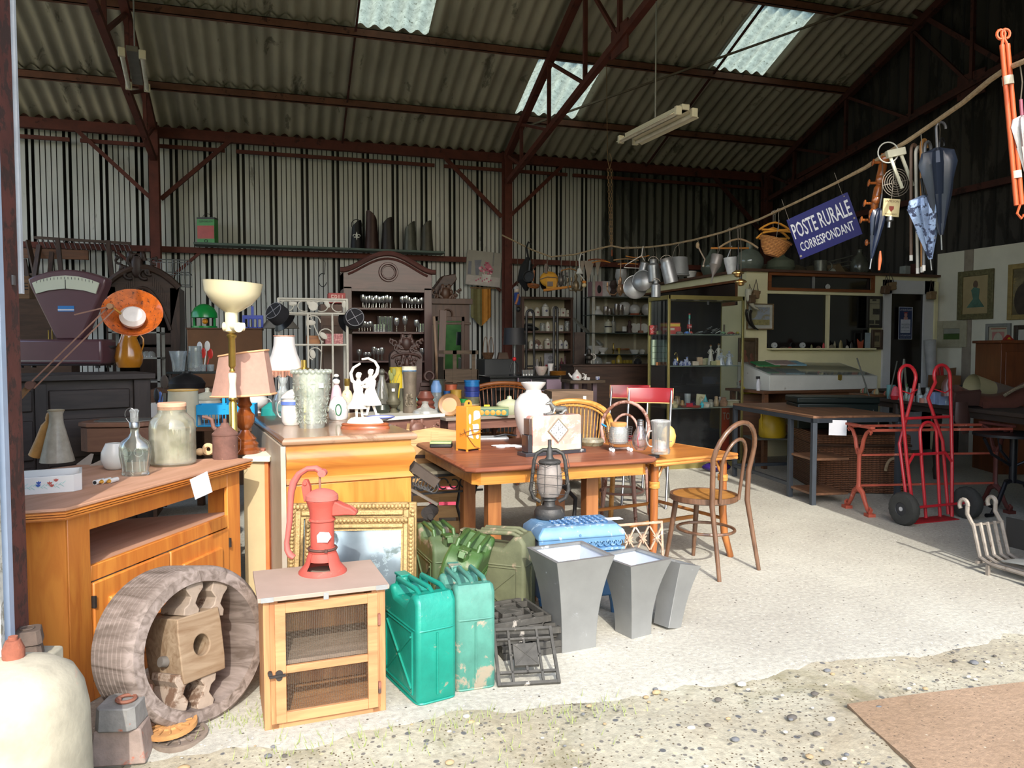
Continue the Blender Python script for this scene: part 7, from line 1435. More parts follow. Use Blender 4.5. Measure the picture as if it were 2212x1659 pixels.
def jar(lab,px,z,Y,w,h,m=JP,sq=0,grp='porcelain kitchen jars',fl=None):
 p=atY(px,Y,z);k=kk(p);w*=k;h*=k;t=T('kitchen_jar',lab,'jar',p,0,grp)
 if sq:P(t,'body',G().box(-w,-w*.8,0,w,w*.8,h*.8),m,.006);P(t,'lid',G().box(-w*.9,-w*.7,h*.8,w*.9,w*.7,h*.93).ball(0,0,h*.96,h*.04),m,.003)
 else:P(t,'body',G().lathe([(0,0),(w*.9,0),(w,h*.05),(w,h*.7),(w*.7,h*.8),(0,h*.8)],16),m);P(t,'lid',G().lathe([(w*.72,h*.8),(w*.7,h*.88),(w*.3,h*.95),(w*.2,h),(0,h)],14),m)
 P(t,'painted_motif',G().at(0,-w*(.82 if sq else 1.01),h*.42,rot=(90,0,0)).lathe([(0,0),(w*.35,0),(w*.35,.002),(0,.002)],8),mat('5a5a7a' if m is JP else '7d4a4a',.5));return t
y_=Yj+.1
for x,w,h,m,sq,lab in((1136,5,22,JP2,0,'leftmost jar on the top shelf'),(1147,6,18,JP,0,'second jar on the top shelf'),(1160,6,20,JP2,0,'third jar on the top shelf'),(1178,8,28,JP,0,'largest blue painted jar on the top shelf'),(1195,5,22,JP2,0,'jar half behind the dark iron hoop on the top shelf'),(1205,4,20,JP2,1,'slim square jar right of the dark hoop, top shelf'),(1215,6,19,JP2,1,'square red marked jar on the top shelf'),(1226,4,15,mat('b8b6a8',.5),1,'plain square jar at the right end of the top shelf')):jar(lab+' of the jar bookcase',x,jz[0],y_,w,h,m,sq)
p=atY(1146,y_,jz[1]);k=kk(p);O('black_clog','black wooden clog on the second shelf of the jar bookcase','shoe',p,G().tube([(-14*k,0,.05),(-6*k,0,.06),(6*k,0,.045),(18*k,0,.03)],[.04,.05,.045,.015],12,sy=.9).tube([(-14*k,0,.06),(-8*k,0,.09)],[.03,.035],10),BLACK,0)
for x,w,h,m,sq,lab in((1183,5,21,JP2,0,'cream jar in the middle of the second shelf'),(1211,5,14,JP,1,'white square tin with a dark mark on the second shelf')):jar(lab+' of the jar bookcase',x,jz[1],y_,w,h,m,sq)
for x,w,h,lab in((1172,6,18,'clear glass jar left of the cream jar'),(1225,6,22,'clear glass canister at the right end')):pot('glass_canister',lab+' on the second shelf of the jar bookcase','jar',x,0,[(0,0),(w,0),(w,h-4),(w-1,h),(0,h)],glass('d8dcd8',.75,.05,.1),Y=y_,z=jz[1])
for x,w,h,m,lab in((1136,4,20,JP2,'small spotted jar at the left end'),(1147,5,19,JP2,'jar with floral pattern, second'),(1160,8,20,glass('b89a88',.6,.05,.2),'brown lidded glass jar'),(1159,4,11,JP,'small white jar in front of the brown glass jar'),(1168,4,9,JP2,'smallest white jar beside the brown glass jar'),(1182,7,24,JP2,'tallest jar with arched handle'),(1196,6,20,JP2,'jar behind the dark iron hoop'),(1211,6,20,JP,'second jar from the right'),(1222,5,18,JP,'rightmost round jar')):jar(lab+', third shelf of the jar bookcase',x,jz[2],y_+(.07 if h>18 else-.03),w,h,m)
O('duck_ornament','tiny yellowish duck ornament at the right end of the third jar shelf','ornament',atY(1230,y_,jz[2]),G().ball(0,0,.02,.035,.02,.02,8).ball(-.015,0,.05,.016,None,None,8),mat('b8a888',.5),0)
p=atY(1184,Yj+.22,jz[3]);k=kk(p);t=T('printed_card','white advertising card with a portrait in red and grey on the lowest jar shelf','card',p,0);P(t,'card',G().box(-9*k,0,0,12*k,.004,32*k),mat('a8a8b0',.6));P(t,'portrait',G().cyl((5*k,-.002,22*k),(5*k,0,22*k),5*k).box(-1*k,-.002,6*k,10*k,0,16*k),mat('77777c',.6));P(t,'red_bar',G().box(-6*k,-.003,3*k,6*k,-.001,7*k),mat('a83038',.6))
for i,(x,w,h,c,lab)in enumerate(((1160,5,20,'a8a4a0','silver round bottle left of the printed card'),(1213,4,22,'6a2c34','dark red bottle right of the printed card'),(1220,3,26,'55303a','slim wine coloured bottle near the shelf end'),(1168,3,24,'33281f','dark stick bundle left of the printed card'))):pot('small_bottle',lab,'bottle',x,0,[(0,0),(w,0),(w,h*.5),(w*.4,h*.7),(w*.4,h),(0,h)],mat(c,.3,.2),Y=Yj+.08,z=jz[3],n=12)
for i,(x,yt,w,lab)in enumerate(((1145,670,8,'tall dark iron hoop frame standing before the left of the jar bookcase'),(1200,664,4,'narrower dark iron hoop frame standing before the right of the jar bookcase'))):
 Yh=9.0;p=onY(x,812,Yh);k=kk(p);zt_=onY(x,yt,Yh).z;t=T('iron_hoop_frame',lab,'frame',(p.x,Yh,0),0,'iron hoop frames');P(t,'hoop',G().tube([(-w*1.2*k,0,0),(-w*k,0,zt_-w*k)]+arc(0,zt_-w*k,w*k,w*k,180,0,10)+[(w*1.5*k,0,0)],.016,8),BLACK);P(t,'cross_bar',G().cyl((-w*1.1*k,0,p.z+.12),(w*1.2*k,0,p.z+.12),.01).cyl((-w*k,0,zt_-30*k),(w*k,0,zt_-30*k),.01),BLACK)
Ys=10.3;L_=onY(1280,700,Ys).x;R_=onY(1440,700,Ys).x;ws_=R_-L_;gz=[onY(1340,y,Ys).z for y in(641,680,719,765,792)]
t=T('glass_shelf_unit','wall of glass shelves with cream back crowded with lamp globes and china','shelf',(L_,Ys,0),0)
P(t,'back_panel',G().box(.12,.38,0,ws_,.4,gz[0]+.05),mat('8d8470',.8,0,.12));P(t,'upright',G().box(0,.0,0,.04,.03,gz[0]+.3),mat('a8a69c',.5),.004);P(t,'upright',G().box(.34,.33,0,.38,.37,gz[0]),mat('b0a890',.5));P(t,'upright',G().box(.82,.33,0,.86,.37,gz[0]),mat('b0a890',.5))
for z in gz:P(t,'shelf',G().box(0,0,z-.012,ws_,.36,z),mat('3c4644',.15,.1,.1,4,0))
P(t,'lower_table',G().box(-.05,-.1,gz[4]-.06,ws_,.36,gz[4]-.015).box(.05,-.05,0,.1,.0,gz[4]-.06).box(ws_-.1,-.05,0,ws_-.05,0,gz[4]-.06),DKX)
def g_(name,lab,cat,px,row,prof,m,d=.15,**kw):return pot(name,lab+', glass shelves',cat,px,0,prof,m,Y=Ys+d,z=gz[row],n=16,**kw)
t=T('pink_box','pink and white printed cardboard box on top of the glass shelves','box',(onY(1286,640,Ys).x,Ys+.08,gz[0]),0);kx=kk((onY(1300,640,Ys).x,Ys,gz[0]));P(t,'box',G().box(0,0,0,22*kx,.2,33*kx),mat('a07c80',.6,0,.1));P(t,'white_side',G().box(22*kx,0,0,46*kx,.2,34*kx),mat('aaa6a8',.6));P(t,'silhouette',G().ball(14*kx,-.002,16*kx,5*kx,.003,9*kx,8),BLACK)
GLB_=mat('b8b6b2',.2,0,.04,5,0,coat=.3)
for x,r,lab in((1330,6,'white porcelain lamp foot'),):g_('white_lamp_base',lab,'lamp',1342,0,[(0,0),(12,0),(16,8),(12,18),(8,30),(14,44),(12,60),(0,60)],mat('9a9a9c',.3),parts=[('red_band',[(10,22),(11,23),(11,26),(10,27)],mat('8c3030',.5))])
g_('glass_globe','upright frosted glass shade, above the colander','shade',1334,0,[(0,0),(8,0),(11,10),(11,26),(6,36),(0,36)],glass('b0b0b0',.5,.1,.2));g_('small_oil_lamp','small dark oil lamp top with clear dome','lamp',1325,0,[(0,0),(5,0),(8,10),(5,16),(9,24),(6,34),(0,36)],mat('3a2c28',.4),.02)
g_('white_lampshade','white flared glass lampshade, left end','lampshade',1292,1,[(12,0),(10,5),(4,12),(4,18),(6,19),(0,19)],GLB_)
for x,h,lab in((1309,18,'smoked glass beside the white flared shade'),(1316,14,'short smoked glass'),(1332,24,'tall smoked glass'),(1341,22,'smoked goblet')):g_('smoked_glass',lab,'glass',x,1,[(0,0),(5,0),(6,h*.5),(5,h),(4,h),(4,2),(0,2)],glass('8c7c72',.6,.05,.1,.6),.1)
for x,r,d,lab in((1371,12,.12,'round milky globe lampshade with orange base'),(1349,15,.25,'oval milky globe tilted behind the smoked glass'),(1398,13,.2,'milky globe cut off by the display cabinet'),(1333,10,.3,'milky half globe under the copper lamp')):
 g_('milk_glass_globe',lab,'lampshade',x,1,[(0,0),(r*.5,1),(r*.9,r*.5),(r,r),(r*.9,r*1.5),(r*.5,r*1.9),(0,r*2)],GLB_,d,parts=[('collar',[(r*.8,0),(r*.85,3),(r*.8,4),(0,4)],wood('9c5030','78381f'))]if x==1371 else())
g_('tea_canister','cream lidded canister with dark stripe','canister',1314,2,[(0,0),(8,0),(8,20),(0,20)],mat('b4b09c',.4),parts=[('lid',[(7,20),(6,24),(2,26),(2,29),(0,29)],mat('c0bca8',.4)),('stripe',[(8.2,12),(8.2,15),(7.8,15)],BLACK)]);g_('french_press','tall glass and metal coffee press','coffee maker',1325,2,[(0,0),(5,0),(5,24),(2,27),(2,38),(0,38)],glass('c0c4c4',.6,.1,.1,.6),.22)
g_('white_mug','white mug on a dark pan','mug',1349,2,[(0,3),(5,3),(5,14),(4,14),(4,5),(0,5)],PORC);g_('dark_pan','flat black pan','pan',1341,2,[(0,0),(12,0),(14,3),(12,3),(0,1)],BLACK,.1);g_('dark_statuette','dark brown carved statuette','statuette',1360,2,[(0,0),(6,0),(4,8),(6,14),(3,20),(4,25),(0,29)],mat('3c2422',.5));g_('candlestick','thin black candlestick on an orange foot','candlestick',1384,2,[(0,0),(6,0),(6,5),(1,6),(1,42),(0,42)],mat('7c4a34',.5));
for i,x in enumerate((1371,1382,1393)):g_('china_bowl',('left','middle','right')[i]+' upturned white china bowl standing behind the thin candlestick','bowl',x,2,[(8,12),(7,18),(3,22),(0,22)],PORC,.3)if 0 else O('china_bowl',('left','middle','right')[i]+' white china plate standing on edge behind the thin candlestick','plate',atY(x-2,Ys+.3,gz[2]+.0),G().at(0,0,.075,rot=(80,0,0)).lathe([(0,0),(.05,0),(.075,.012),(.07,.016),(0,.006)],20),PORC,0,'plates on the glass shelves')
g_('white_colander','white enamel colander bowl with wide rim','bowl',1284,3,[(0,0),(8,0),(13,10),(17,17),(18,18),(15,17),(0,4)],PORC);g_('white_tureen','white tureen with scroll handle','tureen',1302,3,[(0,0),(5,0),(4,3),(11,10),(12,14),(0,15)],PORC,.08);g_('brass_ornament','slim twisted brass ornament','ornament',1325,3,[(0,0),(3,0),(1,5),(3,10),(1,16),(2,22),(0,24)],BRASS);g_('sugar_bowl','white oval sugar bowl with floral motif','bowl',1371,3,[(0,0),(7,0),(10,6),(11,9),(9,9),(0,2)],JP);g_('small_tureen','small flowered tureen at the cabinet edge','tureen',1387,3,[(0,0),(5,0),(7,5),(5,9),(0,11)],JP);g_('amber_rack','long amber wooden rack behind the bowls','rack',1345,3,[(14,8),(15,9),(15,12),(14,12)],wood('8a5424','663c18'),.3)
YG=mat('9a8430',.25,0,.2,5,0,coat=.3);g_('yellow_carafe','tall mustard yellow glass carafe','carafe',1337,4,[(0,0),(6,0),(7,8),(6,18),(2,26),(2,34),(4,40),(0,40)],YG,.02)
for x,lab in((1325,'yellow glass left of the yellow carafe'),(1348,'yellow glass just right of the yellow carafe'),(1355,'middle yellow glass right of the carafe'),(1362,'last yellow glass right of the carafe')):g_('yellow_glass',lab,'glass',x,4,[(0,0),(2,0),(1,3),(4,8),(4,14),(3,14),(0,8)],YG,.02,group='yellow glasses')
g_('teacup_stack','stack of pale blue-white teacups','cups',1314,4,[(0,0),(6,0),(8,3),(6,6),(5,9),(0,10)],PORC,.1);g_('glass_dome','clear glass bell at the left of the lowest glass shelf','dome',1291,4,[(9,0),(10,10),(7,18),(0,22)],CLEAR,.1)
a=onY(1238,688,11.2);b=onY(1300,745,10.6);O('diagonal_strut','pale metal strut running down diagonally between the two shelf units','strut',a,G().bar((0,0,0),tuple(b-a),.05,.03),mat('8e8e86',.5,.3),0)
# ---------------- dark vanity desk and lamp ----------------
Yv=8.2;zv=onY(1150,812,Yv).z;x0=onY(1058,812,Yv).x;x1=onY(1212,812,Yv).x;wv_=x1-x0
t=T('vanity_desk','black desk with mauve edged drawers standing open, under the black lamp','desk',(x0,Yv,0),0);MV=mat('8a7686',.5,0,.06);kx=kk((x0,Yv,zv))
P(t,'top',G().box(0,0,zv-.02,wv_,.5,zv),mat('1c1e20',.2,0,.1,4,0),.003);P(t,'body',G().box(.02,.05,zv-.16,wv_-.02,.48,zv-.02),BLACK)
for i,(a,b,z0,z1,y0)in enumerate(((1119,1143,813,832,-.02),(1145,1176,819,838,-.06))):
 xa,xb=onY(a,820,Yv).x-x0,onY(b,820,Yv).x-x0;d=P(t,'drawer',G().box(xa,y0,zv-.13-.03*i,xb,.2,zv-.025-.02*i),BLACK,.002);P(d,'knob',G().ball((xa+xb)/2+.02,y0-.01,zv-.075-.02*i,.014),STEEL);P(d,'edge',G().box(xa-.01,y0-.003,zv-.14-.03*i,xa,.0,zv-.02-.02*i).box(xa-.01,y0-.003,zv-.14-.03*i,xb,.0,zv-.13-.03*i),MV)
P(t,'mauve_drawer',G().box(onY(1177,820,Yv).x-x0,-.06,zv-.16,onY(1209,820,Yv).x-x0,.2,zv-.04),MV,.003)
for x in(.05,wv_-.1):
 for y in(.08,.4):P(t,'leg',G().bar((x,y,0),(x,y,zv-.15),.04),BLACK)
q=atY(1111,Yv+.2,zv);k=kk(q);t=T('black_lamp','black drum lamp with a red ball on its chrome stem','lamp',q,0);P(t,'base',G().lathe(sc([(0,0),(12,0),(12,2),(3,3),(0,3)],k),20).tube(arc(0,8*k,10*k,22*k,0,180,10),.008),BLACK);P(t,'stem',G().cyl((0,0,2*k),(0,0,80*k),.008),STEEL);P(t,'red_ball',G().ball(0,0,35*k,4.4*k),mat('c81c20',.2,0,.03,coat=.5));P(t,'lamp_shade',G().lathe(sc([(24,66),(22,102),(21.5,102),(23.5,66)],k),30),mat('1c1c20',.6))
for i,x in enumerate((1131,1137,1143,1149)):pot('glass_tumbler','small clear tumbler in the row beside the black lamp','glass',x,0,[(0,0),(3.5,0),(4,12),(3,12),(3,1),(0,1)],gg,Y=Yv+.15,z=zv,n=10,group='tumblers on the vanity desk')
pot('floral_planter','white planter bowl with pink flower decoration on the vanity desk','planter',1169,0,[(0,0),(6,0),(9,4),(13,14),(14,19),(12,19),(0,8)],mat('b8aaa0',.4,0,.1,20,0,'9c5058',.6,30),Y=Yv+.12,z=zv);pot('white_jug','white fluted jug behind the floral planter','jug',1189,0,[(0,0),(6,0),(5,14),(7,24),(6,24),(0,20)],PORC,Y=Yv+.3,z=zv)
for i in range(4):O('wooden_plate','round wooden plate in the small stack at the right end of the vanity desk','plate',atY(1205,Yv+.15,zv+.012*i),G().lathe([(0,0),(.09,0),(.1,.01),(0,.01)],20),wood('a8742c','80541c'),0,'wooden plates')
xa,xb=onY(1047,780,8.9).x,onY(1112,780,8.9).x;zc=onY(1080,776,8.9).z;O('black_cabinet','plain black cabinet behind the vanity desk','cabinet',(xa,8.9,0),G().box(0,0,0,xb-xa,.4,zc),mat('24282a',.5,0,.1),0,None,.003)
t=T('handled_basket','small wicker basket with two tall handles on the black cabinet','basket',atY(1054,9.0,zc),0);P(t,'bowl',G().lathe([(0,0),(.05,0),(.08,.08),(.07,.08),(0,.02)],16),weave('8a6444','543822',200));P(t,'handle',G().tube(arc(-.03,.07,.03,.2,180,0,8),.004,5).tube(arc(.04,.07,.03,.2,180,0,8),.004,5),mat('7d5c40'))
O('brown_handbag','small brown leather bag on the black cabinet','bag',atY(1086,9.0,zc),G().prism([(-.07,0),(.07,0),(.05,.08),(-.05,.08)],-.03,.03).ring((0,0,.04),.012,.003),mat('5c4434',.5),0,None,.008)
xa,xb=onY(958,800,7.9).x,onY(1033,800,7.9).x;zz0,zz1=onY(990,828,7.9).z,onY(990,757,7.9).z;wq=xb-xa;t=T('slatted_crate','old grey wooden bottle crate standing open behind the biscuit tins','crate',(xa,7.9,zz0-.0),0);CRW=wood('5e5040','44382c','x',2,.8,.3);hq=zz1-zz0
P(t,'front_board',G().box(0,0,0,wq,.015,hq*.42),CRW,.002);P(t,'back_board',G().box(0,.28,0,wq,.295,hq*.42),CRW);P(t,'bottom',G().box(0,0,-.005,wq,.29,.01),CRW);P(t,'end_board',G().box(0,0,0,.015,.29,hq*.8).box(wq-.015,0,0,wq,.29,hq*.42),CRW)
for x in(.12,wq-.05):P(t,'slat',G().box(x-.02,-.005,0,x+.02,.01,hq),CRW)
P(t,'top_rail',G().box(0,-.005,hq-.04,wq,.012,hq).box(0,.28,hq-.04,wq,.295,hq),CRW)
O('crate_stand','brown box holding up the grey bottle crate','box',(xa-.02,7.92,0),G().box(0,0,0,wq+.04,.3,zz0-.006),DKX,0,None,.003)
zq=onY(1270,822,7.5).z;xa,xb=onY(1232,820,7.5).x,onY(1312,820,7.5).x;t=T('rustic_table','rough edged plank table on mauve legs carrying a white teapot','table',(xa,7.5,0),0);P(t,'top',G().plate([(0,0),(.2,-.03),(xb-xa,.05),(xb-xa+.02,.2),(xb-xa-.1,.4),(.05,.42)],zq-.03,zq),CRW,.003)
for x,y in((.08,.05),(.1,.36),(xb-xa-.1,.12),(xb-xa-.12,.34)):P(t,'leg',G().bar((x,y,0),(x,y,zq-.03),.045),mat('5f5058',.6))
pot('white_teapot','white teapot with a flower motif and gold knob on the plank table','teapot',1246,0,[(0,0),(9,0),(11,4),(10,11),(6,16),(0,18)],PORC,Y=7.62,z=zq,parts=[('lid',[(6,15),(3,19),(2,22),(0,23)],PORC),('spout',lambda k:G().tube([(-9*k,0,5*k),(-14*k,0,9*k),(-18*k,0,15*k)],[.014,.01,.007],8),PORC),('handle',lambda k:G().ring((13*k,0,9*k),5*k,.005,'y',14,-110,110),PORC),('painted_flower',lambda k:G().ball(1*k,-10.4*k,6*k,3*k,.002,3*k,8),mat('a85a5c',.5))])
pot('milk_jug','little white milk jug right of the white teapot','jug',1264,0,[(0,0),(4,0),(5,5),(3,9),(4,12),(0,11)],PORC,Y=7.62,z=zq);pot('teacup','white teacup at the right end of the plank table group','cup',1271,0,[(0,0),(3,0),(4,6),(3,6),(0,2)],PORC,Y=7.58,z=zq);pot('blue_pattern_cup','blue patterned cup at the far end of the plank table','cup',1291,0,[(0,0),(4,0),(5,7),(4,7),(0,2)],mat('c0c4d0',.3,0,.1,20,0,'2c3f8c',.5,40),Y=7.62,z=zq)
p=onY(1248,835,8.6);zq2=onY(1270,792,8.8).z;xa=onY(1240,800,8.8).x;O('dark_sideboard','dark low sideboard in the shadow behind the plank table','sideboard',(xa,8.8,0),G().box(0,0,0,1.3,.45,zq2).box(-.02,-.02,zq2,1.32,.47,zq2+.025),DKX,0,None,.004)
zq2+=.025;pot('white_coffee_pot','tall white porcelain coffee pot on the dark sideboard','pot',1273,0,[(0,0),(6,0),(5,8),(8,18),(5,24),(2,27),(2,30),(0,31)],PORC,Y=8.95,z=zq2,parts=[('spout',lambda k:G().tube([(-6*k,0,14*k),(-10*k,0,22*k)],.01,6),PORC),('handle',lambda k:G().ring((8*k,0,16*k),6*k,.006,'y',14,-100,100),PORC)]);pot('oil_lamp','dark bronze oil lamp in front of the white coffee pot','lamp',1272,0,[(0,0),(8,0),(4,3),(4,8),(9,13),(9,18),(4,22),(5,30),(3,34),(0,34)],mat('2c2823',.4,.4),Y=8.85,z=zq2)
pot('dark_kettle','small black kettle at the right end of the dark sideboard','kettle',1378,0,[(0,0),(8,0),(9,5),(6,10),(2,12),(0,13)],BLACK,Y=8.92,z=zq2,parts=[('handle',lambda k:G().ring((0,0,12*k),6*k,.005,'y',12,0,180),BLACK)])
p=atY(1250,9.2,.95);k=kk(p);t=T('dark_canvas','dark painted canvas leaning at the end of the jar bookcase','painting',atY(1252,9.18,zq2),(0,0,0));P(t,'canvas',G().box(-12*k,0,0,13*k,.03,68*k),mat('3c2f28',.6,0,.6,7,0,'8c8478',.62,6))
p=wd(1237,893,7.15);k=7.15/F;t=T('stencilled_crate','weathered wooden crate with faded stencil and white sticker behind the rattan armchair','crate',Vector((p.x,p.y,0)),-8);zt_=onY(1237,845,p.y).z;P(t,'board',G().box(-46*k,0,.1,46*k,.35,zt_),wood('6e5846','52402f','x',1.5,.8,.3),.004);P(t,'stencil',G().box(-24*k,-.002,zt_-.1,10*k,0,zt_-.085).box(-20*k,-.002,zt_-.075,6*k,0,zt_-.06),mat('5a4434',.8));P(t,'sticker',G().box(23*k,-.003,zt_-.09,30*k,0,zt_-.045),mat('b8b4ac',.7))
# ---------------- rattan armchairs and red folding chairs ----------------
RT1=wood('a8652e','7d4520','x',3,.4,.1);RT2=wood('cf9a52','a87434','x',3,.4,.1)
def rattan(lab,px,pyt,s,rot,m,w=.34):
 p=wd(px,pyt,s);zt_=p.z;t=T('rattan_armchair',lab,'chair',Vector((p.x,p.y,0)),rot,'rattan armchairs');hb=zt_-.40
 def bow(r,z0,z1,o=0):return[((w+r)*cos(R(a))*(1 if abs(cos(R(a)))>.01 else 0),.25*sin(R(a))+o,z0+(z1-z0)*(sin(R(a))**.5 if sin(R(a))>0 else 0))for a in range(0,181,9)]
 P(t,'back_rim',G().tube(bow(0,.62,zt_),.024,8).tube([(-w,0,.62),(-w*1.0,-.3,.58),(-w*.9,-.34,0)],.02,8).tube([(w,0,.62),(w,-.3,.58),(w*.9,-.34,0)],.02,8),m)
 g=G()
 for i in range(27):
  a=8+164*i/26;x,y=w*cos(R(a)),.25*sin(R(a));g.tube([(x*.8,y*.8-.02,.40),(x,y,.62+(zt_-.62)*sin(R(a))**.5)],.005,5)
 P(t,'spindle_back',g,m)
 P(t,'inner_rim',G().tube([(x*.93,y*.93-.01,z-.035)for x,y,z in bow(0,.62,zt_)],.009,6),m)
 P(t,'seat',G().lathe([(0,.38),(w*.85,.38),(w*.88,.40),(w*.85,.42),(0,.41)],24,0,-.08,0),weave('a8743c','704420',150))
 for x,y in((-.2,.12),(.2,.12)):P(t,'leg',G().tube([(x,y,.38),(x*1.2,y+.05,0)],.018,8),m)
 return t
rattan('dark honey rattan armchair with spindle back, behind the tin table',1086,830,8.15,-22,RT1,.46);rattan('light sunlit rattan armchair just behind the marble clock',1240,871,6.35,-20,RT2,.31)
def folding(lab,px,py,s,rot):
 p=wd(px,py,s);zt_=p.z;t=T('folding_chair',lab,'chair',Vector((p.x,p.y,0)),rot,'red folding chairs');RV=mat('8a1c22',.4,0,.06,6,0,coat=.3);PP=mat('c9a46a',.5)
 pts=[(.2*x,.04*(1-x*x),0)for x in(-1,-.6,-.2,.2,.6,1)]
 g=G().rings([[(x,y+dy,zt_-z_)for x,y,_ in pts]+[(x,y+dy+.02,zt_-z_)for x,y,_ in pts[::-1]]for dy,z_ in((.02,0),(.0,.07),(.0,.13))]);b=P(t,'backrest',g,RV,.004)
 P(b,'piping',G().tube([(-.2,.02,zt_),(-.2,0,zt_-.13),(.2,0,zt_-.13),(.2,.02,zt_)],.004,5),PP)
 P(t,'seat',G().plate([(-.2,-.36),(-.14,-.4),(.14,-.4),(.2,-.36),(.19,.0),(-.19,.0)],.42,.47),RV,.015);P(t,'seat_piping',G().tube([(-.2,-.36,.445),(-.14,-.402,.445),(.14,-.402,.445),(.2,-.36,.445)],.004,5),PP)
 for s_ in(-1,1):P(t,'leg',G().cyl((s_*.185,.03,zt_-.02),(s_*.185,-.34,.0),.011),STEEL);P(t,'leg',G().cyl((s_*.165,-.3,.43),(s_*.165,.16,0),.011),STEEL)
 P(t,'cross_bar',G().cyl((-.185,-.3,.05),(.185,-.3,.05),.009),STEEL);return t
folding('left red vinyl folding chair with chrome legs, its back overlapped by the other',1360,832,7.7,0-35);folding('right red vinyl folding chair with chrome legs, next to the glass display cabinet',1404,838,6.75,-35)
# ---------------- under and between the tables ----------------
p=on(945,1012,.0);LW=wood('c4a070','9c784a','x',2,.6,.1);p=wd(938,1005,5.3);zt_=wd(938,926,5.3).z;k=5.3/F
t=T('slatted_box','pale new wood slatted crate between the oak cabinet and the square table','crate',Vector((p.x,p.y,0)),-10);wq=118*k
for i,z in enumerate((.06,.17,.28,.39,.50,.61)):P(t,'slat',G().box(-wq/2,0,z,wq/2,.015,z+.085),LW,.003)
P(t,'end_board',G().box(-wq/2,.0,.02,-wq/2+.02,.4,zt_),LW);P(t,'end_board',G().box(wq/2-.02,.0,.02,wq/2,.4,zt_),LW);P(t,'handle_board',G().prism([(-wq/2,zt_-.1),(wq/2,zt_-.1),(wq/2,zt_-.02),(0,zt_+.01),(-wq/2,zt_-.02)],-.003,.018),LW,.002);P(t,'post',G().box(-.02,-.008,.0,.03,.0,zt_-.02),LW)
p=on(967,1083,0);k=kk(p);pot('pink_tub','pink plastic tub standing upside down under the square table','tub',967,1083,[(0,36),(30,36),(33,30),(37,8),(42,6),(42,0),(36,0)],mat('b8405a',.5,0,.1),z=0)
p=on(880,1112,0);p=wd(945,1060,4.75);zt_=wd(945,1018,4.75).z;t=T('scroll_iron_table','black wrought iron side table with scroll frieze left of the square table','table',Vector((p.x,p.y,0)),5);
P(t,'top',G().box(-.32,0,zt_-.02,.14,.35,zt_),mat('6a6454',.7,0,.2),.003);g=G().box(-.32,0,zt_-.035,.3,.012,zt_-.02).box(-.32,0,zt_-.14,.3,.012,zt_-.128)
for i in range(4):g.ring((-.24+.14*i,.006,zt_-.08),.032,.005,'y',14,0,300).ring((-.17+.14*i,.006,zt_-.085),.028,.005,'y',14,180,480)
P(t,'scroll_frieze',g,BLACK)
for x in(-.3,.28):P(t,'leg',G().tube([(x,.02,zt_-.03),(x*.8,.04,zt_*.5),(x*1.1,.02,0)],.01,6).tube([(x,.33,zt_-.03),(x*.8,.3,zt_*.5),(x*1.1,.33,0)],.01,6),BLACK)
p=wd(905,1075,4.15);k=4.15/F;t=T('iron_bench_end','rusty iron bench end with toothed rail, springs and a round boss beside the oak cabinet','bench',Vector((p.x,p.y,0)),-30);zz=lambda y:wd(905,y,4.15).z
P(t,'rail',G().bar((-.06,0,zz(1000)),(.10,.02,zz(1045)),.03,.05),mat('4a4038',.7,.3));g=G()
for i in range(8):g.ring((-.05+.018*i,.01,zz(1035)-.006*i),.03,.003,'y',12)
P(t,'spring',g,STEEL);P(t,'lower_rail',G().bar((-.06,0,zz(1055)),(.10,.02,zz(1090)),.014),mat('6a6258',.6,.3));P(t,'boss',G().cyl((.06,-.04,zz(1105)),(.06,.05,zz(1105)),.035).cyl((.085,-.06,zz(1110)),(.085,-.03,zz(1110)),.016),IRON)
P(t,'curved_leg',G().tube([(.06,0,zz(1110)),(.09,0,zz(1145)),(.14,0,zz(1185)),(.13,0,zz(1230)),(.12,0,0)],.012,8),IRON);P(t,'leg',G().tube([(-.05,0,zz(1010)),(-.05,.02,0)],.012,6),IRON)
g=G();c_=on(925,1195,0)
for i in range(14):a=i*.9;g.at(.07*cos(a),.06*sin(a),.015+.01*(i%4),rot=(0,20*(i%3-1),40*i)).plate([(-.03,-.012),(0,-.02),(.035,0),(0,.02)],0,.008)
O('metal_scraps','heap of green and cream painted metal leaves on the floor behind the jerrycans','scrap metal',c_,g,mat('7d8a64',.6,.2,.3,20,.2,'c8c0a0',.55,20),0)
a=on(1215,1130,0);t=T('curved_iron_stand','black curved iron plant stand under the square table beside the lantern','stand',wd(1190,1180,4.7)*1,0);q=wd(1190,1180,4.7);t.location=(q.x,q.y,0)
P(t,'legs',G().tube([(-.12,0,0),(-.1,0,.25),(-.02,0,.45),(.08,0,.5),(.16,0,.42),(.15,0,.28),(.05,0,.2)],.014,8),BLACK)
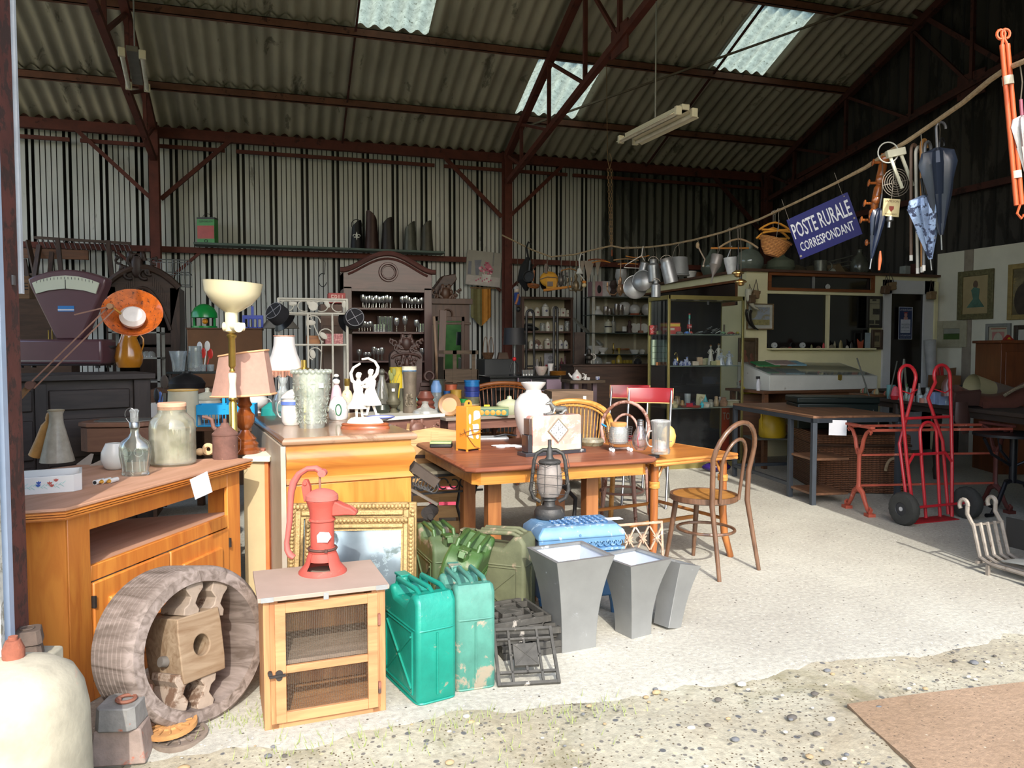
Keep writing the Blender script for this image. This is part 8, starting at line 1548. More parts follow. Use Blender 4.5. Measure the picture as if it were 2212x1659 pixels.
# ---------------- glass display cabinet ----------------
Yd=7.56;xa,xb=onY(1446,700,Yd).x,onY(1606,700,Yd).x;wd_c=xb-xa;zt_=onY(1446,637,Yd).z;dd=.46
GM=mat('a89c62',.35,.7,.1,10,.02);t=T('display_cabinet','tall glass display cabinet with brass coloured frame and four glass shelves','cabinet',(xa,Yd,0),0)
for x,y in((-.012,0),(wd_c-.012,0),(-.012,dd),(wd_c-.012,dd)):P(t,'post',G().box(x,y,0,x+.025,y+.025,zt_),GM,.002)
g=G()
for z0,z1 in((0,.06),(zt_-.045,zt_)):g.box(0,0,z0,wd_c,.02,z1).box(0,dd,z0,wd_c,dd+.02,z1).box(-.01,0,z0,.01,dd,z1).box(wd_c-.01,0,z0,wd_c+.01,dd,z1)
P(t,'rail',g,GM);P(t,'ceiling_panel',G().box(0,.02,zt_-.03,wd_c,dd,zt_-.02),mat('a8a498',.5));P(t,'base_panel',G().box(.012,.025,.02,wd_c-.02,dd-.02,.05),BLACK)
P(t,'back_panel',G().box(.01,dd-.012,.05,wd_c*.99,dd-.004,zt_-.04),mat('17191d',.25,0,.3,3,0));GP=glass('fafcfb',.995,.01,.004,.12)
P(t,'glass_pane',G().box(.015,.004,.06,wd_c-.015,.008,zt_-.05),GP);P(t,'glass_pane',G().box(-.002,.025,.06,.002,dd,zt_-.05),GP);P(t,'lock',G().box(wd_c*.5,-.008,zt_-.1,wd_c*.5+.02,.0,zt_-.06),STEEL)
for i in range(3):P(t,'spotlight',G().cyl((.15+.3*i,.2,zt_-.045),(.15+.3*i,.2,zt_-.03),.035),mat('c8c4b8',.3,.3))
cz=[onY(1520,y,Yd).z for y in(722,790,881)]
for z in cz:P(t,'glass_shelf',G().box(.01,.03,z-.01,wd_c-.012,dd-.02,z),glass('a9bcb4',.6,.05,.05,.6))
def c_(name,lab,cat,px,row,prof,m,d=.12,**kw):return pot(name,lab,cat,px,0,prof,m,Y=Yd+d,z=cz[row],n=14,**kw)
q=atY(1412,Yd+.37,cz[0]);k=kk(q);RDS=mat('a8221e',.5,0,.1);t=T('star_tin','red tin with a white outlined star at the left of the top display shelf','tin',q,CR);P(t,'body',G().box(-8*k,0,0,8*k,.05,20*k),RDS,.002);g=G()
for i in range(5):a0=R(90+72*i);a1=R(90+72*i+36);a2=R(90+72*i-36);c0=(0,-.002,10*k);p0=(8*k*cos(a0),-.002,(10+8*sin(a0))*k);p1=(3.5*k*cos(a1),-.002,(10+3.5*sin(a1))*k);p2=(3.5*k*cos(a2),-.002,(10+3.5*sin(a2))*k);g.bar(p1,p0,.003).bar(p0,p2,.003)
P(t,'star_outline',g,mat('d8c8c4',.5))
q=atY(1449,Yd+.25,cz[0]);k=kk(q);t=T('toy_bus','red toy bus in its box with yellow roof on the top display shelf','toy',q,CR);P(t,'body',G().box(-22*k,0,0,22*k,.08,17*k),RDS,.004);P(t,'yellow_band',G().box(-21*k,-.002,17*k,20*k,.08,23*k),mat('c9a41c',.4));P(t,'roof',G().box(-21*k,0,23*k,20*k,.08,25*k),RDS);P(t,'windows',G().box(-18*k,-.003,9*k,8*k,0,14*k),mat('b8a89c',.3))
for x in(-10,14):P(t,'wheel',G().cyl((x*k,-.012,3*k),(x*k,.0,3*k),3.4*k),BLACK)
c_('ceramic_truck','small mottled green ornament in front of the red tin','ornament',1424,0,[(0,0),(6,0),(6,6),(3,9),(0,9)],mat('8a9068',.5),.28)
c_('cola_bottle','dark glass cola bottle with red and white label and green neck','bottle',1489,0,[(0,0),(5,0),(5.4,10),(4.4,16),(5,24),(2.2,34),(1.8,40),(0,40)],mat('160c0a',.1,0,.1,coat=.6),.3,parts=[('label',[(5.2,13),(5.3,13.2),(5.3,21.5),(5.1,21.8)],mat('b01c20',.4)),('lettering',lambda k:text(G(),'Cola',8*k,4*k,-5.6*k,0,17.5*k),mat('e0dcd8',.4)),('neck',[(2.3,32),(2,43),(0,43)],mat('1f8f7a',.2,0,.1)),('bottle_cap',[(2.2,43),(2.2,45),(0,45)],RDS)])
g=G();random.seed(21);q=atY(1528,Yd+.25,cz[0]);k=kk(q)
for i in range(26):x=random.uniform(-26,24)*k;h=(6+12*math.exp(-((x/k-5)/14)**2))*k*random.uniform(.3,1);a=random.uniform(-.9,.9);g.bar((x-.025*cos(a),random.uniform(-.06,.06),max(.004,h-.015)),(x+.035*cos(a),random.uniform(-.06,.06),h+.01*sin(a)+.006),.004)
O('silver_cutlery','tangled heap of silver cutlery on the top display shelf','cutlery',q,g,STEEL,CR)['kind']='stuff'
def toycar(lab,px,col,row=0,w=8,d=.08):
 q=atY(px,Yd+d,cz[row]);k=kk(q);t=T('toy_car',lab,'toy',q,CR,'toy cars in the display cabinet');P(t,'body',G().prism(sc([(-w,1),(w,1),(w,3),(w*.6,4),(w*.3,6),(-w*.5,6),(-w*.8,4),(-w,3.4)],k),-.015,.015),mat(col,.3,0,.05,coat=.3),.002)
 for x in(-w*.55,w*.55):
  P(t,'wheel',G().cyl((x*k,-.018,1.4*k),(x*k,.018,1.4*k),1.5*k,None,10),BLACK)
for lab,px,col,w in(('black and silver toy car beside the toy bus',1468,'303438',8),('bright blue toy car in front of the cola bottle',1484,'1c6ac8',6),('small red toy car right of the blue one',1493,'a82820',4),('pale green toy car left of the cabinet rear post',1562,'6f9a74',6),('red and white toy car, middle of the right group',1579,'8c3a34',8),('yellow toy car at the right end of the top shelf',1593,'9a8c34',4)):toycar(lab,px,col,0,w)
c_('brown_candle','slim brown upright candle behind the green toy car','candle',1564,0,[(0,0),(2,0),(2,22),(0,22)],mat('6a5a4a',.6),.3)
for i,(x,c)in enumerate(((1411,'b0c4a8'),(1420,'9cb8b4'),(1428,'a8c4c0'),(1436,'a0c0b0'))):
 q=atY(x+2,Yd+.34,cz[1]);k=kk(q);lab=['leftmost pastel green spined volume','second volume from the left, bluish','third volume from the left, pale aqua','rightmost volume beside the brass post'];t=T('book',lab[i]+' of the tall set in the display cabinet','book',q,CR,'book set in the display cabinet');P(t,'spine',G().box(-4*k,0,0,4*k,.09,55*k),mat(c,.5,0,.1,20),.002);P(t,'gilt_bands',G().box(-4.05*k,-.001,14*k,4.05*k,0,15*k).box(-4.05*k,-.001,27*k,4.05*k,0,28*k).box(-4.05*k,-.001,40*k,4.05*k,0,41*k),mat('5a6a4a',.4))
for i,x in enumerate((1419,1425,1431,1437)):c_('ceramic_cup','small orange-brown cup in the row before the book set','cup',x,1,[(0,0),(2.6,0),(3,7),(2.4,7),(0,2)],mat('a0683c',.4),.26,group='orange cups')
c_('brass_bell','small brass bell with curled handle standing above the blue china','bell',1463,1,[(4,10),(3,16),(1,20),(0,21)],BRASS,.28,parts=[('handle',lambda k:G().tube(arc(-3*k,21*k,3*k,6*k,0,170,8),.003,5),BRASS),('foot',[(0,0),(3,0),(3,10),(0,10)],mat('3c3028',.6))])
DB=mat('a8b0c4',.3,0,.1,20,0,'1f3a8c',.5,40,coat=.4)
for x,w,h,lab in((1459,6,14,'blue and white teapot shaped china box'),(1472,5,10,'blue and white delft shoe'),(1481,7,13,'dark blue delft jug'),(1484,4,18,'tallest delft blue vase'),(1489,4,9,'small delft blue cup')):c_('delft_china',lab+' in the middle display shelf group','china',x,1,[(0,0),(w*.8,0),(w,h*.4),(w*.5,h*.8),(w*.6,h),(0,h)],DB,.1 if h<14 else .2)
for x,w,h,c,lab in((1502,7,9,'a89c8c','white trinket box with painted lid'),(1515,9,14,'8a8468','olive printed box'),(1528,7,15,'7c805c','square green tin'),(1511,6,17,'a08468','tan carton behind the trinket box'),(1541,6,9,'84845c','gilt trinket dish'),(1550,5,11,'b8a878','star patterned little box')):
 q=atY(x,Yd+(.1 if h<12 else .25),cz[1]);k=kk(q);O('trinket_box',lab+' on the middle display shelf','box',q,G().box(-w*k,-.02,0,w*k,.03,h*k),mat(c,.5,0,.25,40),CR,None,.004)
def figurine(lab,px,row,h,m,d=.15,w=5,hat=None):
 q=atY(px,Yd+d,cz[row]);k=kk(q);t=T('porcelain_figurine',lab,'figurine',q,CR,'porcelain figurines');g=G().lathe(sc([(0,0),(w,0),(w,h*.04),(w*.9,h*.2),(w*.55,h*.5),(w*.4,h*.58),(w*.62,h*.72),(w*.45,h*.78),(w*.18,h*.81),(w*.18,h*.84),(0,h*.84)],k),14,sy=.8);g.ball(0,0,h*.9*k,w*.3*k,w*.32*k,h*.075*k,8)
 for s_ in(-1,1):g.tube([(s_*w*.55*k,0,h*.73*k),(s_*w*.95*k,-.01,h*.6*k),(s_*w*.5*k,-.025,h*.55*k)],w*.14*k,6)
 P(t,'body',g,m)
 if hat:P(t,'hat',G().lathe(sc([(w*.5,h*.93),(w*.3,h*.95),(w*.2,h),(0,h)],k),10),mat(hat,.5))
 return t
FP=mat('a8a69c',.3,0,.12,20,0,'74786c',.6,30,coat=.3);FB=mat('a8b0bc',.3,0,.12,20,0,'4a5c80',.56,34,coat=.3)
figurine('slender white porcelain woman with an orange hat',1535,1,44,FP,.2,7,'8a5a34');figurine('tall white porcelain man with hat, tallest of the figurines',1552,1,46,FP,.3,8,'8c6a48');figurine('blue and white porcelain seated lady, front pair',1558,1,28,FB,.1,8);figurine('blue and white porcelain girl at the right end',1575,1,32,FB,.15,8)
O('blue_lighter','bright blue small object on the inner right side of the display cabinet','toy',atY(1581,Yd+.35,cz[0]-.085),G().box(-.025,-.01,0,.025,.01,.015),mat('1c7ac8',.4),CR)if 0 else None
for x,w,h,m,d,lab in((1437,8,23,mat('6a5c4c',.3,0,.3,20),.34,'brown patterned vase behind the brass post'),(1463,9,22,mat('78664c',.3,0,.3,20),.3,'squat bronze coloured pot'),(1457,8,15,mat('a8a07c',.4,0,.3,30,.3),.1,'cream coral shaped tureen'),(1434,8,20,mat('8c8664',.4,0,.3,30,.3),.2,'green and cream bunch of porcelain fruit'),(1496,8,14,mat('2c1c3c',.3,0,.3,20,0,'8c2c48',.6,30),.1,'purple pink patterned sugar pot'),(1474,5,14,mat('9c7c50',.3),.2,'small gilt goblet'),(1486,5,10,mat('a08068',.4),.05,'tan squirrel shaped ornament'),(1563,9,20,mat('8c6a54',.3,0,.3,20),.12,'brown and white porcelain bird'),(1547,6,22,mat('9a8468',.3,0,.3,20),.15,'striped porcelain bottle'),(1556,5,19,mat('a89c94',.3,0,.3,20),.25,'grey white porcelain cat'),(1535,7,16,mat('8c8c84',.3,0,.3,20),.1,'grey porcelain duck')):c_('porcelain_ornament',lab+' on the lowest display shelf','ornament',x,2,[(0,0),(w*.8,0),(w,h*.4),(w*.6,h*.75),(w*.7,h*.9),(w*.4,h),(0,h)],m,d,group='lowest shelf ornaments' if 0 else None)
c_('cut_glass_beaker','clear cut glass beaker on the lowest display shelf','glass',1485,2,[(0,0),(6,0),(7,26),(6,26),(5,2),(0,2)],glass('e4ecf0',.7,.05,.2,.8),.32)
q=atY(1513,Yd+.22,cz[2]);k=kk(q);t=T('relief_plaque','cream framed relief plaque tilted on the lowest display shelf','plaque',q,(-8,6,CR));P(t,'plaque',G().box(-10*k,0,0,10*k,.015,26*k),mat('aaa482',.5),.002);P(t,'relief',G().ball(0,0,12*k,5*k,.008,9*k,8),mat('948c66',.5))
c_('porcelain_swan','white porcelain swan in front of the blue feathered ornament','ornament',1524,2,[(0,0),(8,0),(10,6),(6,11),(0,12)],FP,.05,parts=[('neck',lambda k:G().tube([(-6*k,0,8*k),(-9*k,0,14*k),(-6*k,0,19*k),(-9*k,0,18*k)],.008,6),FP)])
for x,h,lab in((1524,26,'taller turquoise glass bird behind the swan'),(1516,16,'small turquoise glass rabbit')):c_('turquoise_ornament',lab,'ornament',x,2,[(0,0),(3,0),(5,h*.4),(1,h*.8),(0,h)],mat('3c9aa8',.2,0,.2),.2 if h>20 else .02)
q=atY(1583,Yd+.15,cz[2]);k=kk(q);t=T('stacked_books','little silver clasped album lying at the right of the lowest display shelf','book',q,CR);P(t,'cover',G().box(-14*k,-.03,0,14*k,.08,2*k).box(-14*k,-.03,11*k,14*k,.08,13*k),mat('a8a496',.5),.002);P(t,'pages',G().box(-13*k,-.025,2*k,13*k,.075,11*k),mat('8c8468',.7,0,.3,60))
q=atY(1492,Yd+.04,cz[2]);k=kk(q);O('brown_tray','oval brown dish with a red lid leaning on it, lowest display shelf','tray',q,G().lathe(sc([(0,0),(18,0),(24,4),(22,5),(0,2)],k),20,sy=.3),mat('6a3428',.4),CR);O('red_card_case','small red card case leaning on the brown dish','case',q+Vector((-.04,-.05,.02)),G().box(-7*k,0,0,7*k,.01,9*k),mat('8c1c2c',.4),(-40,0,CR))
# ---------------- office ----------------
Yo=8.1;XL=onY(1611,700,Yo).x;XR=8.42;zo=onY(1700,589,Yo).z;CRM=mat('e2dab0',.8,0,.07,3,.04,'8f8a6c',.66,3)
def ox(px):return onY(px,700,Yo).x
def oz(py,px=1780):return onY(px,py,Yo).z
wx0,wx1,wz0,wz1=ox(1657),ox(1882),oz(752),oz(637);tx0,tx1,tz0,tz1=ox(1658),ox(1886),oz(630),oz(592);dx0,dx1,dz=ox(1905),ox(2012),oz(606,1950)
g=G();fy,by=Yo,Yo+.08
g.box(XL,fy,0,wx0,by,zo).box(wx0,fy,0,wx1,by,wz0).box(wx0,fy,wz1,wx1,by,tz0).box(wx0,fy,tz1,wx1,by,zo).box(wx1,fy,0,dx0,by,zo).box(dx0,fy,dz,dx1,by,zo).box(dx1,fy,0,XR,by,zo)
ST('wall_office',g,CRM)
g=G().box(XL,by,0,XL+.08,11.98,1.9).box(XL,by,2.16,XL+.08,11.98,zo).box(XL,by,1.9,XL+.08,by+.12,2.16).box(XL,11.8,1.9,XL+.08,11.98,2.16);ST('wall_office',g,CRM)
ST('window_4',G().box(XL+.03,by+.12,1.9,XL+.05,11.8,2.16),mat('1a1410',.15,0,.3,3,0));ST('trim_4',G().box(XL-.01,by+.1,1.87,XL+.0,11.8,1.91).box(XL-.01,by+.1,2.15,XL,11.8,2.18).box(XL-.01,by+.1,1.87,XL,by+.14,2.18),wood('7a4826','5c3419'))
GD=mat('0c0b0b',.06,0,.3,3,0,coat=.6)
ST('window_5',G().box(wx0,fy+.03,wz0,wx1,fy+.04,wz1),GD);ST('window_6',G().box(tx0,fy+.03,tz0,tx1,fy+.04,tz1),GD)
WBR=wood('8a5028','6a3a1c','x',2,.5);ST('trim_5',G().at((tx0+tx1)/2,fy-.02,tz0).frame(tx1-tx0,tz1-tz0,.035,.04),WBR);ST('trim_6',G().box(ox(1786),fy-.01,wz0,ox(1791),fy+.03,wz1).box(wx0-.02,fy-.03,wz1,wx1+.02,fy,wz1+.03).box(wx0,fy-.10,wz0-.02,wx1,fy+.03,wz0),CRM)
ST('trim_7',G().box(ox(1756),fy-.005,tz0,ox(1758),fy+.03,tz1),mat('8a8a86',.4))
O('ring_vent','small white ring ventilator on the office transom window','vent',(ox(1789),fy+.02,oz(619)),G().ring((0,0,0),.028,.008).cyl((0,0,0),(0,.01,0),.02),mat('b8b8b4',.4),0)
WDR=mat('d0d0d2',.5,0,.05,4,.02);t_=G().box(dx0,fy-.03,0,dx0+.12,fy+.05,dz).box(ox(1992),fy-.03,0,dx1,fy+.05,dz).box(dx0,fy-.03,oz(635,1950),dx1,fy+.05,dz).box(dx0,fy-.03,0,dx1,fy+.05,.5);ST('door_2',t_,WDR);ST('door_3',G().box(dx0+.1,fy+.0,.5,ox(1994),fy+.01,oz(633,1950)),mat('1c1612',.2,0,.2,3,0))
ST('trim_8',G().box(dx1,fy-.05,0,dx1+.05,fy,zo-.06),CRM)
g=G().box(XL-.06,Yo-.06,zo,XR,11.98,zo+.03);ST('ceiling_office',g,wood('5e4030','432c20','x',1.5,.8,.3));zr_=zo+.03
zc_=onX(2060,545,8.39).z;ST('wall_panelling',G().box(8.36,3.2,0,8.42,Yo,zc_),mat('d2cebe',.8,0,.08,3,.03,'b8b4a0',.68,3));ST('trim_9',G().box(8.35,7.55,0,8.36,7.68,zc_),mat('8a7f72',.8))
q=onY(1955,733,Yo-.035);k=kk(q);t=T('shop_poster','dark blue and white opening poster stuck on the office door glass','poster',q,0);hP=69*k;wP=36*k
P(t,'sheet',G().box(-wP/2,0,0,wP/2,.003,hP),mat('1c2c54',.6));WH2=mat('b8bcc8',.6);g=G().box(-wP*.36,-.002,hP*.2,wP*.36,-.001,hP*.62);P(t,'white_panel',g,WH2);P(t,'border',G().frame(wP*1.02,hP*1.01,wP*.03,.002,-.002),WH2)
P(t,'title',text(text(text(G(),"L'ATELIER ÉGARÉ",wP*.86,hP*.07,-.003,0,hP*.925),"L'ATELIER ÉGARÉ",wP*.8,hP*.07,-.003,0,hP*.125),'ANTIQUITÉS · BROCANTE',wP*.8,hP*.025,-.003,0,hP*.05),WH2)
P(t,'date_text',text(text(text(G(),'INAUGURATION',wP*.6,hP*.06,-.003,0,hP*.46),'SAM 13 AVRIL',wP*.6,hP*.06,-.003,0,hP*.37),'DE 17H00 À 20H00',wP*.6,hP*.045,-.003,0,hP*.27),mat('1c2c54',.6));P(t,'drawn_head',G().ball(0,-.003,hP*.76,wP*.12,.002,hP*.07,8).ball(0,-.004,hP*.66,wP*.16,.002,hP*.05,8),mat('a87c74',.6));P(t,'drawn_hat',G().ball(0,-.005,hP*.83,wP*.16,.002,hP*.02,8),mat('8c3438',.6))
def picture(name,lab,px,pyb,w,h,Y,frame,ins,fw=.03,X=None,lean=0,mount=None,ang=None,fmt=None):
 if X is None:q=onY(px,pyb,Y);k=kk(q);t=T(name,lab,'picture',q,(-lean,0,0));W_,H_=w*k,h*k
 else:
  a,b=w;q0=onX(a,pyb,X);q1=onX(b,pyb,X);W_=abs(q0.y-q1.y);top=onX((a+b)/2,h,X).z;bot=onX((a+b)/2,pyb,X).z;H_=top-bot;q=Vector((X,(q0.y+q1.y)/2,bot));t=T(name,lab,'picture',q,(0,0,-90))
 P(t,'frame',G().frame(W_,H_,fw,.03,-.03),frame,.005)
 P(t,'picture_sheet',G().box(-W_/2+fw*.9,-.012,fw*.9,W_/2-fw*.9,-.0,H_-fw*.9),mount or ins)
 return t,W_,H_
SEPIA=mat('8a8468',.6,0,.2,10,0,'4a463a',.6,14)
t,W_,H_=picture('landscape_picture','framed landscape print with a black horn hanging before it, left of the office window',1640,712,66,56,Yo-.035,wood('8c7048','6c5434'),None,.012,mount=mat('b4b4ac',.6));P(t,'print',G().box(-W_*.38,-.016,H_*.17,W_*.36,-.012,H_*.86),mat('8c94a0',.6,0,.25,6,0,'8a8468',.5,8));P(t,'meadow',G().box(-W_*.38,-.018,H_*.17,W_*.36,-.015,H_*.38),mat('8c8458',.7,0,.4,30))
t,W_,H_=picture('framed_newspaper','tall dark framed newspaper page with three photos right of the office window',1886,708,40,68,Yo-.035,mat('2c2824',.5),SEPIA,.035,mount=mat('8c8870',.6));g=G().box(-.02,-.015,H_*.42,.1,-.012,H_*.6).box(-.09,-.015,H_*.12,.0,-.012,H_*.24).box(.02,-.015,H_*.12,.09,-.012,H_*.24).box(-.03,-.015,H_*.84,.03,-.012,H_*.9).box(-.1,-.015,H_*.75,.1,-.012,H_*.765).box(-.09,-.015,H_*.08,.09,-.012,H_*.09);P(t,'printed_photos',g,mat('3c3a34',.6,0,.5,40))
t,W_,H_=picture('framed_clipping','small brown framed sepia clipping below the newspaper frame',1892,755,28,43,Yo-.035,wood('4a3626','35261b'),SEPIA,.035,mount=mat('85795c',.6));P(t,'printed_columns',G().box(-W_*.2,-.015,H_*.4,-W_*.02,-.012,H_*.7).box(W_*.02,-.015,H_*.4,W_*.2,-.012,H_*.7).box(-W_*.3,-.015,H_*.2,W_*.3,-.012,H_*.22),mat('4a4436',.6))
t,W_,H_=picture('portrait_painting','large dark painting of figures leaning behind the display cabinet corner',1613,850,48,120,Yo-.05,wood('5c4a30','40321f'),None,.04,lean=0,mount=mat('4a3c2c',.6,0,.8,6,.1,'6c6450',.6,5));P(t,'painted_figures',G().ball(-.04,-.012,H_*.5,.05,.004,.14,8).ball(.06,-.012,H_*.42,.05,.004,.16,8).ball(-.04,-.012,H_*.74,.022,.004,.03,8).ball(.05,-.012,H_*.68,.022,.004,.03,8),mat('6a4434',.6,0,.4))
XW=8.36
t,W_,H_=picture('lady_painting','gold framed painting of a woman in a green dress on the cream wall',None,690,(2070,2146),584,None,mat('6a6444',.5,.3,.4,30,.4),None,.07,X=XW,mount=mat('9c8a64',.6,0,.1));P(t,'painted_dress',G().prism([(-.12,.15),(.13,.15),(.05,H_*.42),(.06,H_*.62),(-.02,H_*.66),(-.06,H_*.6),(-.03,H_*.42)],-.016,-.012),mat('4a6a5c',.7,0,.4));P(t,'painted_head',G().ball(0,-.014,H_*.71,.035,.003,.05,8),mat('5c4838',.7))
t,W_,H_=picture('seated_figure_painting','gold framed painting cut by the right edge of the picture, above the small frames',None,690,(2178,2260),568,None,mat('9a8452',.5,.3,.2,20),None,.06,X=XW,mount=mat('6c6044',.6,0,.7,5,.1,'a08a54',.6,5));P(t,'painted_figure',G().ball(-.02,-.012,H_*.35,.14,.004,.2,8).ball(.0,-.014,H_*.62,.05,.004,.07,8),mat('3a3026',.6,0,.4))
t,W_,H_=picture('green_field_painting','small cream framed painting of a green field and grey sky beside the door',None,750,(2026,2090),693,None,mat('a09a84',.7,0,.1,20),None,.10,X=XW,mount=mat('3c4c38',.6));P(t,'painted_sky',G().box(-W_/2+.1,-.015,H_*.52,W_/2-.1,-.012,H_-.1),mat('8a8a80',.6,0,.2,8));P(t,'painted_field',G().box(-W_/2+.1,-.015,.1,W_/2-.1,-.012,H_*.5),mat('3c5424',.6,0,.3,8))
t,W_,H_=picture('pink_print','grey framed pink poster print of a seated woman on the cream wall',None,773,(2130,2184),699,None,mat('7c7c78',.5),None,.04,X=XW,mount=mat('a8a08c',.6));P(t,'printed_panel',G().box(-W_*.24,-.015,H_*.22,W_*.24,-.012,H_*.76),mat('a8706a',.6));P(t,'printed_figure',G().ball(0,-.015,H_*.4,.07,.003,.14,8).ball(0,-.016,H_*.62,.03,.003,.04,8),mat('a8a090',.6));P(t,'printed_lines',G().box(-W_*.3,-.015,H_*.83,W_*.3,-.012,H_*.87).box(-W_*.3,-.015,H_*.12,W_*.3,-.012,H_*.14),mat('9a6a54',.6))
t,W_,H_=picture('dark_framed_picture','dark framed picture with white mount at the right edge, partly behind the wardrobe',None,748,(2192,2250),702,None,wood('3c2f24','2a2018'),None,.05,X=XW,mount=mat('b0aca4',.6))
for i,(px,py,s_,lab,c)in enumerate(((1632,636,8.9,'tan leather case hanging from a strap on the office corner','7d6448'),(1623,646,8.95,'darker leather case behind the tan one on the office corner','5c4834'),(1914,626,9.3,'dark brown leather binocular case hanging beside the office door','5a422e'),(1927,618,9.28,'tan leather binocular case hanging beside the office door','7c6446'),(2013,638,9.7,'single tan leather case hanging at the right of the office door','8a7050'))):
 q=onY(px,py,Yo-.13);k=kk(q);t=T('leather_case',lab,'case',q,(0,(8,-4,6,-8,0)[i],0),'hanging leather cases');P(t,'case',G().box(-8*k,-.03,-9*k,8*k,.05,8*k),mat(c,.55,0,.15,10,.15),.012);P(t,'strap',G().tube([(-7*k,0,7*k),(-3*k,0,32*k),(6*k,0,8*k)],.005,5),mat('33261b',.6));P(t,'flap',G().box(-8.2*k,-.034,2*k,8.2*k,.0,8.4*k),mat(c,.55),.004)
for px,py,m2,lab in((1618,634,mat('c4c0ac',.35,0,.2,10,0,'4c463c',.62,8),'pale curved cow horn hanging on the office corner'),(1618,678,mat('24201c',.25,0,.1,4,0,coat=.4),'glossy black horn hanging before the landscape print')):
 q=onY(px,py,Yo-.12);k=kk(q);O('cow_horn',lab,'horn',q,G().tube([(0,0,8*k),(-2*k,0,0),(0,0,-12*k),(6*k,0,-22*k),(14*k,0,-30*k),(24*k,0,-34*k)],[8*k,7*k,6*k,4.5*k,3*k,.8*k],12),m2,0,'cow horns')
zs=wz0
for i,(px,w,h,c,lab)in enumerate(((1673,6,12,'b4b8b8','white alarm clock face, left end'),(1734,6,12,'b4b8b8','white alarm clock face, centre left'),(1753,3,8,'7c7a54','tiny olive box'),(1779,3,12,'b83038','little red Santa shaped figure'),(1797,7,8,'6c6450','group of bronze figures'),(1803,3,16,'8c8468','slim stone statuette'),(1816,5,18,'8a7c50','gilt carriage clock'),(1830,4,6,'a8a498','pale shell'),(1768,6,5,'5c4438','flat brown purse'),(1706,4,3,'8c2c24','tiny red penknife'),(1839,4,14,'2c2a28','black perfume bottle'),(1693,10,3,'4c4434','flat heap of badges'))):
 q=atY(px,Yo-.07,zs);k=kk(q);w*=k;h*=k
 if i<2:t=T('alarm_clock',lab+' of the office window sill','clock',q,0,'clock faces on the office sill');P(t,'dial',G().cyl((0,-.01,h/2),(0,.02,h/2),w),mat('b4b8b8',.4));P(t,'centre_knob',G().cyl((0,-.014,h/2),(0,-.009,h/2),w*.15),BLACK)
 else:O('trinket',lab+' on the office window sill','trinket',q,G().lathe([(0,0),(w,0),(w*.9,h*.5),(w*.5,h*.8),(0,h)],10,sy=.6),mat(c,.5,0,.3,20),0)
q=atY(1859,Yo-.07,zs);k=kk(q);O('fox_cut_out','terracotta fox head shaped card on the office sill','ornament',q,G().prism(sc([(-6,0),(6,0),(8,18),(3,14),(-3,14),(-9,20),(-8,10)],k),0,.01),mat('9c4830',.6),0);q=atY(1870,Yo-.06,zs);O('grey_card','pale blue-grey card standing at the right of the office sill','card',q,G().prism(sc([(-2,0),(12,0),(12,33),(-2,33)],k),0,.006),mat('8a969c',.6),0)
DG=glass('8a9488',.5,.08,.15,.5);DG2=mat('4a4c44',.25,0,.3,4,.05,'33352f',.5,4,coat=.4)
def r_(name,lab,cat,px,d,prof,m,**kw):return pot(name,lab,cat,px,0,prof,m,Y=Yo+d,z=zr_,n=24,**kw)
r_('demijohn','dark grey stone demijohn with narrow neck, right part of the office roof','demijohn',1856,.35,[(0,0),(16,0),(19,10),(19,26),(14,38),(6,46),(5,52),(6,56),(0,57)],DG2);r_('demijohn','greenish glass demijohn with foil neck behind the pale hanger','demijohn',1618,.3,[(0,0),(22,0),(30,14),(30,28),(20,42),(8,48),(7,62),(0,62)],DG);r_('demijohn','dusty glass demijohn at the left end of the office roof','demijohn',1540,.9,[(0,0),(20,0),(26,14),(24,30),(12,44),(6,56),(0,56)],glass('6c7468',.5,.1,.2,.4));r_('demijohn','wide green demijohn below the wicker basket','demijohn',1686,.3,[(0,0),(24,0),(30,10),(28,24),(10,34),(6,44),(0,44)],glass('7c8470',.4,.1,.2,.4))
r_('metal_tankard','spotted tin tankard with handle on the office roof','tankard',1772,.25,[(0,0),(14,0),(13,10),(14,27),(13,28),(0,24)],mat('6c6c62',.4,.5,.4,20),parts=[('handle',lambda k:G().ring((16*k,0,16*k),9*k,.008,'y',14,-110,110),mat('6c6c62',.4,.5))])
r_('wooden_bowl','orange-brown round wooden bowl behind the zinc bucket','bowl',1504,1.6,[(0,0),(14,0),(16,8),(14,16),(0,16)],wood('8a5028','643818'));r_('white_bowls','stack of white enamel bowls behind the zinc bucket','bowls',1493,1.4,[(0,0),(8,0),(12,14),(11,16),(0,14)],PORC)
r_('small_white_ball','round off-white lid leaning beside the tin tankard','lid',1797,.25,[(0,0),(7,0),(8,6),(5,11),(0,12)],mat('9c9c90',.5));q=atY(1812,Yo+.4,zr_);k=kk(q);O('cardboard_sheet','folded brown cardboard lying between the tankard and the stone demijohn','cardboard',q,G().prism(sc([(-14,0),(20,0),(16,10),(2,26),(-8,22)],k),0,.3),mat('6c5a40',.8),0,None,.003)
g=G()
for i in range(4):g.cyl((-.5+.1*i,0,.02+.05*i),(.7-.1*i,.1,.16+.05*i),.008)
O('metal_rods','grey metal rods lying behind the tankard on the office roof','rods',atY(1800,Yo+.6,zr_),g,mat('77776f',.5,.4),0)
g=G();
for i in range(6):g.ball(-.9+.35*i,0,.075,.2,.12,.07,8)
O('old_sacks','crumpled brown sacks along the front of the office roof','sacks',atY(1740,Yo+.6,zr_),g,mat('4c4230',.9,0,.4,6,.5),0)
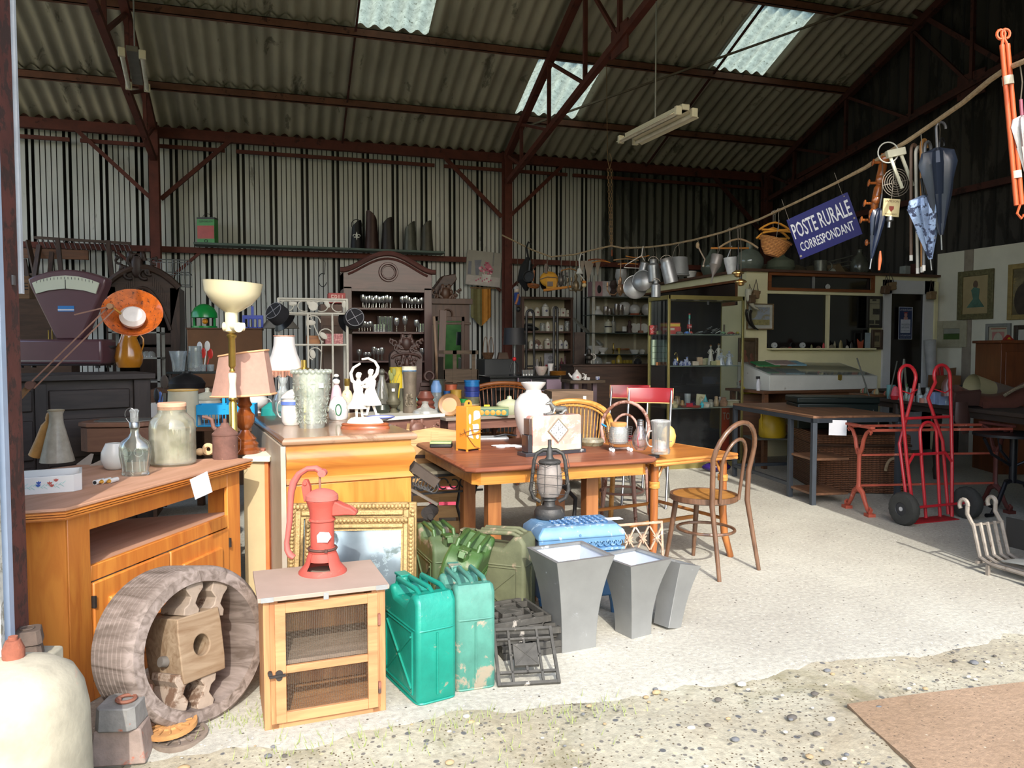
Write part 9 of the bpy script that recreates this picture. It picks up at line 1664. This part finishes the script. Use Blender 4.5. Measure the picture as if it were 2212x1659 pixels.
q=atY(1984,Yo+.1,zr_);k=kk(q);O('white_carton','small white and green carton at the right end of the office roof','carton',atY(1961,Yo+.1,zr_),G().box(-7*k,0,0,7*k,.1,20*k),mat('8c908c',.5),0,None,.003);O('red_brown_box','red-brown upright box at the right end of the office roof','box',q,G().box(8*k,.05,0,20*k,.2,28*k),mat('4a2420',.6),0,None,.003)
# ---------------- desks and stock in front of the office ----------------
Yq=7.25;zq=onY(1760,843,Yq).z;xa,xb=onY(1652,843,Yq).x,onY(1890,843,Yq).x;BD=wood('6a4428','4c2f1b','x',2,.6,.15)
t=T('office_desk','brown wooden desk in front of the office window carrying the display case','desk',(xa,Yq,0),0);P(t,'top',G().box(-.02,0,zq-.03,xb-xa,.75,zq),BD,.003);P(t,'drawer_box',G().box(.5,.03,zq-.5,xb-xa-.03,.7,zq-.03),BD,.003)
for x in(.02,xb-xa-.08):
 for y in(.03,.66):P(t,'leg',G().box(x,y,0,x+.05,y+.05,zq-.03),BD)
q=atY(1790,Yq+.06,zq);k=kk(q);CS=mat('c4c4bc',.5,0,.08,4,.03,'8f8d80',.66,8)
xc0,xc1=atY(1662,Yq+.05,zq).x,atY(1895,Yq+.05,zq).x;t=T('table_showcase','flat white table display case with sloping glass lid and brass catch','showcase',(xc0,Yq+.05,zq),0);wc=xc1-xc0
P(t,'body',G().add([(0,0,0),(wc,0,0),(wc,.62,0),(0,.62,0),(0,0,.17),(wc,0,.15),(wc,.62,.29),(0,.62,.31)],[(0,3,2,1),(4,5,6,7),(0,1,5,4),(1,2,6,5),(2,3,7,6),(3,0,4,7)]),CS,.004);P(t,'glass_lid',G().add([(.04,.03,.1735),(wc-.04,.03,.157),(wc-.04,.59,.285),(.04,.59,.305),(.04,.03,.1795),(wc-.04,.03,.163),(wc-.04,.59,.291),(.04,.59,.311)],[(0,3,2,1),(4,5,6,7),(0,1,5,4),(1,2,6,5),(2,3,7,6),(3,0,4,7)]),mat('8c928e',.08,.1,.1,4,0,coat=.5));P(t,'catch',G().box(wc*.62,-.01,.11,wc*.62+.05,0,.17).ring((wc*.62+.025,-.012,.12),.015,.003),BRASS);P(t,'handle',G().tube(arc(wc*.5,.17,.06,.03,0,180,8,.05),.004),STEEL)
for i,(x0,x1,c,lab,dz)in enumerate(((.05,.32,'2f7a48','green covered booklet lying at the left of the display case lid',0),(.25,.55,'a8948c','pink dotted magazine in the middle of the display case lid',.012),(.42,.68,'7fa8b8','pale blue magazine at the right of the display case lid',.006))):O('magazine',lab,'magazine',(xc0+x0,Yq+.3,zq+.262+dz),G().box(0,0,0,x1-x0,.2,.015),mat(c,.5,0,.2,30),(12.5,0,0),'magazines on the display case',.001)
zT=.765;c0,c1,c2,c3=on(1583,871,zT),on(1757,899,zT),on(1891,890,zT),on(1703,867,zT);m_,w_,an=edge(c0,c1);dT=(c2-c1).length
t=T('industrial_table','long table of dark planks on a grey steel frame with low side shelves','table',Vector((c0.x,c0.y,0)),an);SF=mat('3f454c',.5,.3,.1,10,.05);PL=wood('8a6448','5c4130','x',1.6,.5,.1)
P(t,'top',G().box(0,0,zT-.02,w_,dT,zT),PL,.002);fr=G()
for y in(0,dT-.04):fr.box(0,y,zT-.06,w_,y+.04,zT-.021)
for x in(0,w_-.04):fr.box(x,0,zT-.06,x+.04,dT,zT-.021)
P(t,'frame',fr,SF,.001)
for x,y in((0,0),(0,dT-.04),(w_-.04,0),(w_-.04,dT-.04),(w_-.42,0)):P(t,'leg',G().box(x,y,0,x+.04,y+.04,zT-.06),SF,.001)
P(t,'foot_rail',G().box(.0,dT-.03,.12,w_*.5,dT,.15).box(0,0,.1,.03,dT,.13).box(.02,0,.1,w_-.4,.03,.13),SF)
for z in(.08,.38):P(t,'side_shelf',G().box(w_-.4,.02,z,w_-.02,dT*.42,z+.02),PL,.001)
O('price_note','white price sheet taped under the edge of the industrial table','note',on(1810,905,.74)+Vector((0,0,-.14)),G().box(-.07,0,0,.07,.002,.13),PAPER,an+60)
a=on(1765,1068,0);b=on(1962,1078,0);s1=7.0;q0=wd(1768,1060,7.12);q1=wd(1962,1072,7.06);zh=.55;dv=q1-q0;wh=Vector((dv.x,dv.y,0)).length;an2=math.degrees(math.atan2(dv.y,dv.x))
t=T('wicker_hamper','large brown wicker hamper with rope handle under the black trunk','hamper',Vector((q0.x,q0.y,0)),an2);WK2=weave('85583a','452a1a',110);P(t,'body',G().box(0,0,0,wh,.85,zh*.8),WK2,.02);P(t,'lid',G().box(-.012,-.012,zh*.8,wh+.012,.862,zh),weave('8c5c3c','4a2e1c',110),.02)
P(t,'lid_rod',G().cyl((-.01,-.02,zh*.82),(wh+.01,-.02,zh*.82),.012),wood('4a3020','2f1f14'));P(t,'rope_handle',G().tube(arc(wh*.82,zh*.35,.07,.14,10,170,10,-.015),.014,8),ROPE)
g=G()
for i in range(13):g.cyl((wh*i/12,-.006,.02),(wh*i/12,-.006,zh*.78),.006)
P(t,'ribs',g,WK2)
t=T('metal_chest','black metal trunk with handle resting on the wicker hamper','trunk',Vector((q0.x,q0.y,zh))+Vector((.13,.42,.001)),an2);TRK=mat('16211f',.35,.3,.2,8,.1);P(t,'body',G().box(-.04,0,0,wh-.08,.42,.25),TRK,.012);P(t,'lid',G().box(-.05,-.012,.25,wh-.07,.43,.31),TRK,.012);P(t,'handle',G().tube([(wh-.25,-.004,.19),(wh-.25,-.03,.15),(wh-.13,-.03,.15),(wh-.13,-.004,.19)],.005,6),STEEL)
q=on(1668,975,0);q=wd(1668,944,8.3);pz=.0
O('low_metal_stand','low grey metal trolley under the yellow container','stand',Vector((q.x,q.y,0)),G().box(-.25,-.12,q.z-.02,.35,.2,q.z-.001).box(-.25,-.12,0,-.22,-.09,q.z-.02).box(.3,-.12,0,.33,-.09,q.z-.02).box(.3,.15,0,.33,.18,q.z-.02),mat('55564f',.5,.4),CR)
pot('yellow_jerrycan','yellow plastic watering container with round handle','container',1668,944,[(0,0),(26,0),(28,4),(28,36),(20,50),(8,54),(8,57),(0,57)],mat('b8981c',.4,0,.15,5,0,'8a7034',.62,4),s=8.3,parts=[('handle',lambda k:G().tube([(-18*k,-.02,50*k),(-26*k,-.04,50*k),(-26*k,-.05,24*k),(-22*k,-.06,14*k)],.012,8),mat('c4a41c',.4))])
a=on(1613,978,0);b=on(1690,984,0);m_,w_,an3=edge(a,b);k=kk(m_);t=T('green_toolbox','dark green metal toolbox with fold-out hinges on the floor','toolbox',m_,an3);GT=mat('1f3f2c',.5,.2,.15,10,.1);P(t,'body',G().box(-w_/2,0,0,w_/2,.2,.21),GT,.006);P(t,'lid',G().box(-w_/2,.0,.213,w_/2,.2,.24),GT,.006);P(t,'hinge_bars',G().bar((w_*.22,-.006,.06),(w_*.36,-.006,.22),.012,.006).bar((w_*.36,-.006,.06),(w_*.46,-.006,.2),.012,.006).tube([(-w_*.3,.0,.24),(-w_*.3,-.02,.28),(w_*.3,-.02,.28),(w_*.3,0,.24)],.006),GT)
q=wd(1590,985,9.4);k=9.4/F;t=T('enamel_advert','orange red enamel advertising plate with white lettering behind the display cabinet','sign',Vector((q.x,q.y,.02)),-10);w2=66*k;z0,z1=.05,wd(1590,884,9.4).z;P(t,'plate',G().box(-w2/2,0,0,w2/2,.02,z1),mat('b83a1c',.3,0,.08,4,0,coat=.3));P(t,'lettering',text(G(),'TOTAL GAZ',w2*.94,.09,-.003,0,z1-.1),mat('b8b0a0',.4));P(t,'bottle_motif',G().prism([(-w2*.2,.05),(w2*.12,.05),(w2*.12,z1*.48),(w2*.05,z1*.56),(-w2*.13,z1*.56),(-w2*.2,z1*.48)],-.004,0),mat('a8a498',.5))
q=wd(1640,940,9.1);O('orange_board','narrow orange plastic panel leaning at the office wall','panel',Vector((q.x-.05,q.y+.05,.0)),G().prism([(-.08,.0),(.1,.0),(.06,wd(1640,884,9.1).z),(-.07,wd(1640,884,9.1).z)],0,.03),mat('c04418',.5),(-4,0,10))
q=wd(1610,828,9.05);k=9.05/F;zsb=wd(1608,850,9.05).z;O('brown_drawer_cabinet','small brown cabinet at the office corner under the yellow cloth','cabinet',Vector((q.x,q.y+.0,0)),G().box(-.06,-.12,0,.18,.12,zsb),BD,CR,None,.004)
t=T('bird_house','red pitched toy house roof standing beside the display cabinet','toy',wd(1616,826,9.05),CR);P(t,'roof',G().prism(sc([(-18,0),(18,0),(12,30),(-8,30)],k),-.02,.1),mat('b8322c',.5),.003);P(t,'front_gable',G().prism(sc([(-13,0),(-5,0),(-8,22)],k),-.03,-.021),mat('5c6068',.6))
g=G();g.rings([[(x*k,y,z*k)for x,y,z in((-10,-.08,0),(24,-.08,0),(26,.08,0),(-8,.08,0))],[(x*k,y,z*k)for x,y,z in((-10,-.1,10),(10,-.08,6),(10,.06,10),(-8,.08,12))],[(x*k,y,z*k)for x,y,z in((-6,-.06,16),(12,-.05,9),(12,.04,10),(-6,.06,16))]]);g.ball(16*k,0,10*k,13*k,.07,8*k,8)
t=T('yellow_cloth','bunched bright yellow cloth with a green mark on the small brown cabinet','cloth',Vector((q.x,q.y,zsb)),CR);P(t,'cloth',g,mat('b8ac18',.6,0,.25,12,.4));
O('wooden_box','plain grey box between the yellow cloth and the red toy house','box',Vector((q.x+.03,q.y+.03,zsb+.09)),G().box(-.08,-.05,0,.13,.1,wd(1616,826,9.05).z-zsb-.093),mat('5c544a',.7),CR,None,.002)
q=on(1544,962,0);q=wd(1548,966,8.35);O('purple_bag','shiny purple plastic bag on the floor before the red advertising plate','bag',Vector((q.x,q.y,.0)),G().ball(0,0,.05,.16,.08,.05,8).ball(.05,-.02,.07,.08,.05,.06,6),mat('2c1c5c',.2,0,.3,10,.3),CR)
q=wd(1640,820,8.2);pot('spray_bottle','white and black spray bottle at the left end of the office desk','bottle',1638,0,[(0,0),(4,0),(5,16),(2,26),(0,26)],mat('b8b8bc',.4),Y=Yq+.1,z=zq,parts=[('trigger',lambda k:G().box(-5*k,-.01,25*k,3*k,.01,31*k),BLACK)])
f1,f2=on(1849,1102,0),on(1906,1124,0);u=(f2-f1);an4=math.degrees(math.atan2(u.y,u.x));mid=(f1+f2)/2;RC_=mat('a8503c',.55,.1,.2,14,.3,'c08a78',.6,12)
t=T('cast_iron_table_base','red cast iron bistro table base with two ornate ends and long rails','table base',mid,an4);fw2=u.length/2;zt_=.72;Lr=1.2;mid=mid+Vector((0,.12,0));t.location=mid
def tend(y,m,nm):
 g=G();e=P(t,nm,G().lathe([(.0,.2),(.03,.2),(.022,.24),(.022,.46),(.03,.5),(0,.5)],12,0,y,0,sy=.7),m)
 P(e,'scroll',G().ring((0,y-.012,.5),.02,.008),m)
 for s_ in(-1,1):
  P(e,'foot',G().tube([(0,y,.2),(s_*.06,y,.17),(s_*.1,y,.1),(s_*.14,y,.045),(s_*fw2*.95,y,.03),(s_*fw2,y,.055),(s_*(fw2-.02),y,.07)],[.026,.02,.017,.016,.017,.014,.01],8).box(s_*fw2*.9-.035,y-.03,0,s_*fw2*.9+.035,y+.03,.025),m)
  P(e,'bracket',G().tube([(0,y,.48),(s_*.04,y,.53),(s_*.06,y,.6),(s_*.10,y,.66),(s_*.15,y,.69),(s_*.17,y,.67),(s_*.155,y,.655)],[.02,.017,.016,.015,.014,.012,.009],8),m)
 P(e,'top_bar',G().box(-.19,y-.02,.70,.19,y+.02,zt_),m,.003);return e
tend(0,RC_,'front_end');tend(Lr,mat('5a2a22',.6,.1,.2,14,.3),'rear_end')
P(t,'long_rail',G().bar((-.17,0,.69),(-.17,Lr,.69),.02),RC_);P(t,'long_rail',G().bar((.17,0,.69),(.17,Lr,.69),.02),RC_);P(t,'long_rail',G().bar((0,0,.22),(0,Lr,.22),.016),RC_);P(t,'long_rail',G().bar((0,0,.47),(0,Lr,.47),.016),RC_)
w1=on(1952,1134,0);w2_=on(2088,1120,0);u=w2_-w1;an5=math.degrees(math.atan2(u.y,u.x));mid=(w1+w2_)/2;tw=u.length;RD2=mat('b4222c',.35,.05,.08,8,.03,coat=.3)
t=T('hand_truck','bright red tubular hand truck with two black wheels','hand truck',Vector((mid.x,mid.y,0)),an5);hx=tw/2-.10;s0=dep(mid);kz=lambda py:H-((py-829.5)/F*cos(PITCH)+sin(PITCH))*s0
for s_ in(-1,1):
 wl=P(t,'wheel',G().at(s_*tw/2,-.0,.125,rot=(0,90,0)).lathe([(.05,-.035),(.085,-.042),(.115,-.035),(.127,-.015),(.127,.015),(.115,.035),(.085,.042),(.05,.035)],40,fl=lambda q:1+.012*(1 if int(q*40)%2 else-1)),mat('33332f',.85,0,.2,14,.6))
 P(wl,'hub',G().at(s_*tw/2,0,.125,rot=(0,90,0)).lathe([(0,-.03),(.05,-.03),(.055,-.036),(.055,.036),(.05,.03),(0,.03)],24),mat('24262a',.5));P(wl,'hub_cap',G().cyl((s_*(tw/2+.0)-.034,0,.125),(s_*tw/2+.034,0,.125),.017),mat('b8bcc4',.3,.6))
P(t,'axle',G().cyl((-tw/2,0,.125),(tw/2,0,.125),.011),RD2)
lean=.0
def fp(x,z,y=0):return(x,.02+y+(1.26-z)*-.0+z*.10,z)
zt_=1.24
for s_ in(-1,1):
 c=s_*(hx-.045);P(t,'side_tube',G().tube([fp(s_*(hx-.03)-.0,.02),fp(s_*(hx+.01),.5)]+[fp(c+.085*cos(R(a))*1,1.12+.09*sin(R(a)),.0)for a in(range(180,-31,-21)if s_<0 else range(0,211,21))]+[fp(s_*(hx-.14)+(.16 if s_<0 else-.0)*0,.95,.06),fp(s_*(hx-.0),.60,.07),fp(s_*(hx-.02),.03,.04)],.0135,10),RD2)
 P(t,'ring_guard',G().tube([fp(c-.09,1.02),fp(c,.99,-.02),fp(c+.09,1.02)],.005,6),RD2)
P(t,'cross_tube',G().cyl(fp(-hx,.80),fp(hx,.80),.012).tube([fp(-hx,.45),fp(-hx+.06,.52),fp(hx-.06,.52),fp(hx,.45)],.012,8),RD2)
P(t,'inner_hoop',G().tube([fp(-.075,.03,-.0),fp(-.085,.45),fp(-.085,.68)]+[fp(.085*cos(R(a)),.68+.085*sin(R(a)))for a in range(165,0,-15)]+[fp(.085,.68),fp(.07,.03)],.0125,10),RD2)
P(t,'toe_plate',G().box(-hx,-.02,0.002,hx,.13,.008),RD2,.001)
Yk=6.6;zk=.88;P0=wd(1842,853,8.5);zk=P0.z;a=P0;b=on(2200,893,zk);u=b-a;an6=math.degrees(math.atan2(u.y,u.x));wk=u.length
t=T('long_dark_table','long dark wooden table crowded with glassware, running behind the red hand truck','table',Vector((a.x,a.y,0)),an6);DT=wood('3c2e24','281e18','x',2,.6,.2);P(t,'top',G().box(0,0,zk-.035,wk+.2,.6,zk),DT,.004);P(t,'apron',G().box(.05,.04,zk-.09,wk+.1,.56,zk-.035),DT)
for x in(.06,wk*.3,wk+.08):
 for y in(.06,.5):P(t,'leg',G().lathe([(.02,0),(.035,.1),(.025,.14),(.04,.3),(.03,.5),(.045,.6),(.04,zk-.04),(0,zk-.04)],12,x,y),DT)
def D_(px,d=.2):v=FW.copy();q=on(px,853+(px-1842)*.112,zk);return q+Vector((FW.x*d,FW.y*d,0))
def dk(name,lab,cat,px,d,prof,m,**kw):ob=pot(name,lab,cat,px,860,prof,m,z=zk,**kw);ob.location=D_(px,d);k0=kk(on(px,860,zk));k1=kk(ob.location);f_=k1/k0;ob.scale=(f_,f_,f_);return ob
dk('toy_sack','pink and red speckled pottery figure on the front of the dark table','figurine',1939,.05,[(0,0),(8,0),(10,8),(9,12),(7,20),(4,28),(0,30)],mat('c04a54',.5,0,.3,40),parts=[('red_base',[(0,0),(8.5,0),(10.4,8),(8,11)],mat('b02028',.4))])
for px,d,w,h,lab in((1953,.05,6,16,'round clear glass candle holder right of the pink pottery figure'),(1962,.2,5,22,'plain clear glass behind the round candle holder'),(1980,.1,7,28,'clear tapered glass flask seen through the hand truck handle'),(1994,.3,6,30,'tall clear bottle with black cap in the hand truck handle'),(2022,.15,8,34,'cut glass decanter left of the pale blue boxes'),(2035,.4,5,40,'tall stemmed glasses behind the pale blue boxes'),(2085,.3,9,32,'glass storage jar with dark lid behind the second handle')):dk('glass_vessel',lab,'glass',px,d,[(0,0),(w,0),(w,h*.4),(w*.5,h*.7),(w*.5,h),(0,h)],CLEAR)
dk('green_bottle','slim green glass bottle seen through the left hand truck handle','bottle',1999,.35,[(0,0),(4,0),(4,20),(2,28),(2,36),(0,36)],mat('2c5a24',.2));dk('teal_tumbler','pale teal glass beaker left in the hand truck handle','glass',1968,.4,[(0,0),(8,0),(9,30),(0,30)],mat('6a9a98',.3));dk('white_jar','short white plastic jar in the left hand truck handle','jar',1995,.05,[(0,0),(6,0),(6,16),(0,16)],mat('9cacb0',.4));dk('peach_candle','peach coloured candle in a glass, front of the dark table','candle',1992,-.02,[(0,0),(8,0),(8,10),(0,10)],mat('a8705c',.5))
for i,(px,w)in enumerate(((2036,9),(2053,13))):q=D_(px,.08);k=kk(q);O('blue_carton',['narrow','wide'][i]+' pale blue carton between the handles of the hand truck','carton',q,G().box(-w*k,0,0,w*k,.1,26*k),mat('7c8cac',.6),CR-10*i,'pale blue cartons',.002)
g=G();q=D_(1905,.3);k=kk(q);g.box(-30*k,-.1,0,40*k,.15,.03)
O('wooden_tray','low wooden tray with odds and ends on the left part of the dark table','tray',q,g,wood('7a5030','583820'),CR,None,.003)
random.seed(9)
for i in range(9):
 q2=D_(1885+i*9,.25+.05*(i%3));cc=('7c7454','8a4434','3c4c34','6c6a60','9c7440')[i%5];O('trinket',['small olive figure','tiny red-brown cup','dark green thimble vase','grey pebble shaped box','ochre wooden acorn','second olive ornament','rust coloured little pot','forest green stub','grey metal lighter'][i]+' standing in the tray on the dark table','trinket',q2+Vector((0,0,.03)),G().lathe([(0,0),(.018,0),(.022,.02),(.01,.04+.01*(i%3)),(0,.045+.01*(i%3))],8),mat(cc,.5),CR)
for i,(x0,y0,x1,y1,lab)in enumerate(((1851,773,1880,848,'thin metal display easel leaning right on the dark table'),(1938,780,1920,850,'dark upright easel leg beside the pink pottery figure'))):a_=wd(x0,y0,7.8);b_=wd(x1,y1,7.75);b_.z=zk+.005;O('metal_easel',lab,'easel',b_,G().cyl((0,0,0),tuple(a_-b_),.007),mat('55544c',.5,.4),0,'metal easels')
a_=wd(1953,776,7.9);b_=wd(1943,830,7.8);c_2=wd(1960,834,7.8);b_.z=c_2.z=zk+.0;O('folding_easel','small grey A-shaped easel before the office door','easel',b_,G().bar((0,0,0),tuple(a_-b_),.014).bar(tuple(c_2-b_),tuple(a_-b_),.014),mat('77756a',.5,.3),0,'metal easels')
g=G();ba=onY(1990,830,Yo-.2);O('paper_roll','white conical roll of paper standing at the office door frame','roll',Vector((onY(2008,800,Yo-.15).x,Yo-.2,zk-.0)),G().tube([(0,0,0),(-.06,0,.62)],[.05,.075],14),mat('a8a8a8',.7),0)
O('pottery_shelf','narrow ledge under the paper roll and cartons along the cream wall','shelf',(7.0,Yo-.75,zk-.03),G().box(0,0,0,1.34,.7,.028).box(0,.3,-zk+.03,.03,.35,0).box(1.28,.3,-zk+.03,1.31,.35,0),DT,0)
q=Vector((7.75,Yo-.6,zk));k=kk(q);t=T('cardboard_box','open brown cardboard box with red rolls sticking out by the cream wall','box',atY(2048,Yo-.5,zk),CR);P(t,'body',G().box(-24*k,0,0,28*k,.22,30*k),mat('7c5230',.8),.003);P(t,'flap',G().add([(-2*k,0,30*k),(16*k,0,30*k),(12*k,-.05,48*k),(-4*k,-.05,46*k),(-2*k,.004,30*k),(16*k,.004,30*k),(12*k,-.046,48*k),(-4*k,-.046,46*k)],[(0,1,2,3),(7,6,5,4),(2,3,7,6),(1,2,6,5),(0,4,7,3)]),mat('77583c',.8))
for i in range(2):P(t,'red_roll',G().cyl(((-16+9*i)*k,.05,10*k),((-22+9*i)*k,.03,52*k),3.5*k),mat('b02c28',.4))
for px,w,h,c,lab in((2096,5,16,'2c5cb0','blue capped bottle behind the cream lampshade'),(2106,4,20,'8c8c90','grey bottle with white top behind the lampshade'),(2133,10,19,'8c9498','paint tub with yellow lid'),(2071,8,10,'2c2c2c','round black tape reel')):pot('craft_jar',lab+', along the cream wall','jar',px,0,[(0,0),(w,0),(w,h*.8),(w*.6,h),(0,h)],mat(c,.4),Y=Yo-.65,z=zk,parts=[('lid',[(w*1.02,h*.8),(w*1.02,h*1.02),(0,h*1.02)],mat('c4b414' if w==10 else c,.4))])
p=onX(2166,800,7.6);q0=wd(2164,735,8.1);k=8.1/F;t=T('brown_wardrobe','reddish brown wooden cabinet at the right edge with framed pictures behind it','cabinet',Vector((q0.x,q0.y,0)),-20);OR=wood('7a4220','5c2f16','z',1.5,.4,.05,0,.2);zc3=q0.z;P(t,'body',G().box(0,0,0,.7,.5,zc3-.03),OR,.003);P(t,'cornice',G().box(-.03,-.03,zc3-.03,.73,.52,zc3),OR,.006);P(t,'door',G().box(.04,-.015,.1,.66,.0,zc3-.12),OR,.003)
O('toy_triangle','red, yellow and green triangular toy on top of the brown cabinet','toy',Vector((q0.x,q0.y,zc3))+RT*.14+FW*.1,G().prism([(-.05,0),(.06,0),(.0,.06)],0,.04).mm(1).prism([(-.02,.012),(.02,.012),(0,.035)],-.003,0),[mat('a02420',.4),mat('c4b020',.4)],CR)
zs=zk+.001
q=wd(2125,893,6.75);q.z=zs;k=6.75/F;SD=mat('5c362c',.4,0,.25,10,.15,coat=.25);t=T('leather_saddle','brown leather horse saddle with braided pale edge and hanging flap','saddle',Vector((q.x,q.y,zs))+FW*.1,CR)
def sad(L_,W_,H_,z0,x0=0):
 rs=[]
 for i in range(13):
  u=i/12;x=(u-.5)*L_+x0;top=z0+H_*(1.0+.9*(2*u-1)**2*(1 if u>.5 else .8)-.35);w=W_*(.75+.25*sin(PI*u))
  rs.append([(x,w*cos(R(a)),top-(H_*1.0)*(1-max(0,sin(R(a))))*.9-(.0 if 0<a<180 else .02))for a in range(-10,200,15)])
 return rs
P(t,'seat',G().rings(sad(.62,.16,.12,.03,.12)),SD);P(t,'flap',G().rings([[(x,-.19,z)for x,z in((-.32,.02),(-.1,.02),(-.08,.14),(-.3,.12))],[(x,-.17,z)for x,z in((-.32,.02),(-.1,.02),(-.08,.16),(-.3,.14))]]).tube([(-.25,-.19,.05),(-.25,-.21,-.1),(-.22,-.21,-.22)],[.05,.07,.03],12,sy=.25),mat('3c2620',.5,0,.25,8,.15))
P(t,'cantle_braid',G().tube([(.16+.34*u,-.12-.03*sin(PI*u),.1+.16*u**.7)for u in(0,.2,.4,.6,.8,1)],.014,8),weave('c4b494','7c6a50',300));P(t,'stirrup_leather',G().bar((-.05,-.2,.05),(-.02,-.22,-.26),.05,.006),SD);P(t,'concho',G().at(.32,-.2,.08,rot=(90,0,0)).lathe([(0,0),(.025,0),(.02,.008),(0,.01)],14),STEEL);P(t,'pommel',G().tube([(-.26,0,.1),(-.28,0,.2),(-.25,0,.27)],[.06,.035,.02],10),SD)
t=T('cream_lampshade','cream and brown cone lampshade lying on its side behind the saddle','lampshade',wd(2098,858,7.4),(0,98,-12));t.location.z=zk+.14;P(t,'lampshade',G().lathe([(.13,0),(.09,.20),(.085,.2),(.125,0)],24),mat('a89c74',.7,0,.05));P(t,'lower_band',G().lathe([(.0905,.20),(.06,.42),(.055,.42),(.085,.2)],24),mat('6c5c50',.7))
q=on(2150,1080,0);t=T('black_bistro_table','black metal pedestal table with curved legs at the right edge','table',on(2185,1112,0),CR);BKM=mat('1c1c20',.4,.4,.1);zt_=.66;P(t,'top',G().plate([(.3*cos(R(a)),.26*sin(R(a)))for a in range(0,360,15)],zt_-.02,zt_),BKM);P(t,'pedestal',G().cyl((0,0,.26),(0,0,zt_-.02),.028),BKM)
for a in(200,340,90):P(t,'leg',G().tube([(0,0,.28),(.08*cos(R(a)),.08*sin(R(a)),.26),(.15*cos(R(a)),.15*sin(R(a)),.12),(.22*cos(R(a)),.22*sin(R(a)),.015),(.28*cos(R(a)),.28*sin(R(a)),.015)],.017,8),BKM)
for a in(200,340,90):P(t,'brace',G().tube([(.3*cos(R(a)),.2*sin(R(a)),zt_-.03),(.22*cos(R(a)),.16*sin(R(a)),.5),(.02*cos(R(a)),0,.4)],.012,8),BKM)
gA=on(2108,1236,0);gB=on(2195,1262,0);u=gB-gA;an8=math.degrees(math.atan2(u.y,u.x));FG=mat('8a8278',.6,.4,.3,16,.4,'5a4a40',.6,10)
t=T('fire_grate','old grey iron fire grate with scrolled horns lying on the floor at the right edge','grate',gA,an8)
for i in range(5):P(t,'bar',G().tube([(-.06,.04+.06*i,.28),(0,.03+.06*i,.09),(.08,.02+.06*i,.065),(.5,.02+.06*i,.06)],.012,8),FG)
P(t,'cross_bar',G().bar((.0,0,.06),(.0,.3,.06),.016).bar((.45,0,.055),(.45,.3,.055),.016).bar((-.06,.03,.27),(-.06,.3,.27),.012),FG)
for x in(.06,.30):P(t,'foot',G().box(x,.0,0,x+.018,.02,.06).box(x,.26,0,x+.018,.28,.06),FG)
for y in(.04,.28):P(t,'scroll_horn',G().tube([(-.06,y,.27),(-.1,y,.33),(-.1,y,.38)]+[(-.125+.028*cos(R(a)),y,.38+.035*sin(R(a)))for a in range(0,230,25)],.013,8),FG)
P(t,'plate',G().add([(.12,.05,.09),(.42,.05,.12),(.46,.25,.16),(.16,.25,.1),(.12,.05,.1),(.42,.05,.13),(.46,.25,.17),(.16,.25,.11)],[(0,3,2,1),(4,5,6,7),(0,1,5,4),(1,2,6,5),(2,3,7,6),(3,0,4,7)]),mat('9a9c98',.5,.4),.003);P(t,'back_plate',G().box(-.05,.31,.12,.2,.32,.30),mat('24221f',.8))
